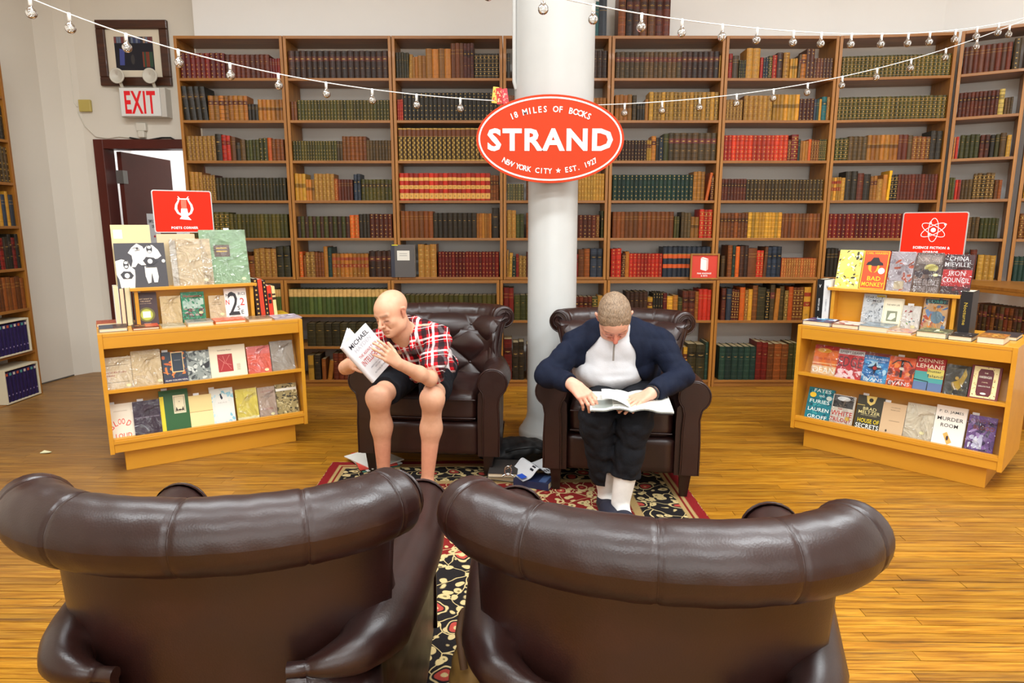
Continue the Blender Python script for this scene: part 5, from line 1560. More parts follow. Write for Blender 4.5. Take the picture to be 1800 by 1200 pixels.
# ------------------------------------------------------------ festoon lights
CABLE = mat('white_cable', (232, 232, 228), .5)
SOCK = mat('white_socket', (240, 240, 236), .4)
FIL = mat('filament_support', (236, 232, 222), .4)
_sph = None
def festoon(label, pts, xs, t0, t1, deg=2):
    X = np.array([p[0] for p in pts], float)
    Yp = np.array([p[1] for p in pts], float)
    x0, x1 = X.min(), X.max()
    c = np.polyfit((X - x0) / (x1 - x0), Yp, deg)
    def P(x):
        s = (x - x0) / (x1 - x0)
        return atT(x, float(np.polyval(c, s)), t0 + (t1 - t0) * s)
    o = empty('string_lights', label, 'string lights', P(x0), group='festoon strings of clear bulbs')
    L = o.location.copy()
    MB().tube([P(x0 + (x1 - x0) * i / 60) - L for i in range(61)], .0028, 6).build('cable', CABLE, o)
    for x in xs:
        q = P(x) - L
        s = MB().lathe([(0, .004), (.006, .004), (.0075, -.004), (.0070, -.028), (0, -.030)], 12).build('socket', SOCK, o, loc=q)
        prof = [(.008, -.030), (.010, -.038)] + [(.0215 * math.sin(a), -.058 + .0215 * math.cos(a)) for a in [math.radians(d) for d in range(35, 181, 16)]] + [(0, -.0795)]
        MB().lathe(prof, 18).build('bulb', GLASS, s)
        MB().tube([(.004 * math.cos(a * 2.2), .004 * math.sin(a * 2.2), -.038 - .0045 * a) for a in range(7)] + [(.010 * math.cos(a * 1.9), .010 * math.sin(a * 2.3), -.066 + .0022 * a) for a in range(9)], .0012, 4).build('filament', FIL, s)
    return o
festoon('festoon string sagging from the ceiling near the door to the oval sign', [(-60, -52), (70, 0), (300, 87), (500, 133), (700, 160), (868, 178)], [-20, 52, 121, 221, 313, 404, 489, 573, 654, 732, 809], 2.5, 4.0, 3)
festoon('lower festoon string rising from the oval sign towards the far corner', [(1000, 187), (1060, 182), (1265, 170), (1359, 157), (1419, 146), (1480, 136), (1542, 121), (1663, 85), (1718, 65), (1774, 47), (1800, 36)], [1098, 1164, 1230, 1295, 1360, 1420, 1481, 1542, 1602, 1663, 1718, 1775], 4.1, 4.6, 3)
festoon('upper festoon string crossing above the bookcases to the far corner', [(800, -60), (900, -25), (1037, 9), (1126, 22), (1200, 35), (1269, 42), (1330, 51), (1393, 56), (1497, 60), (1560, 60), (1633, 56), (1713, 48), (1800, 32)], [858, 955, 1043, 1128, 1199, 1270, 1331, 1395, 1444, 1497, 1550, 1597, 1635, 1680, 1718, 1756], 2.3, 4.5, 4)

# ------------------------------------------------------------ framed boxed sets on the side bookcase
for (zi, lb) in ((5, 'upper cream slipcase of dark purple volumes on the side bookcase'), (6, 'lower cream slipcase of dark purple volumes on the side bookcase')):
    z = lzs[zi + 1] + .002 if zi + 1 < len(lzs) else lzs[-1]
    M = basis((-3.975, 5.31, z), (0, 1, 0), (-1, 0, 0), (0, 0, 1))
    M = basis((-3.955, 4.93 if zi == 5 else 4.97, z), (0, 1, 0), (-1, 0, 0), (0, 0, 1))
    o = empty('boxed_set', lb, 'boxed set', M=M, group='slipcased sets on the side bookcase')
    W, H, D, t = .37, .275, .2, .012
    c = mat('cream_card', (214, 202, 172), .6)
    MB().box(0, W, 0, D, 0, t).box(0, W, 0, D, H - t, H).box(0, t, 0, D, t, H - t).box(W - t, W, 0, D, t, H - t).box(t, W - t, D - .004, D, t, H - t).build('slipcase', c, o, bev=.001)
    for k in range(9):
        x0 = t + (W - 2 * t) * k / 9
        m = MB()
        book_geom(m, Matrix.Translation((x0 + (W - 2 * t) / 18, .012, t)), (W - 2 * t) / 9 * .95, H - 2 * t - .012, .17, 'n', 'p', k)
        m.c = [S(38, 26, 74) if q != S(196, 172, 128) else q for q in m.c]
        hh = H - 2 * t
        col = S(*((200, 90, 60), (90, 160, 150), (220, 200, 190))[k % 3])
        m.box(x0 + .008, x0 + .028, .0035, .006, t + hh * .84, t + hh * .92, col)
        m.box(x0 + .014, x0 + .022, .0035, .006, t + hh * .2, t + hh * .24, S(170, 150, 190))
        m.build('volume', BIND, o)
# ============================================================ RUG
def mat_rug():
    m, nt, bs = _nt('red_floral_carpet')
    tc = nt.nodes.new('ShaderNodeTexCoord')
    v = tc.outputs['Object']
    sep = nt.nodes.new('ShaderNodeSeparateXYZ')
    nt.links.new(v, sep.inputs[0])
    hx, hy = RUGW / 2, RUGL / 2
    dx = math_(nt, 'SUBTRACT', hx, math_(nt, 'ABSOLUTE', sep.outputs[0]))
    dy = math_(nt, 'SUBTRACT', hy, math_(nt, 'ABSOLUTE', sep.outputs[1]))
    edge = math_(nt, 'MINIMUM', dx, dy)
    nv = coords(nt, 'Object')
    warp = noise(nt, nv, 5, 2)
    wv = nt.nodes.new('ShaderNodeVectorMath')
    wv.operation = 'ADD'
    ns = nt.nodes.new('ShaderNodeTexNoise')
    ns.inputs['Scale'].default_value = 7
    nt.links.new(nv, ns.inputs['Vector'])
    sc = nt.nodes.new('ShaderNodeVectorMath')
    sc.operation = 'SCALE'
    sc.inputs['Scale'].default_value = .09
    nt.links.new(ns.outputs['Color'], sc.inputs[0])
    nt.links.new(nv, wv.inputs[0])
    nt.links.new(sc.outputs[0], wv.inputs[1])
    def voro(scale, feat='F1'):
        n = nt.nodes.new('ShaderNodeTexVoronoi')
        n.feature = feat
        n.inputs['Scale'].default_value = scale
        nt.links.new(wv.outputs[0], n.inputs['Vector'])
        return n.outputs['Distance']
    big = voro(7.5)
    petals = nt.nodes.new('ShaderNodeTexWave')
    petals.wave_type = 'RINGS'
    leaf = voro(19)
    leaf2 = voro(31)
    vine = voro(8.5, 'DISTANCE_TO_EDGE')
    cream, rose, navy, red, olive = S(204, 180, 128), S(176, 70, 60), S(36, 32, 32), S(126, 34, 32), S(120, 108, 70)
    def flor(bg):
        c = mixc(nt, ramp(nt, leaf, [(.36, (1, 1, 1, 1)), (.40, (0, 0, 0, 1))]), bg, cream)
        c = mixc(nt, ramp(nt, leaf, [(.13, (1, 1, 1, 1)), (.16, (0, 0, 0, 1))]), c, olive)
        c = mixc(nt, ramp(nt, vine, [(.012, (1, 1, 1, 1)), (.022, (0, 0, 0, 1))]), c, cream)
        c = mixc(nt, ramp(nt, big, [(.32, (1, 1, 1, 1)), (.34, (0, 0, 0, 1))]), c, cream)
        c = mixc(nt, ramp(nt, big, [(.27, (1, 1, 1, 1)), (.29, (0, 0, 0, 1))]), c, bg)
        c = mixc(nt, ramp(nt, big, [(.21, (1, 1, 1, 1)), (.23, (0, 0, 0, 1))]), c, rose)
        return mixc(nt, ramp(nt, big, [(.10, (1, 1, 1, 1)), (.12, (0, 0, 0, 1))]), c, cream)
    field = flor(red)
    # navy central medallion
    r = nt.nodes.new('ShaderNodeVectorMath')
    r.operation = 'LENGTH'
    mp = nt.nodes.new('ShaderNodeMapping')
    mp.inputs['Scale'].default_value = (1 / .55, 1 / .44, 0)
    nt.links.new(wv.outputs[0], mp.inputs['Vector'])
    nt.links.new(mp.outputs[0], r.inputs[0])
    med = ramp(nt, r.outputs['Value'], [(.98, (1, 1, 1, 1)), (1.0, (0, 0, 0, 1))])
    ring = ramp(nt, r.outputs['Value'], [(.96, (0, 0, 0, 1)), (.98, (1, 1, 1, 1)), (1.04, (1, 1, 1, 1)), (1.06, (0, 0, 0, 1))])
    nav = flor(navy)
    c = mixc(nt, med, field, nav)
    c = mixc(nt, ring, c, cream)
    st = lambda a, b: ramp(nt, edge, [(0, (0, 0, 0, 1)), (max(a - .002, .0001), (0, 0, 0, 1)), (a, (1, 1, 1, 1)), (b, (1, 1, 1, 1)), (b + .002, (0, 0, 0, 1))])
    c = mixc(nt, st(0, .35), c, nav)
    c = mixc(nt, st(.31, .35), c, S(170, 140, 92))
    c = mixc(nt, st(.05, .10), c, S(176, 146, 96))
    c = mixc(nt, st(.07, .08), c, red)
    c = mixc(nt, st(0.0001, .05), c, S(132, 32, 34))
    nt.links.new(mixc(nt, .35, c, ramp(nt, noise(nt, nv, 240, 2), [(.3, (.5, .5, .5, 1)), (.7, (1.1, 1.1, 1.1, 1))]), 'MULTIPLY'), bs.inputs['Base Color'])
    bs.inputs['Roughness'].default_value = .95
    bs.inputs['Specular IOR Level'].default_value = .1
    bump(nt, bs, noise(nt, nv, 300, 2), .4, .004)
    return m
RUGW, RUGL = 2.0, 3.0
rm = MB()
rm.grid(lambda a, b: ((a - .5) * RUGW, (b - .5) * RUGL, .009 + .0012 * math.sin(a * 31) * math.sin(b * 43)), 40, 60)
rm.box(-RUGW / 2, RUGW / 2, -RUGL / 2, RUGL / 2, .0005, .0075)
o = rm.build('rug', mat_rug(), loc=(-.03, 2.24, 0))
o.rotation_euler.z = math.radians(1.5)
tag(o, 'red and navy floral patterned carpet under the four leather armchairs', 'rug')

# ============================================================ LEATHER ARMCHAIRS
def arm_section(k, flap):
    """cross-section of the rolled arm, from outer bottom over the roll to inner bottom; x outwards"""
    return None

BUTTONS = []
def make_chair():
    """local frame: +y is the front, x across, origin on the floor; returns list of (name, mesh, material, parent index)"""
    parts = []
    R = .071
    ZR = .820
    def plan(a, half=.372, sag=.17, y0=-.40, th=78):
        """point on the bowed plan line, a in -1..1"""
        t = math.radians(th) * a
        return (half * math.sin(t) / math.sin(math.radians(th)), y0 + sag * (1 - math.cos(t)) / (1 - math.cos(math.radians(th))))
    def ptan(a, **k):
        p, q = plan(a - .01, **k), plan(a + .01, **k)
        d = Vector((q[0] - p[0], q[1] - p[1], 0)).normalized()
        return d, Vector((d.y, -d.x, 0))            # tangent, outward (backwards) normal
    seams = [-.84, -.44, 0, .44, .84]
    NU, NV = 150, 28
    m = MB()
    vs = []
    def rollpt(u, v):
        a = -1.0 + 2.0 * u
        # squash the ends into soft caps
        e = max(0, abs(a) - .93) / .07
        rr = R * math.sqrt(max(0, 1 - (e * .93) ** 2.4)) if e > 0 else R
        g = 1
        for s in seams:
            g -= .045 * math.exp(-((a - s) / .006) ** 2)
        near = min(abs(a - s) for s in seams + [-1.2, 1.2])
        g += .012 * min(near / .18, 1) ** .5
        rr *= g
        p = plan(a * .985)
        T, Nn = ptan(a * .985)
        an = 2 * PI * v
        wr = .0008 * math.sin(a * 37 + 3 * math.sin(an)) * math.sin(an * 3 + a * 11)
        return Vector((p[0], p[1], ZR)) + Nn * ((rr + wr) * 1.0 * math.cos(an)) + Vector((0, 0, (rr + wr) * 1.02 * math.sin(an)))
    m.grid(lambda u, v: rollpt(u, v), NU, NV, smooth=True)
    for u in (0, 1):
        ring = [rollpt(u, k / NV) for k in range(NV)]
        m.add(ring, [tuple(range(NV)) if u == 0 else tuple(range(NV))[::-1]], smooth=True)
    parts.append(('top_roll', m, LEATHER, None))
    # piping along the roll's seams
    for s in seams:
        m = MB()
        p = plan(s * .985)
        T, Nn = ptan(s * .985)
        pts = []
        for k in range(22):
            an = -1.15 + (PI + 2.0) * k / 21
            rr = R * .945
            pts.append(Vector((p[0], p[1], ZR)) + Nn * (rr * math.cos(an)) + Vector((0, 0, rr * 1.02 * math.sin(an))))
        m.tube(pts, .0024, 6)
        parts.append(('seam', m, LEATHER, 0))
    # outer back and wings: a bowed slab under the roll
    m = MB()
    zs = [.115, .13, .25, .40, .55, .68, .76, .80, .84, .86]
    na = 40
    def ob(z, a, inner):
        t = (z - .115) / .745
        half = .322 + .045 * t
        sag = .115 + .035 * t
        y0 = -.345 - .02 * t - (0 if not inner else -.115)
        p = plan(a, half=half - (.05 if inner else 0) * 1, sag=sag + (.0 if not inner else -.03), y0=y0, th=70)
        # flare outwards under the roll
        if z > .76 and not inner:
            T, Nn = ptan(a, half=half, sag=sag, y0=y0, th=70)
            f = ((z - .76) / .1) ** 2 * .02
            return Vector((p[0] + Nn.x * f, p[1] + Nn.y * f, z))
        return Vector((p[0], p[1], min(z, .74) if inner else z))
    vs = []
    for z in zs:
        vs += [ob(z, -1 + 2 * i / na, False) for i in range(na + 1)]
        vs += [ob(z, 1 - 2 * i / na, True) for i in range(na + 1)]
    n = 2 * (na + 1)
    fs = [(j * n + i, j * n + (i + 1) % n, (j + 1) * n + (i + 1) % n, (j + 1) * n + i) for j in range(len(zs) - 1) for i in range(n)]
    m.add(vs, [f[::-1] for f in fs], smooth=True)
    m.add(vs[:n], [tuple(range(n))], smooth=False)
    parts.append(('outer_back', m, LEATHER, None))
    # tufted inner back that rolls over the top
    m = MB()
    NUc, NVc = 96, 64
    btn = []
    def inner(u, v):
        a = -1 + 2 * u
        s = v                                           # 0 at the seat, 1 over the top
        z = .42 + .412 * min(s, 1)
        pa = .86 * a
        ix, iy = plan(pa, half=.335, sag=.135, y0=-.255, th=72)
        T, Nn = ptan(pa, half=.335, sag=.135, y0=-.255, th=72)
        back = 0
        lean = (.84 - z) * .10
        if s > .74:                                     # curl back over the roll
            q = (s - .74) / .26
            an = q * PI * .5
            z0 = .42 + .412 * .74
            z = z0 + .106 * math.sin(an)
            back = .106 * (1 - math.cos(an))
        # tufting: diamonds between buttons
        gu, gv = (a * 2.5), (s * 3.6)
        c1, c2 = gu + gv, gu - gv
        puff = (abs(math.sin(PI * c1 / 2)) * abs(math.sin(PI * c2 / 2))) ** .42
        fade = min(1, max(0, (1 - abs(a)) / .1)) ** .5 * min(1, s / .08 + .3)
        if s > .80: puff = puff * (1 - (s - .8) / .2) + .75 * (s - .8) / .2
        d = -.022 + .040 * puff * fade + .01 * (1 - fade)
        P = Vector((ix, iy + lean, z)) - Nn * (d - .0) + Nn * back
        if s > .74: P.z += d * math.sin(an)
        return P
    m.grid(inner, NUc, NVc, smooth=True)
    parts.append(('tufted_back', m, LEATHER, None))
    ib = len(parts) - 1
    k = 0
    for j in range(0, 8):
        for i in range(-5, 6):
            gu, gv = i, j
            if (i + j) % 2: continue
            a, s = gu / 2.5, gv / 3.6
            if abs(a) > .9 or s < .1 or s > .86: continue
            p = inner((a + 1) / 2, s)
            b = MB()
            b.lathe([(0, .007), (.006, .0055), (.0095, .001), (.0095, -.003)], 12, M=Matrix.Translation(p + Vector((0, .004, 0))) @ Matrix.Rotation(-PI / 2, 4, 'X'))
            parts.append(('button', b, LEATHER, ib))
    # wing fronts: narrow padded face from the roll's end down to the arm
    for sg in (-1, 1):
        m = MB()
        pts, rs = [], []
        for k in range(12):
            t = k / 11
            z = .80 - .27 * t
            half = .372 - .03 * t
            pts.append((sg * (half - .035 - .01 * math.sin(t * PI)), -.215 + .05 * t, z))
            rs.append(.048 - .012 * math.sin(t * PI) + .004 * t)
        m.tube(pts, rs, 16)
        parts.append(('wing_facing', m, LEATHER, None))
        w = len(parts) - 1
        m = MB()
        m.tube([(p[0] + sg * .03, p[1] + .032, p[2]) for p in pts], .004, 6)
        parts.append(('piping', m, LEATHER, w))
        # spiral welt on the face of the roll's end
        p = plan(sg * .985)
        T, Nn = ptan(sg * .985)
        T = T * sg
        C = Vector((p[0], p[1], ZR)) + T * .004
        m = MB()
        m.tube([C + Nn * (.058 * math.cos(q)) + Vector((0, 0, .058 * math.sin(q))) for q in [2 * PI * i / 28 for i in range(28)]], .004, 6, closed=True)
        m.tube([C + Nn * (.034 * math.cos(q)) + Vector((0, 0, .034 * math.sin(q))) for q in [2 * PI * i / 22 for i in range(22)]], .003, 6, closed=True)
        parts.append(('scroll_welt', m, LEATHER, 0))
    # arms: rolled section carried back and wrapped onto the outer back
    for sg in (-1, 1):
        m = MB()
        path = []
        for k in range(30):
            y = .405 - .625 * k / 29
            path.append((.352 - .050 * max(0, (.15 - y) / .37) ** 1.3, y, 0))
        # wrap round the back corner
        for k in range(1, 15):
            t = k / 14
            an = t * PI / 2
            path.append((.302 - .065 * (1 - math.cos(an)) - .075 * max(0, t - .5), -.22 - .155 * math.sin(an), t))
        path.append((.20, -.378, 1))
        path.append((.165, -.382, 1.0))
        rows_ = []
        L = len(path)
        for k, (x, y, wrap) in enumerate(path):
            q = path[min(k + 1, L - 1)]
            p = path[max(k - 1, 0)]
            T = Vector((q[0] - p[0], q[1] - p[1], 0)).normalized()
            Nn = Vector((-T.y, T.x, 0))                 # outwards
            if Nn.dot(Vector((x, y + .1, 0))) < 0: Nn = -Nn
            r = .078 * (1 - wrap) + .016 * wrap
            top = .617 - .03 * min(1, max(0, (.1 - y) / .3)) - .012 * math.sin(min(1, max(0, (.4 - y) / .6)) * PI) * (1 - wrap) - .045 * wrap * wrap
            wi = .075 * (1 - wrap) + .012 * wrap          # inner half width of the panel
            wo = .042 * (1 - wrap) + .012 * wrap
            zc = top - r
            sec = [(wo - .004, .118), (wo, .2), (wo + .003, .36), (wo + .004, zc - r * .75)]
            a0, a1 = -62, 212
            ncs = 16
            off = -.0 + .012 * (1 - wrap)
            for i in range(ncs + 1):
                an = math.radians(a0 + (a1 - a0) * i / ncs)
                sec.append((off + r * math.cos(an), zc + r * math.sin(an)))
            sec += [(-wi + .004, zc - r * .8), (-wi, .40), (-wi, .118)]
            fr = 1.0
            rows_.append([Vector((x, y, 0)) + Nn * sx + Vector((0, 0, sz)) for sx, sz in sec])
        ns = len(rows_[0])
        vs = [Vector((sg * p.x, p.y, p.z)) for r_ in rows_ for p in r_]
        fs = [(k * ns + i, (k + 1) * ns + i, (k + 1) * ns + i + 1, k * ns + i + 1) for k in range(L - 1) for i in range(ns - 1)]
        m.add(vs, fs, smooth=True)
        m.add(vs[:ns], [tuple(range(ns))], smooth=False)
        m.add(vs[-ns:], [tuple(range(ns))[::-1]], smooth=False)
        parts.append(('arm', m, LEATHER, None))
        ia = len(parts) - 1
        # scroll face with its welt
        m = MB()
        R2 = .083
        cxx, czz = .362, .540
        out = [(cxx + .040, .125), (cxx + .040, .30), (cxx + .034, .42), (cxx + .040, .46)]
        out += [(cxx + R2 * math.cos(math.radians(d)), czz + R2 * math.sin(math.radians(d))) for d in range(-55, 226, 14)]
        out += [(cxx - .052, .445), (cxx - .058, .36), (cxx - .060, .125)]
        cen = (sum(p[0] for p in out) / len(out), .4)
        A = basis((0, .404, 0), (sg, 0, 0), (0, 0, 1), (0, 1, 0))
        n = len(out)
        def inset(p, d):
            c = (cxx, czz) if p[1] > .45 else (cxx - .01, p[1])
            v = Vector((p[0] - c[0], p[1] - c[1]))
            return (p[0] - v.normalized().x * d, p[1] - v.normalized().y * d)
        l0 = [(x, z, 0) for x, z in out]
        l1 = [(x, z, .010) for x, z in out]
        l2 = [(*inset((x, z), .010), .018) for x, z in out]
        allv = l0 + l1 + l2
        fs = [(b * n + i, b * n + (i + 1) % n, (b + 1) * n + (i + 1) % n, (b + 1) * n + i) for b in (0, 1) for i in range(n)]
        m.add(allv, fs, smooth=True, M=A)
        m.add(l2, [tuple(range(n))], smooth=False, M=A)
        parts.append(('arm_facing', m, LEATHER, None))
        w = len(parts) - 1
        m = MB()
        m.tube([(sg * x, .418, z) for x, z in [inset(p, .004) for p in out]], .0048, 6)
        parts.append(('piping', m, LEATHER, w))
    # seat
    m = MB().rbox(0, .065, .385, .268, .315, .085, .045, 16, crown=.035, wob=.0016)
    parts.append(('seat_cushion', m, LEATHER, None))
    isx = len(parts) - 1
    for zz in (.33, .435):
        m = MB().tube([(-.262, .384 - .0, zz), (-.2, .385, zz), (0, .387, zz), (.2, .385, zz), (.262, .384, zz)], .0042, 6)
        parts.append(('piping', m, LEATHER, isx))
    m = MB().rbox(0, .02, .21, .285, .375, .095, .02, 10)
    parts.append(('seat_base', m, LEATHER, None))
    for sx, sy in ((-1, 1), (1, 1), (-1, -1), (1, -1)):
        x, y = sx * .335, (.375 if sy > 0 else -.27)
        m = MB()
        a, b = .030, .019
        dx, dy = sx * -.004, (.0 if sy > 0 else -.03)
        v = [(x - a, y - a, .13), (x + a, y - a, .13), (x + a, y + a, .13), (x - a, y + a, .13), (x + dx - b, y + dy - b, 0.0), (x + dx + b, y + dy - b, 0.0), (x + dx + b, y + dy + b, 0.0), (x + dx - b, y + dy + b, 0.0)]
        m.add(v, [(0, 1, 2, 3), (7, 6, 5, 4), (4, 5, 1, 0), (5, 6, 2, 1), (6, 7, 3, 2), (7, 4, 0, 3)])
        parts.append(('leg', m, LEGW, None))
    for _, m_, _, _ in parts:
        m_.v = [(x, (-.15 + (y + .15) * .895) if y > -.15 else y, z) for x, y, z in m_.v]
    return parts
chair_parts = make_chair()
CH = {}
def place_chair(label, x, y, rz, z=.01):
    root = empty('leather_armchair', label, 'armchair', (x, y, z), rz, 'four brown leather armchairs')
    objs = []
    for i, (nm, m, mt, par) in enumerate(chair_parts):
        p = root if par is None else objs[par]
        if i not in CH:
            o = m.build(nm, mt, p)
            CH[i] = o.data
            if nm in ('leg',):
                pass
        else:
            o = bpy.data.objects.new(nm, CH[i])
            COL.objects.link(o)
            o.parent = p
        objs.append(o)
    return root
C1 = (-.436, 3.85, math.radians(180 - 5))
C2 = (.612, 3.59, math.radians(180 - 8.5))
place_chair('tufted brown leather armchair in which the bald man reads', *C1)
place_chair('tufted brown leather armchair in which the man in the navy jacket sits', *C2)
place_chair('brown leather armchair seen from behind, at the bottom left', -.625, 1.53, math.radians(2.5))
place_chair('brown leather armchair seen from behind, at the bottom right', .315, 1.44, math.radians(-9.5))

# ============================================================ THINGS ON THE FLOOR BY THE CHAIRS
def flat_book(label, px, py, z, W, D, T, rz, color, art=()):
    p = atZ(px, py, z)
    M = Matrix.Translation((p.x, p.y, z + T)) @ Matrix.Rotation(rz, 4, 'Z') @ Matrix.Rotation(-PI / 2, 4, 'X') @ Matrix.Translation((0, 0, -D / 2))
    return show_book(None, label, 0, 0, 0, W, D, T, 0, color, art, M=M)
flat_book('hardback lying lowest and nearest on the carpet between the chairs, navy boards', 940, 850, .011, .13, .20, .038, math.radians(68), (36, 44, 76), [('r', .1, .1, .9, .3, (70, 90, 130))])
flat_book('grey hardback in the pile between the two occupied armchairs', 892, 832, .011, .17, .23, .03, math.radians(-14), (90, 88, 90))
flat_book('second book up in the pile between the armchairs, black boards', 886, 826, .043, .16, .22, .022, math.radians(-4), (60, 56, 54))
# open magazine draped over the near hardback
p = atZ(938, 828, .055)
m = MB()
def mg(u, v):
    x = (u - .5) * .24
    return (x, (v - .5) * .19, .012 + .045 * math.exp(-((x + .02) / .035) ** 2) + .05 * max(0, u - .55) ** 1.2 - .03 * max(0, .3 - u))
def mgc(u, v):
    a = mg(u, v)
    return (a[0], a[1], a[2] + .0025)
m.grid(mgc, 24, 10, S(214, 214, 216))
m.grid(mg, 24, 10, S(190, 190, 192))
for k in range(9):
    x = .30 + .06 * k
    a, b = mgc(x, .12), mgc(x + .035, .3)
    m.add([(a[0], a[1], a[2] + .001), (b[0], a[1], b[2] + .001), (b[0], b[1], b[2] + .001), (a[0], b[1], a[2] + .001)], [(0, 1, 2, 3)], S(40, 40, 46))
m.add([(-.125, -.09, .018), (-.09, -.09, .022), (-.09, -.03, .022), (-.125, -.03, .018)], [(0, 1, 2, 3)], S(30, 80, 190))
o = m.build('magazine', PRINT, loc=(p.x, p.y, .048))
o.rotation_euler.z = math.radians(28)
tag(o, 'open grey and white magazine draped over the near hardback on the carpet', 'magazine')
# black cloth bag slumped behind the books
vb = Vol((-.28, -.2, -.02), (.32, .24, .26), .006)
vb.ell((0, .02, .06), (.20, .13, .075), k=.03).ell((.10, .0, .085), (.12, .10, .05), k=.03).ell((-.10, .0, .05), (.12, .11, .05), k=.03).cap((.12, 0, .06), (.26, -.04, .05), .05, .03, k=.03)
vb.wrinkle(.022, 26, 3).cut((0, 0, .004), (0, 0, -1))
o = vol_obj('cloth_bag', vb, mat('black_nylon', (16, 16, 18), .55, 0, .2, 8))
p = atZ(898, 800, .07)
o.location = (p.x + .02, p.y + .10, 0)
tag(o, 'slumped black cloth bag on the floor behind the pile of books', 'bag')
MB().tube([(-.05, -.12, .10), (.02, -.15, .13), (.12, -.15, .14), (.2, -.11, .10)], .009, 8).build('strap', MATS['black_nylon'], o)
p = atZ(893, 830, .09)
o = MB().tube([(.018 * math.cos(q), 0, .03 + .026 * math.sin(q)) for q in [2 * PI * i / 16 for i in range(16)]], .004, 6, closed=True).tube([(-.03, 0, .0), (0, .006, .012), (.03, 0, 0)], .006, 6).tube([(-.016, .01, .03), (.022, -.006, .064)], .004, 6).build('metal_clasp', mat('chrome', (200, 200, 200), .15, 1), loc=(p.x, p.y, .07))
tag(o, 'shiny metal clip lying on the pile of books beside the black bag', 'clip')
# papers under the reader's chair
p = atZ(640, 822, .02)
m = MB()
for k, (c, a) in enumerate(((S(70, 120, 110), 0), (S(226, 226, 224), .14), (S(206, 70, 60), -.1), (S(230, 228, 220), .3))):
    m.box(-.11, .11, -.15, .15, k * .006, k * .006 + .005, c, Matrix.Rotation(a, 4, 'Z'))
o = m.build('paper_stack', PRINT, loc=(p.x + .03, p.y + .13, .0115))
o.rotation_euler.z = .5
tag(o, 'few magazines and papers stacked under the reader\'s armchair', 'papers')
# tan paper bag between the two near chairs
vb = Vol((-.12, -.14, -.02), (.12, .14, .36), .006)
vb.ell((0, 0, .14), (.07, .10, .14), k=.03).ell((.02, .02, .24), (.04, .075, .08), k=.03).wrinkle(.016, 30, 5).cut((0, 0, .004), (0, 0, -1))
o = vol_obj('canvas_bag', vb, mat('tan_canvas', (150, 112, 54), .7, 0, .25, 12))
o.location = (-.105, 1.62, .010)
tag(o, 'tan canvas bag standing between the two near armchairs', 'bag')
MB().tube([(-.02, -.09, .25), (-.035, -.06, .33), (-.03, 0, .35), (-.03, .06, .32), (-.02, .08, .24)], .011, 8).build('strap', mat('brown_webbing', (90, 60, 34), .7), o)
# scrap of paper on the boards
p = atZ(80, 795, .003)
o = MB().add([(-.03, -.01, 0), (.035, -.02, .006), (.03, .015, 0), (-.02, .02, .008), (-.03, -.01, -.002), (.035, -.02, .004), (.03, .015, -.002), (-.02, .02, .006)], [(0, 1, 2, 3), (7, 6, 5, 4)], S(226, 222, 180)).build('paper_scrap', PRINT, loc=(p.x, p.y, .003))
tag(o, 'tiny scrap of pale paper on the bare floorboards', 'paper scrap')
# ============================================================ THE TWO MEN
def nrm(v):
    return Vector(v).normalized()
def frame(f, up):
    f = nrm(f)
    x = f.cross(nrm(up)).normalized()
    u = x.cross(f).normalized()
    return x, f, u                                   # right-hand side of the figure, forward, up

class Head:
    """head frame: x to the figure's right, y out of the face, z to the crown; origin between the ears at eye height"""
    def __init__(s, C, f, up, k=1.0):
        s.C, s.k = Vector(C), k
        s.x, s.y, s.z = frame(f, up)
        s.R = np.array([[s.x[i], s.y[i], s.z[i]] for i in range(3)])
    def P(s, x, y, z):
        return s.C + (s.x * x + s.y * y + s.z * z) * s.k
    def build(s, v, jowl=0):
        P, R, k = s.P, s.R, s.k
        E = lambda c, r, kk=.012, sub=False, RR=None: v.ell(P(*c), tuple(q * k for q in r), R if RR is None else RR, kk, sub)
        E((0, -.018, .040), (.0745, .096, .083), .02)
        E((0, .030, .030), (.066, .058, .062), .025)
        E((0, .028, -.030), (.060, .060, .070), .03)
        E((0, .050, -.068), (.040, .036, .036), .025)
        E((0, .073, -.088), (.019, .016, .016), .02)
        for sg in (-1, 1):
            E((sg * .040, .052, -.022), (.022, .022, .020), .02)
            E((sg * .047, .012, -.060), (.016, .028, .024), .03)
            if jowl: E((sg * .034, .050, -.075), (.022 + jowl, .022, .024), .02)
            v.cap(P(sg * .012, .082, .026), P(sg * .045, .072, .026), .009 * k, .007 * k, .012)
            E((sg * .031, .091, .003), (.018, .016, .013), .010, True)
            E((sg * .031, .0715, .002), (.0150, .0125, .0115), .003)
        v.cap(P(0, .086, .014), P(0, .110, -.024), .0075 * k, .0110 * k, .007)
        E((0, .111, -.029), (.012, .012, .010), .006)
        for sg in (-1, 1):
            E((sg * .013, .092, -.030), (.009, .011, .008), .006)
            E((sg * .006, .103, -.037), (.003, .005, .004), .003, True)
            v.cap(P(sg * .020, .084, -.030), P(sg * .031, .068, -.058), .003 * k, .003 * k, .012, True)
        E((0, .083, -.056), (.025, .013, .008), .006)
        E((0, .081, -.067), (.021, .013, .008), .006)
        v.cap(P(-.023, .089, -.0615), P(.023, .089, -.0615), .0022 * k, k=.003, sub=True)
        E((0, .086, -.077), (.018, .006, .005), .006, True)
        for sg in (-1, 1):
            a = P(sg * .074, -.008, -.024)
            b = P(sg * .084, -.016, .018)
            v.cap(a, b, .0085 * k, .015 * k, .006, flat=(s.x + s.y * .4 * sg, 1.9))
            E((sg * .088, -.006, .008), (.006, .009, .015), .004, True)

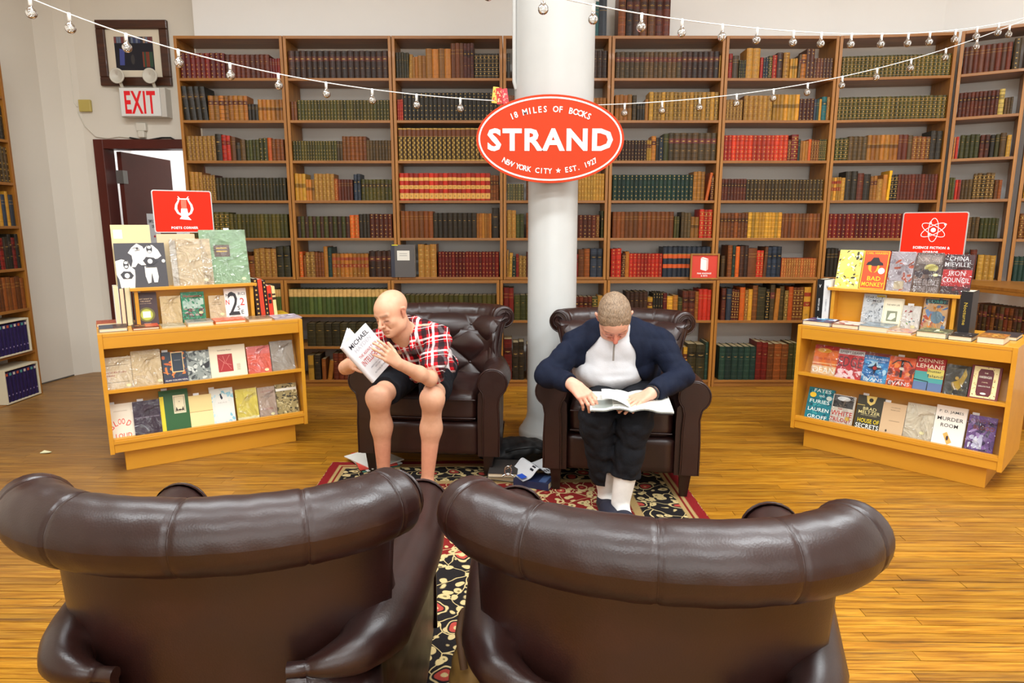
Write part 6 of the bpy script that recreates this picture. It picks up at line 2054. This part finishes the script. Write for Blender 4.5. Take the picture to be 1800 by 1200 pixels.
def hand(v, W, f, n, thumb, side, curl=(.3, .35, .25), spread=.05, k=1.0, th=(.5, .8, .2), curls=None):
    """five-fingered hand: W wrist, f towards the knuckles, n out of the palm, side = +1 if the thumb lies on +s"""
    f, n = nrm(f), nrm(n)
    n = (n - f * n.dot(f)).normalized()
    s_ = n.cross(f).normalized() * side                # towards the thumb
    W = Vector(W)
    kn = []
    for L, off in ((.088, .029), (.092, .010), (.087, -.010), (.079, -.028)):
        kn.append(W + (f * L + s_ * off) * k)
    v.cap(W - f * .02, W + f * .02, .025 * k, .026 * k, .015, flat=(n, 1.35))
    for i, q in enumerate(kn):
        b = W + (f * .012 + s_ * (.016, .006, -.006, -.016)[i]) * k
        v.cap(b, q, .0155 * k, .0115 * k, .011)
    tips = []
    for i, q in enumerate(kn):
        lens = ((.040, .025, .021), (.044, .028, .022), (.041, .026, .021), (.032, .020, .019))[i]
        cu = (curls[i] if curls else curl)
        a = (1.5 - i) * spread
        d = (f * math.cos(a) + s_ * math.sin(a)).normalized()
        ang = 0
        p = q
        rr = (.0092, .0085, .0078, .0070)
        for j in range(3):
            ang += cu[j]
            dd = d * math.cos(ang) + n * math.sin(ang)
            p2 = p + dd * lens[j] * k
            v.cap(p, p2, rr[j] * k * (.9 if i == 3 else 1), rr[j + 1] * k * (.9 if i == 3 else 1), .0035)
            p = p2
        tips.append(p)
    b = W + (f * .022 + s_ * .024 + n * .006) * k
    d = (f * th[0] + s_ * th[1] + n * th[2]).normalized()
    m1 = b + d * .036 * k
    d2 = (d + f * .55 + n * .15).normalized()
    m2 = m1 + d2 * .030 * k
    m3 = m2 + (d2 + f * .3).normalized() * .024 * k
    v.cap(b, m1, .0155 * k, .0115 * k, .012)
    v.cap(m1, m2, .0110 * k, .0095 * k, .004)
    v.cap(m2, m3, .0095 * k, .0080 * k, .003)
    return tips

def mat_skin(name, rough=.5):
    m, nt, bs = _nt(name)
    a = nt.nodes.new('ShaderNodeVertexColor')
    a.layer_name = 'Col'
    v = coords(nt)
    f = noise(nt, v, 40, 4, .6)
    c = mixc(nt, .35, a.outputs[0], ramp(nt, f, [(.3, (.80, .66, .62, 1)), (.7, (1.05, 1.02, 1.0, 1))]), 'MULTIPLY')
    nt.links.new(c, bs.inputs['Base Color'])
    bs.inputs['Roughness'].default_value = rough
    bs.inputs['Subsurface Weight'].default_value = .08
    bs.inputs['Subsurface Radius'].default_value = (.02, .008, .004)
    bump(nt, bs, noise(nt, v, 220, 3), .12, .002)
    return m
SKIN = mat_skin('skin')

def skin_cols(base, head, marks):
    """marks: (point, radius, colour, strength) tint the skin softly"""
    def fn(V):
        c = np.tile(np.array(S(*base), dtype=float), (len(V), 1))
        for p, r, col, st in marks:
            if len(p) == 2:                             # a short line
                a, b = np.array(p[0]), np.array(p[1])
                ab = b - a
                t = np.clip(((V - a) @ ab) / (ab @ ab), 0, 1)
                d = np.linalg.norm(V - (a + t[:, None] * ab), axis=1)
            else:
                d = np.linalg.norm(V - np.array(p), axis=1)
            w = np.clip(1.6 * (1 - d / r), 0, 1) * st
            c = c * (1 - w[:, None]) + np.array(S(*col)) * w[:, None]
        return c
    return fn

# ------------------------------------------------------------ the bald reader
m1 = empty('person', 'bald man in a red plaid short-sleeved shirt and black shorts reading a white hardback', 'person', (-.49, 3.66, .49))
LO_, HI_ = (-1.02, 2.76, -.005), (-.22, 3.84, 1.10)
v = Vol(LO_, HI_, .0036)
hipR, hipL = (-.58, 3.66, .585), (-.41, 3.66, .585)
knR, knL = (-.672, 3.19, .545), (-.398, 3.17, .545)
anR, anL = (-.675, 3.27, .105), (-.437, 3.20, .105)
v.ell((-.495, 3.66, .60), (.165, .12, .11), k=.04)
v.ell((-.51, 3.60, .69), (.135, .105, .12), k=.05)
v.ell((-.545, 3.47, .78), (.150, .105, .13), k=.05)
v.cap((-.69, 3.40, .80), (-.42, 3.40, .825), .058, .058, k=.05)
for h_, k_, a_ in ((hipR, knR, anR), (hipL, knL, anL)):
    v.cap(h_, k_, .080, .053, k=.04)
    v.ell((k_[0], k_[1] - .010, k_[2] + .002), (.050, .044, .050), k=.03)
    mid = tuple(k_[i] * .62 + a_[i] * .38 + (0, .03, 0)[i] for i in range(3))
    v.cap(k_, mid, .050, .050, k=.04)
    v.cap(mid, a_, .050, .031, k=.04)
    v.ell((a_[0], a_[1], a_[2] - .01), (.034, .037, .034), k=.015)
    v.cap((a_[0], a_[1] + .01, .06), (a_[0] + (a_[0] + .55) * .1, a_[1] - .14, .04), .036, .03, k=.02)
shL, shR = Vector((-.388, 3.40, .815)), Vector((-.715, 3.40, .79))
elL, wrL = Vector((-.402, 3.13, .655)), Vector((-.530, 2.965, .770))
elR, wrR = Vector((-.865, 3.33, .668)), Vector((-.765, 3.10, .735))
v.cap(shL, elL, .044, .034, k=.02).cap(elL, elL.lerp(wrL, .35), .034, .035, k=.02).cap(elL.lerp(wrL, .35), wrL, .035, .025, k=.02)
v.cap(shR, elR, .044, .034, k=.02).cap(elR, elR.lerp(wrR, .35), .034, .035, k=.02).cap(elR.lerp(wrR, .35), wrR, .035, .025, k=.02)
H1 = Head((-.606, 3.275, .958), (-.50, -.76, -.34), (-.16, 0, 1), .94)
v.cap((-.565, 3.405, .80), H1.P(0, -.022, -.05), .062, .052, k=.03)
v.cap((-.575, 3.36, .82), H1.P(0, .018, -.078), .036, .034, k=.03)
H1.build(v)
# the open book he holds: spine corners A (top) D (bottom), cover's free edge B, C
A_, B_, C_, D_ = atT(603, 609, 2.93), atT(640, 570, 2.99), atT(674, 629, 3.06), atT(644, 662, 3.02)
ex = (B_ - A_).normalized()
nb_ = ex.cross((D_ - A_)).normalized()
if nb_.y > 0: nb_ = -nb_                               # towards the camera
dn = nb_.cross(ex).normalized()
if dn.dot(D_ - A_) < 0: dn = -dn
palm = wrL + Vector((-.02, 0, 0))
tipt = A_ + ex * .085 + dn * .13 + nb_ * .012
fdir = (tipt - wrL).normalized()
# left hand lies across the front cover
hand(v, wrL, atT(660, 607, 2.925) - wrL, -nb_, 0, 1, curls=((.2, .45, .35), (.2, .4, .3), (.2, .4, .3), (.25, .4, .35)), spread=.10, k=.86, th=(.5, .55, .5))
bkc = D_ + (A_ - D_) * .35 + ex * .02
hand(v, wrR, (bkc - wrR), nb_, 0, -1, curl=(.25, .3, .3), spread=.07, k=.92, th=(.4, .7, .5))
marks = [((H1.P(-.021, .09, -.061), H1.P(.021, .09, -.061)), .012, (176, 98, 84), .7), (H1.P(0, .112, -.028), .03, (214, 140, 116), .5), (H1.P(.09, -.01, 0), .04, (206, 124, 100), .5), (H1.P(-.09, -.01, 0), .04, (206, 124, 100), .6)]
for sg in (-1, 1):
    marks += [((H1.P(sg * .014, .089, .026), H1.P(sg * .047, .078, .027)), .009, (130, 100, 84), .6), ((H1.P(sg * .018, .086, -.006), H1.P(sg * .044, .080, -.006)), .0065, (90, 60, 50), .8),
              (H1.P(sg * .031, .085, .010), .014, (196, 136, 112), .5), ((H1.P(sg * .02, .085, -.016), H1.P(sg * .045, .078, -.014)), .010, (190, 126, 106), .5)]
marks += [(knR, .09, (224, 170, 140), .5), (knL, .09, (224, 170, 140), .5), (Vector(anR) + Vector((0, 0, .12)), .16, (214, 140, 112), .6), (Vector(anL) + Vector((0, 0, .12)), .16, (214, 140, 112), .6)]
body = vol_obj('body', v, SKIN, m1, skin_cols((222, 170, 138), H1, marks), 1)

def mat_plaid():
    m, nt, bs = _nt('red_black_white_plaid')
    tc = nt.nodes.new('ShaderNodeTexCoord')
    mp = nt.nodes.new('ShaderNodeMapping')
    mp.inputs['Rotation'].default_value = (math.radians(18), math.radians(12), math.radians(8))
    nt.links.new(tc.outputs['Object'], mp.inputs['Vector'])
    sep = nt.nodes.new('ShaderNodeSeparateXYZ')
    nt.links.new(mp.outputs[0], sep.inputs[0])
    def band(ax, per, ph, wd):
        f = math_(nt, 'FRACT', math_(nt, 'ADD', math_(nt, 'MULTIPLY', sep.outputs[ax], 1 / per), ph))
        return math_(nt, 'LESS_THAN', math_(nt, 'ABSOLUTE', math_(nt, 'SUBTRACT', f, .5)), wd / 2)
    red, blk, wht, gry = S(196, 24, 34), S(34, 30, 34), S(236, 228, 226), S(120, 112, 114)
    c = red
    c = mixc(nt, math_(nt, 'MULTIPLY', band(0, .085, .0, .30), .92), c, blk)
    c = mixc(nt, math_(nt, 'MULTIPLY', band(2, .085, .2, .30), .80), c, blk)
    c = mixc(nt, math_(nt, 'MULTIPLY', band(0, .085, .42, .15), .80), c, wht)
    c = mixc(nt, math_(nt, 'MULTIPLY', band(2, .085, .62, .13), .65), c, wht)
    c = mixc(nt, math_(nt, 'MULTIPLY', band(0, .085, .7, .035), .9), c, wht)
    c = mixc(nt, math_(nt, 'MULTIPLY', band(2, .085, .88, .035), .9), c, wht)
    c = mixc(nt, math_(nt, 'MULTIPLY', band(1, .11, .1, .22), .45), c, gry)
    nt.links.new(c, bs.inputs['Base Color'])
    bs.inputs['Roughness'].default_value = .85
    bs.inputs['Specular IOR Level'].default_value = .2
    return m
sh = Vol((-.92, 3.0, .5), (-.24, 3.84, .95), .005)
sh.ell((-.495, 3.655, .61), (.187, .142, .12), k=.04).ell((-.51, 3.60, .69), (.157, .127, .13), k=.05).ell((-.545, 3.47, .78), (.168, .124, .14), k=.05)
sh.ell((-.49, 3.53, .625), (.185, .13, .09), k=.04)
sh.cap((-.70, 3.40, .80), (-.41, 3.40, .825), .072, .072, k=.05)
se = shL.lerp(elL, .88)
sh.cap(shL, se, .070, .072, k=.03)
se2 = shR.lerp(elR, .80)
sh.cap(shR, se2, .066, .064, k=.03)
sh.wrinkle(.022, 34, 11)
sh.cut(shL.lerp(elL, .90), elL - shL, lo=(-.49, 3.0, .55), hi=(-.24, 3.32, .95))
sh.cut(shR.lerp(elR, .80), elR - shR, lo=(-.92, 3.2, .5), hi=(-.76, 3.6, .80))
sh.cut((-.5, 3.55, .565), (.1, .1, -1), lo=(-.8, 3.2, .5), hi=(-.2, 3.84, .66))
nk = Vector((-.575, 3.37, .87))
sh.cap(nk + Vector((0, .0, .02)), nk + Vector((.005, -.03, -.02)), .062, .055, k=.01, sub=True)
sh.cap(nk + Vector((.0, -.06, -.02)), Vector((-.553, 3.30, .745)), .042, .006, k=.01, sub=True)
shirt = vol_obj('plaid_shirt', sh, mat_plaid(), m1, None, 1)
# turned-down collar
cl = Vol((-.72, 3.2, .70), (-.42, 3.56, .96), .0035)
ring = [(-.645, 3.31, .83), (-.655, 3.37, .865), (-.63, 3.43, .885), (-.575, 3.455, .89), (-.52, 3.43, .885), (-.497, 3.37, .865), (-.505, 3.31, .83)]
for a, b in zip(ring[:-1], ring[1:]):
    cl.cap(a, b, .017, .017, k=.008, flat=((a[0] + .575, a[1] - 3.37, .0), 2.6))
cl.cap((-.505, 3.312, .835), (-.515, 3.272, .775), .020, .010, k=.008, flat=((.2, -1, .3), 2.6))
cl.cap((-.645, 3.312, .835), (-.62, 3.272, .775), .020, .010, k=.008, flat=((-.2, -1, .3), 2.6))
vol_obj('collar', cl, bpy.data.materials['red_black_white_plaid'], shirt, None, 1)
so = Vol((-.86, 3.1, .44), (-.22, 3.84, .74), .005)
so.ell((-.495, 3.66, .60), (.185, .135, .115), k=.04)
for h_, k_ in ((hipR, knR), (hipL, knL)):
    a, b = Vector(h_), Vector(k_)
    so.cap(a, a.lerp(b, .86), .094, .082, k=.03)
so.wrinkle(.014, 40, 4)
for h_, k_, lo, hi in ((hipR, knR, (-.86, 3.1, .44), (-.535, 3.4, .74)), (hipL, knL, (-.535, 3.1, .44), (-.22, 3.4, .74))):
    a, b = Vector(h_), Vector(k_)
    so.cut(a.lerp(b, .80), b - a, lo=lo, hi=hi)
BLACKC = mat('black_cotton', (24, 25, 30), .85, 0, .2, 10, .2, 200, spec=.2)
vol_obj('shorts', so, BLACKC, m1, None, 1)

def shoe(parent, ankle, toe, name, m, sole, low=.10, laces=True, trim=None):
    a, t = Vector(ankle), Vector(toe)
    a.z = 0; t.z = 0
    d = (t - a).normalized()
    lo = (min(a.x, t.x) - .12, min(a.y, t.y) - .12, 0)
    hi = (max(a.x, t.x) + .12, max(a.y, t.y) + .12, .16)
    s = Vol(lo, hi, .004)
    heel = a - d * .035
    s.cap(heel + Vector((0, 0, .045)), t + Vector((0, 0, .036)), .043, .036, k=.02)
    s.cap(a + Vector((0, 0, .05)), a + Vector((0, 0, low)), .042, .040, k=.02)
    s.cap(a.lerp(t, .5) + Vector((0, 0, .04)), t + Vector((0, 0, .034)), .045, .040, k=.02)
    s.cap(a + Vector((0, 0, low - .01)), a + Vector((0, 0, low + .06)), .035, .035, k=.006, sub=True)
    s.cut((0, 0, .022), (0, 0, -1))
    o = vol_obj(name, s, m, parent, None, 1)
    s2 = Vol(lo, hi, .004)
    s2.cap(heel + Vector((0, 0, .02)), t + Vector((0, 0, .02)), .046, .042, k=.02).cap(a.lerp(t, .5) + Vector((0, 0, .02)), t + Vector((0, 0, .02)), .048, .043, k=.02)
    s2.cut((0, 0, .030), (0, 0, 1)).cut((0, 0, .012), (0, 0, -1))
    so_ = vol_obj('sole', s2, sole, o, None, 1)
    if laces:
        sd = Vector((-d.y, d.x, 0))
        mb_ = MB()
        for i in range(5):
            q = a.lerp(t, .22 + .12 * i) + Vector((0, 0, .098 - .008 * i))
            mb_.tube([q - sd * .024 + Vector((0, 0, -.008)), q + Vector((0, 0, .004)), q + sd * .024 + Vector((0, 0, -.008))], .0035, 6)
        l = mb_.build('laces', trim, o)
    if trim:
        mb_ = MB()
        for sg in (-1, 1):
            sd = Vector((-d.y, d.x, 0)) * sg
            mb_.tube([a + sd * .041 + d * .02 + Vector((0, 0, .085)), a.lerp(t, .4) + sd * .046 + Vector((0, 0, .05)), a.lerp(t, .62) + sd * .046 + Vector((0, 0, .045))], .008, 8)
        l = mb_.build('side_stripe', trim, o)
    return o
SHOEB = mat('black_shoe_mesh', (22, 22, 24), .6)
SOLEB = mat('dark_rubber_sole', (40, 38, 38), .7)
REDT = mat('red_shoe_trim', (206, 40, 46), .5)
shoe(m1, anR, (anR[0] - .03, anR[1] - .19, 0), 'sneaker', SHOEB, SOLEB, .085, True, REDT)
shoe(m1, anL, (anL[0] - .01, anL[1] - .19, 0), 'sneaker', SHOEB, SOLEB, .085, True, REDT)

# the hardback in his hands
ob = empty('held_book', 'open white hardback with large lettering held up by the bald man', 'book', M=basis(A_, ex, dn, -nb_))
Wb, Hb = .152, .232
m = MB()
m.box(0, Wb, 0, Hb, -.0015, .0015, S(226, 226, 230))
m.build('front_cover', PRINT, ob)
MB().box(.004, Wb - .006, .004, Hb - .004, .002, .012, S(236, 230, 216)).build('pages', PAGES, ob)
q = Matrix.Rotation(math.radians(-42), 4, 'Y')
m = MB()
m.box(0, Wb, 0, Hb, -.0015, .0015, S(226, 226, 230), Matrix.Translation((-.004, 0, .014)) @ q)
m.build('back_cover', PRINT, ob)
MB().box(.004, Wb - .006, .004, Hb - .004, -.012, -.002, S(236, 230, 216), Matrix.Translation((-.004, 0, .014)) @ q).build('pages', PAGES, ob)
MB().tube([(-.003, 0, .007), (-.003, Hb, .007)], .010, 10, S(214, 206, 204)).build('spine', PRINT, ob)
m = MB()
Lf = basis((0, 0, -.0022), (1, 0, 0), (0, -1, 0), (0, 0, -1))
for (t, y, h, w, c) in (('MICHAEL', -.030, .022, .118, (50, 50, 60)), ('HAYDEN', -.060, .020, .10, (196, 196, 204)), ('THE ASSAULT ON', -.098, .014, .11, (206, 110, 110)), ('INTELLIGENCE', -.132, .030, .125, (200, 96, 96)), ('AMERICAN NATIONAL', -.172, .007, .09, (150, 150, 160)), ('SECURITY', -.184, .007, .05, (150, 150, 160)), ('AUTHOR OF PLAYING', -.206, .008, .09, (110, 110, 120))):
    put_text(m, t, Wb / 2, y, h, S(*c), w, .012, 0, 0, Lf)
m.build('lettering', PRINT, ob)

# ------------------------------------------------------------ the man with the bowed head
m2 = empty('person', 'grey-haired man in a navy jacket and white shirt bent over an open magazine', 'person', (.60, 3.42, .49))
v = Vol((.02, 2.70, -.005), (1.02, 3.66, 1.12), .0038)
v.ell((.575, 3.42, .60), (.165, .13, .11), k=.04).ell((.53, 3.36, .68), (.16, .13, .13), k=.05).ell((.515, 3.30, .80), (.17, .11, .14), k=.05)
v.cap((.35, 3.29, .80), (.70, 3.27, .81), .045, .045, k=.05)
hR, hL = (.51, 3.40, .565), (.675, 3.40, .565)
kR, kL = (.395, 2.97, .495), (.575, 2.95, .495)
aR, aL = (.470, 3.07, .10), (.520, 2.95, .10)
for h_, k_, a_ in ((hR, kR, aR), (hL, kL, aL)):
    v.cap(h_, k_, .085, .06, k=.03).cap(k_, a_, .044, .034, k=.03)
    v.cap((a_[0], a_[1] + .01, .06), (a_[0] + .02, a_[1] - .13, .04), .036, .03, k=.02)
sR, sL = Vector((.325, 3.28, .795)), Vector((.745, 3.25, .810))
eR, wR = Vector((.175, 3.14, .675)), Vector((.285, 2.975, .665))
eL, wL = Vector((.825, 3.10, .675)), Vector((.645, 2.955, .628))
for s0, e0, w0 in ((sR, eR, wR), (sL, eL, wL)):
    v.cap(s0, e0, .036, .034, k=.03).cap(e0, e0.lerp(w0, .7), .030, .028, k=.02).cap(e0.lerp(w0, .7), w0, .028, .030, k=.02)
H2 = Head((.492, 3.125, .955), (.02, -.55, -.84), (-.06, -.8, .6), 1.0)
v.cap((.535, 3.29, .86), H2.P(0, -.035, -.04), .068, .058, k=.03)
H2.build(v, .006)
hand(v, wR, (.075, -.10, -.055), (.25, .35, -.9), 0, -1, curls=((.5, .6, .4), (.55, .6, .4), (.6, .65, .4), (.7, .6, .4)), spread=.02, k=1.02, th=(.75, .45, .5))
hand(v, wL, (-.125, -.075, -.035), (.0, .1, -1), 0, 1, curls=((.22, .2, .12), (.18, .18, .1), (.2, .2, .1), (.22, .22, .15)), spread=.08, k=1.02, th=(.5, .8, .15))
marks = [(H2.P(0, .09, -.02), .085, (206, 112, 92), .55), (H2.P(0, .11, -.03), .03, (200, 92, 76), .6), (H2.P(.09, -.01, 0), .04, (214, 130, 110), .6), (H2.P(-.09, -.01, 0), .04, (214, 130, 110), .6), (wR + Vector((.04, -.05, -.02)), .09, (226, 150, 124), .6), (wL + Vector((-.06, -.04, 0)), .11, (226, 150, 124), .6)]
for sg in (-1, 1):
    marks += [((H2.P(sg * .014, .089, .026), H2.P(sg * .047, .078, .027)), .009, (140, 100, 80), .7), ((H2.P(sg * .018, .086, -.006), H2.P(sg * .044, .080, -.006)), .0065, (80, 50, 44), .9)]
vol_obj('body', v, SKIN, m2, skin_cols((230, 176, 150), H2, marks), 1)
# cropped hair
hv = Vol(tuple(c - .16 for c in H2.C), tuple(c + .16 for c in H2.C), .003)
hv.ell(H2.P(0, -.018, .040), (.0785, .100, .089), H2.R, .02).ell(H2.P(0, .020, .036), (.0715, .064, .064), H2.R, .02)
hv.ell(H2.P(0, -.05, -.01), (.066, .060, .060), H2.R, .02)
hv.wrinkle(.0035, 120, 3)
fa = np.array(H2.y) * 1.0 - np.array(H2.z) * .62
hv.cut(H2.P(0, .062, .052), fa)
hv.cut(H2.P(0, .030, -.012), np.array(H2.y) * .75 - np.array(H2.z) * .66)
hv.cut(H2.P(0, -.03, -.045), -np.array(H2.z))
def mat_hair():
    m, nt, bs = _nt('short_greying_hair')
    v_ = coords(nt)
    mp = nt.nodes.new('ShaderNodeMapping')
    mp.inputs['Scale'].default_value = (1, .22, .22)
    nt.links.new(v_, mp.inputs['Vector'])
    f = noise(nt, mp.outputs[0], 420, 3, .6)
    g = noise(nt, v_, 22, 2)
    c = mixc(nt, g, ramp(nt, f, [(.3, S(84, 60, 40)), (.7, S(164, 130, 96))]), ramp(nt, f, [(.3, S(96, 80, 66)), (.7, S(176, 154, 130))]))
    nt.links.new(c, bs.inputs['Base Color'])
    bs.inputs['Roughness'].default_value = .6
    bump(nt, bs, f, .7, .004)
    return m
vol_obj('hair', hv, mat_hair(), m2, None, 1)
# white half-zip shirt
ws = Vol((.30, 2.95, .50), (.86, 3.62, .96), .005)
ws.ell((.56, 3.40, .60), (.180, .15, .115), k=.04).ell((.500, 3.30, .665), (.190, .178, .120), k=.05).ell((.510, 3.26, .79), (.165, .130, .14), k=.05).cap((.38, 3.28, .80), (.66, 3.27, .81), .065, .065, k=.05)
ws.cap((.53, 3.25, .87), (.515, 3.19, .90), .070, .066, k=.02)
ws.wrinkle(.009, 24, 8)
for (z, a) in ((.735, .010), (.665, .009), (.70, .006)):
    ws.cap((.34, 3.12, z), (.70, 3.12, z + .012), a, a, k=.03, sub=True)
ws.cut((.59, 3.4, .545), (0, -.2, -1), lo=(.3, 2.95, .5), hi=(.9, 3.62, .6))
ws.cap(H2.P(0, .02, -.02), (.52, 3.20, .90), .05, .054, k=.01, sub=True)
ws_o = vol_obj('white_shirt', ws, mat('white_jersey', (204, 203, 206), .8, 0, .03, 8, .1, 150, spec=.2), m2, None, 1)
zp = MB()
zp.tube([atT(1081, 598, 3.15), atT(1079, 612, 3.155), atT(1078, 634, 3.155)], .0045, 8)
zp.build('zip', mat('grey_zip_tape', (120, 112, 104), .5), ws_o)
# navy jacket, hanging open
jk = Vol((.05, 2.86, .50), (1.0, 3.66, .99), .005)
jk.ell((.575, 3.42, .62), (.222, .165, .12), k=.04).ell((.535, 3.33, .70), (.225, .185, .14), k=.05).ell((.520, 3.28, .80), (.205, .155, .15), k=.05)
jk.cap((.345, 3.30, .80), (.52, 3.30, .865), .074, .072, k=.05).cap((.735, 3.28, .815), (.54, 3.30, .865), .074, .072, k=.05).cap((.53, 3.33, .89), (.51, 3.25, .925), .078, .074, k=.03)
for s0, e0, w0 in ((sR, eR, wR), (sL, eL, wL)):
    w1 = e0.lerp(w0, .86)
    jk.cap(s0, e0, .074, .062, k=.04).cap(e0, w1, .062, .048, k=.025)
jk.wrinkle(.016, 26, 6)
# open front: wide at the belly, narrow at the throat
jk.slot(lambda Z: .486 + (Z - .70) * .06, lambda Z: np.clip(.205 - (Z - .54) * .42 + .012 * np.sin(Z * 34), .05, .3), 3.24, .5, .93)
jk.cap((.52, 3.02, .86), (.515, 3.22, .93), .052, .058, k=.015, sub=True)
jk.cap(H2.P(0, .03, -.02), H2.P(0, -.05, -.05), .075, .070, k=.01, sub=True)
for e0, w0, lo, hi in ((eR, wR, (.05, 2.8, .5), (.36, 3.09, .8)), (eL, wL, (.57, 2.8, .5), (.80, 3.05, .8))):
    jk.cut(e0.lerp(w0, .90), w0 - e0, lo=lo, hi=hi)
jk.cut((.59, 3.4, .545), (0, 0, -1))
NAVY = mat('navy_wool', (16, 23, 42), .8, 0, .15, 9, .15, 160, spec=.2)
vol_obj('navy_jacket', jk, NAVY, m2, None, 1)
tr = Vol((.26, 2.84, .10), (.82, 3.60, .74), .005)
tr.ell((.595, 3.42, .595), (.19, .14, .105), k=.04)
for h_, k_, a_, st in ((hR, kR, aR, .84), (hL, kL, aL, .66)):
    a, b, c = Vector(h_), Vector(k_), Vector(a_)
    tr.cap(a, b, .102, .083, k=.03).cap(b, b.lerp(c, st), .080, .070, k=.03)
tr.wrinkle(.016, 36, 9)
tr.cut(Vector(kR).lerp(Vector(aR), .82), Vector(aR) - Vector(kR), lo=(.26, 2.84, .1), hi=(.49, 3.3, .32))
tr.cut(Vector(kL).lerp(Vector(aL), .68), Vector(aL) - Vector(kL), lo=(.455, 2.84, .1), hi=(.82, 3.3, .40))
vol_obj('trousers', tr, BLACKC, m2, None, 1)
SOCKM = mat('white_ribbed_sock', (236, 234, 230), .85, 0, .04, 30, .2, 300, spec=.2)
for a_, k_, tt in ((aR, kR, .66), (aL, kL, .64)):
    a, b = Vector(a_), Vector(k_)
    top = a.lerp(b, 1 - tt)
    s = Vol((a.x - .12, a.y - .24, .0), (a.x + .14, a.y + .12, top.z + .06), .004)
    s.cap(a, top, .044, .055, k=.02).cap(a + Vector((0, .015, -.05)), a + Vector((.02, -.12, -.06)), .042, .036, k=.03)
    s.cut(top, top - a)
    s.cut((0, 0, .02), (0, 0, -1))
    vol_obj('sock', s, SOCKM, m2, None, 1)
NSH = mat('dark_navy_suede', (26, 26, 44), .8)
shoe(m2, aR, (aR[0] + .0, aR[1] - .19, 0), 'loafer', NSH, SOLEB, .055, False)
shoe(m2, aL, (aL[0] + .02, aL[1] - .19, 0), 'loafer', NSH, SOLEB, .055, False)
bw = wL + (eL - wL).normalized() * .012
ax = (eL - wL).normalized()
u1 = ax.cross(Vector((0, 0, 1))).normalized()
u2 = ax.cross(u1).normalized()
MB().tube([bw + u1 * .034 * math.cos(t) + u2 * .030 * math.sin(t) for t in [2 * PI * i / 24 for i in range(24)]], .006, 8, closed=True).build('watch_strap', MATS['black_rubber'], m2).matrix_parent_inverse = m2.matrix_basis.inverted()

# magazine on his lap
mo = empty('open_magazine', 'large open magazine lying across the lap of the man in navy', 'magazine', (.535, 2.82, .573), math.radians(-6))
def page(sg, lift):
    def fn(u, v):
        x = sg * u * .185
        return (x, v * .25, .012 * math.sin(min(1, u * 1.6) * PI) + lift + .022 * v)
    return fn
for sg in (-1, 1):
    MB().grid(page(sg, 0), 10, 4, S(30, 30, 36)).build('cover', PRINT, mo)
    for k in range(3):
        MB().grid(page(sg, .003 + .003 * k), 10, 4, S(228, 226, 218)).build('page', PRINT, mo)
m = MB()
m.grid(lambda u, v: (-.005 - .125 * u, .03 + v * .17, .016 + .040 * math.sin(u * 1.9) * (1 - .5 * v) + .022 * v), 12, 6, S(240, 240, 236))
m.build('turning_page', PRINT, mo)
m = MB()
pf = page(1, .0105)
def patch(u0, u1, v0, v1, c):
    m.grid(lambda a, b: pf(u0 + (u1 - u0) * a, v0 + (v1 - v0) * b), 4, 2, c)
patch(.68, .97, .72, .95, S(30, 26, 30))
pf = page(1, .0112)
patch(.80, .92, .78, .90, S(226, 120, 130))
pf = page(-1, .0105)
patch(.45, .95, .1, .5, S(150, 156, 150))
pict = m
m = MB()
for i in range(6):
    patch(.08, .42, .1 + i * .12, .125 + i * .12, S(150, 148, 144))
m.build('printed_text', PRINT, mo)
pict.build('printed_picture', PRINT, mo)
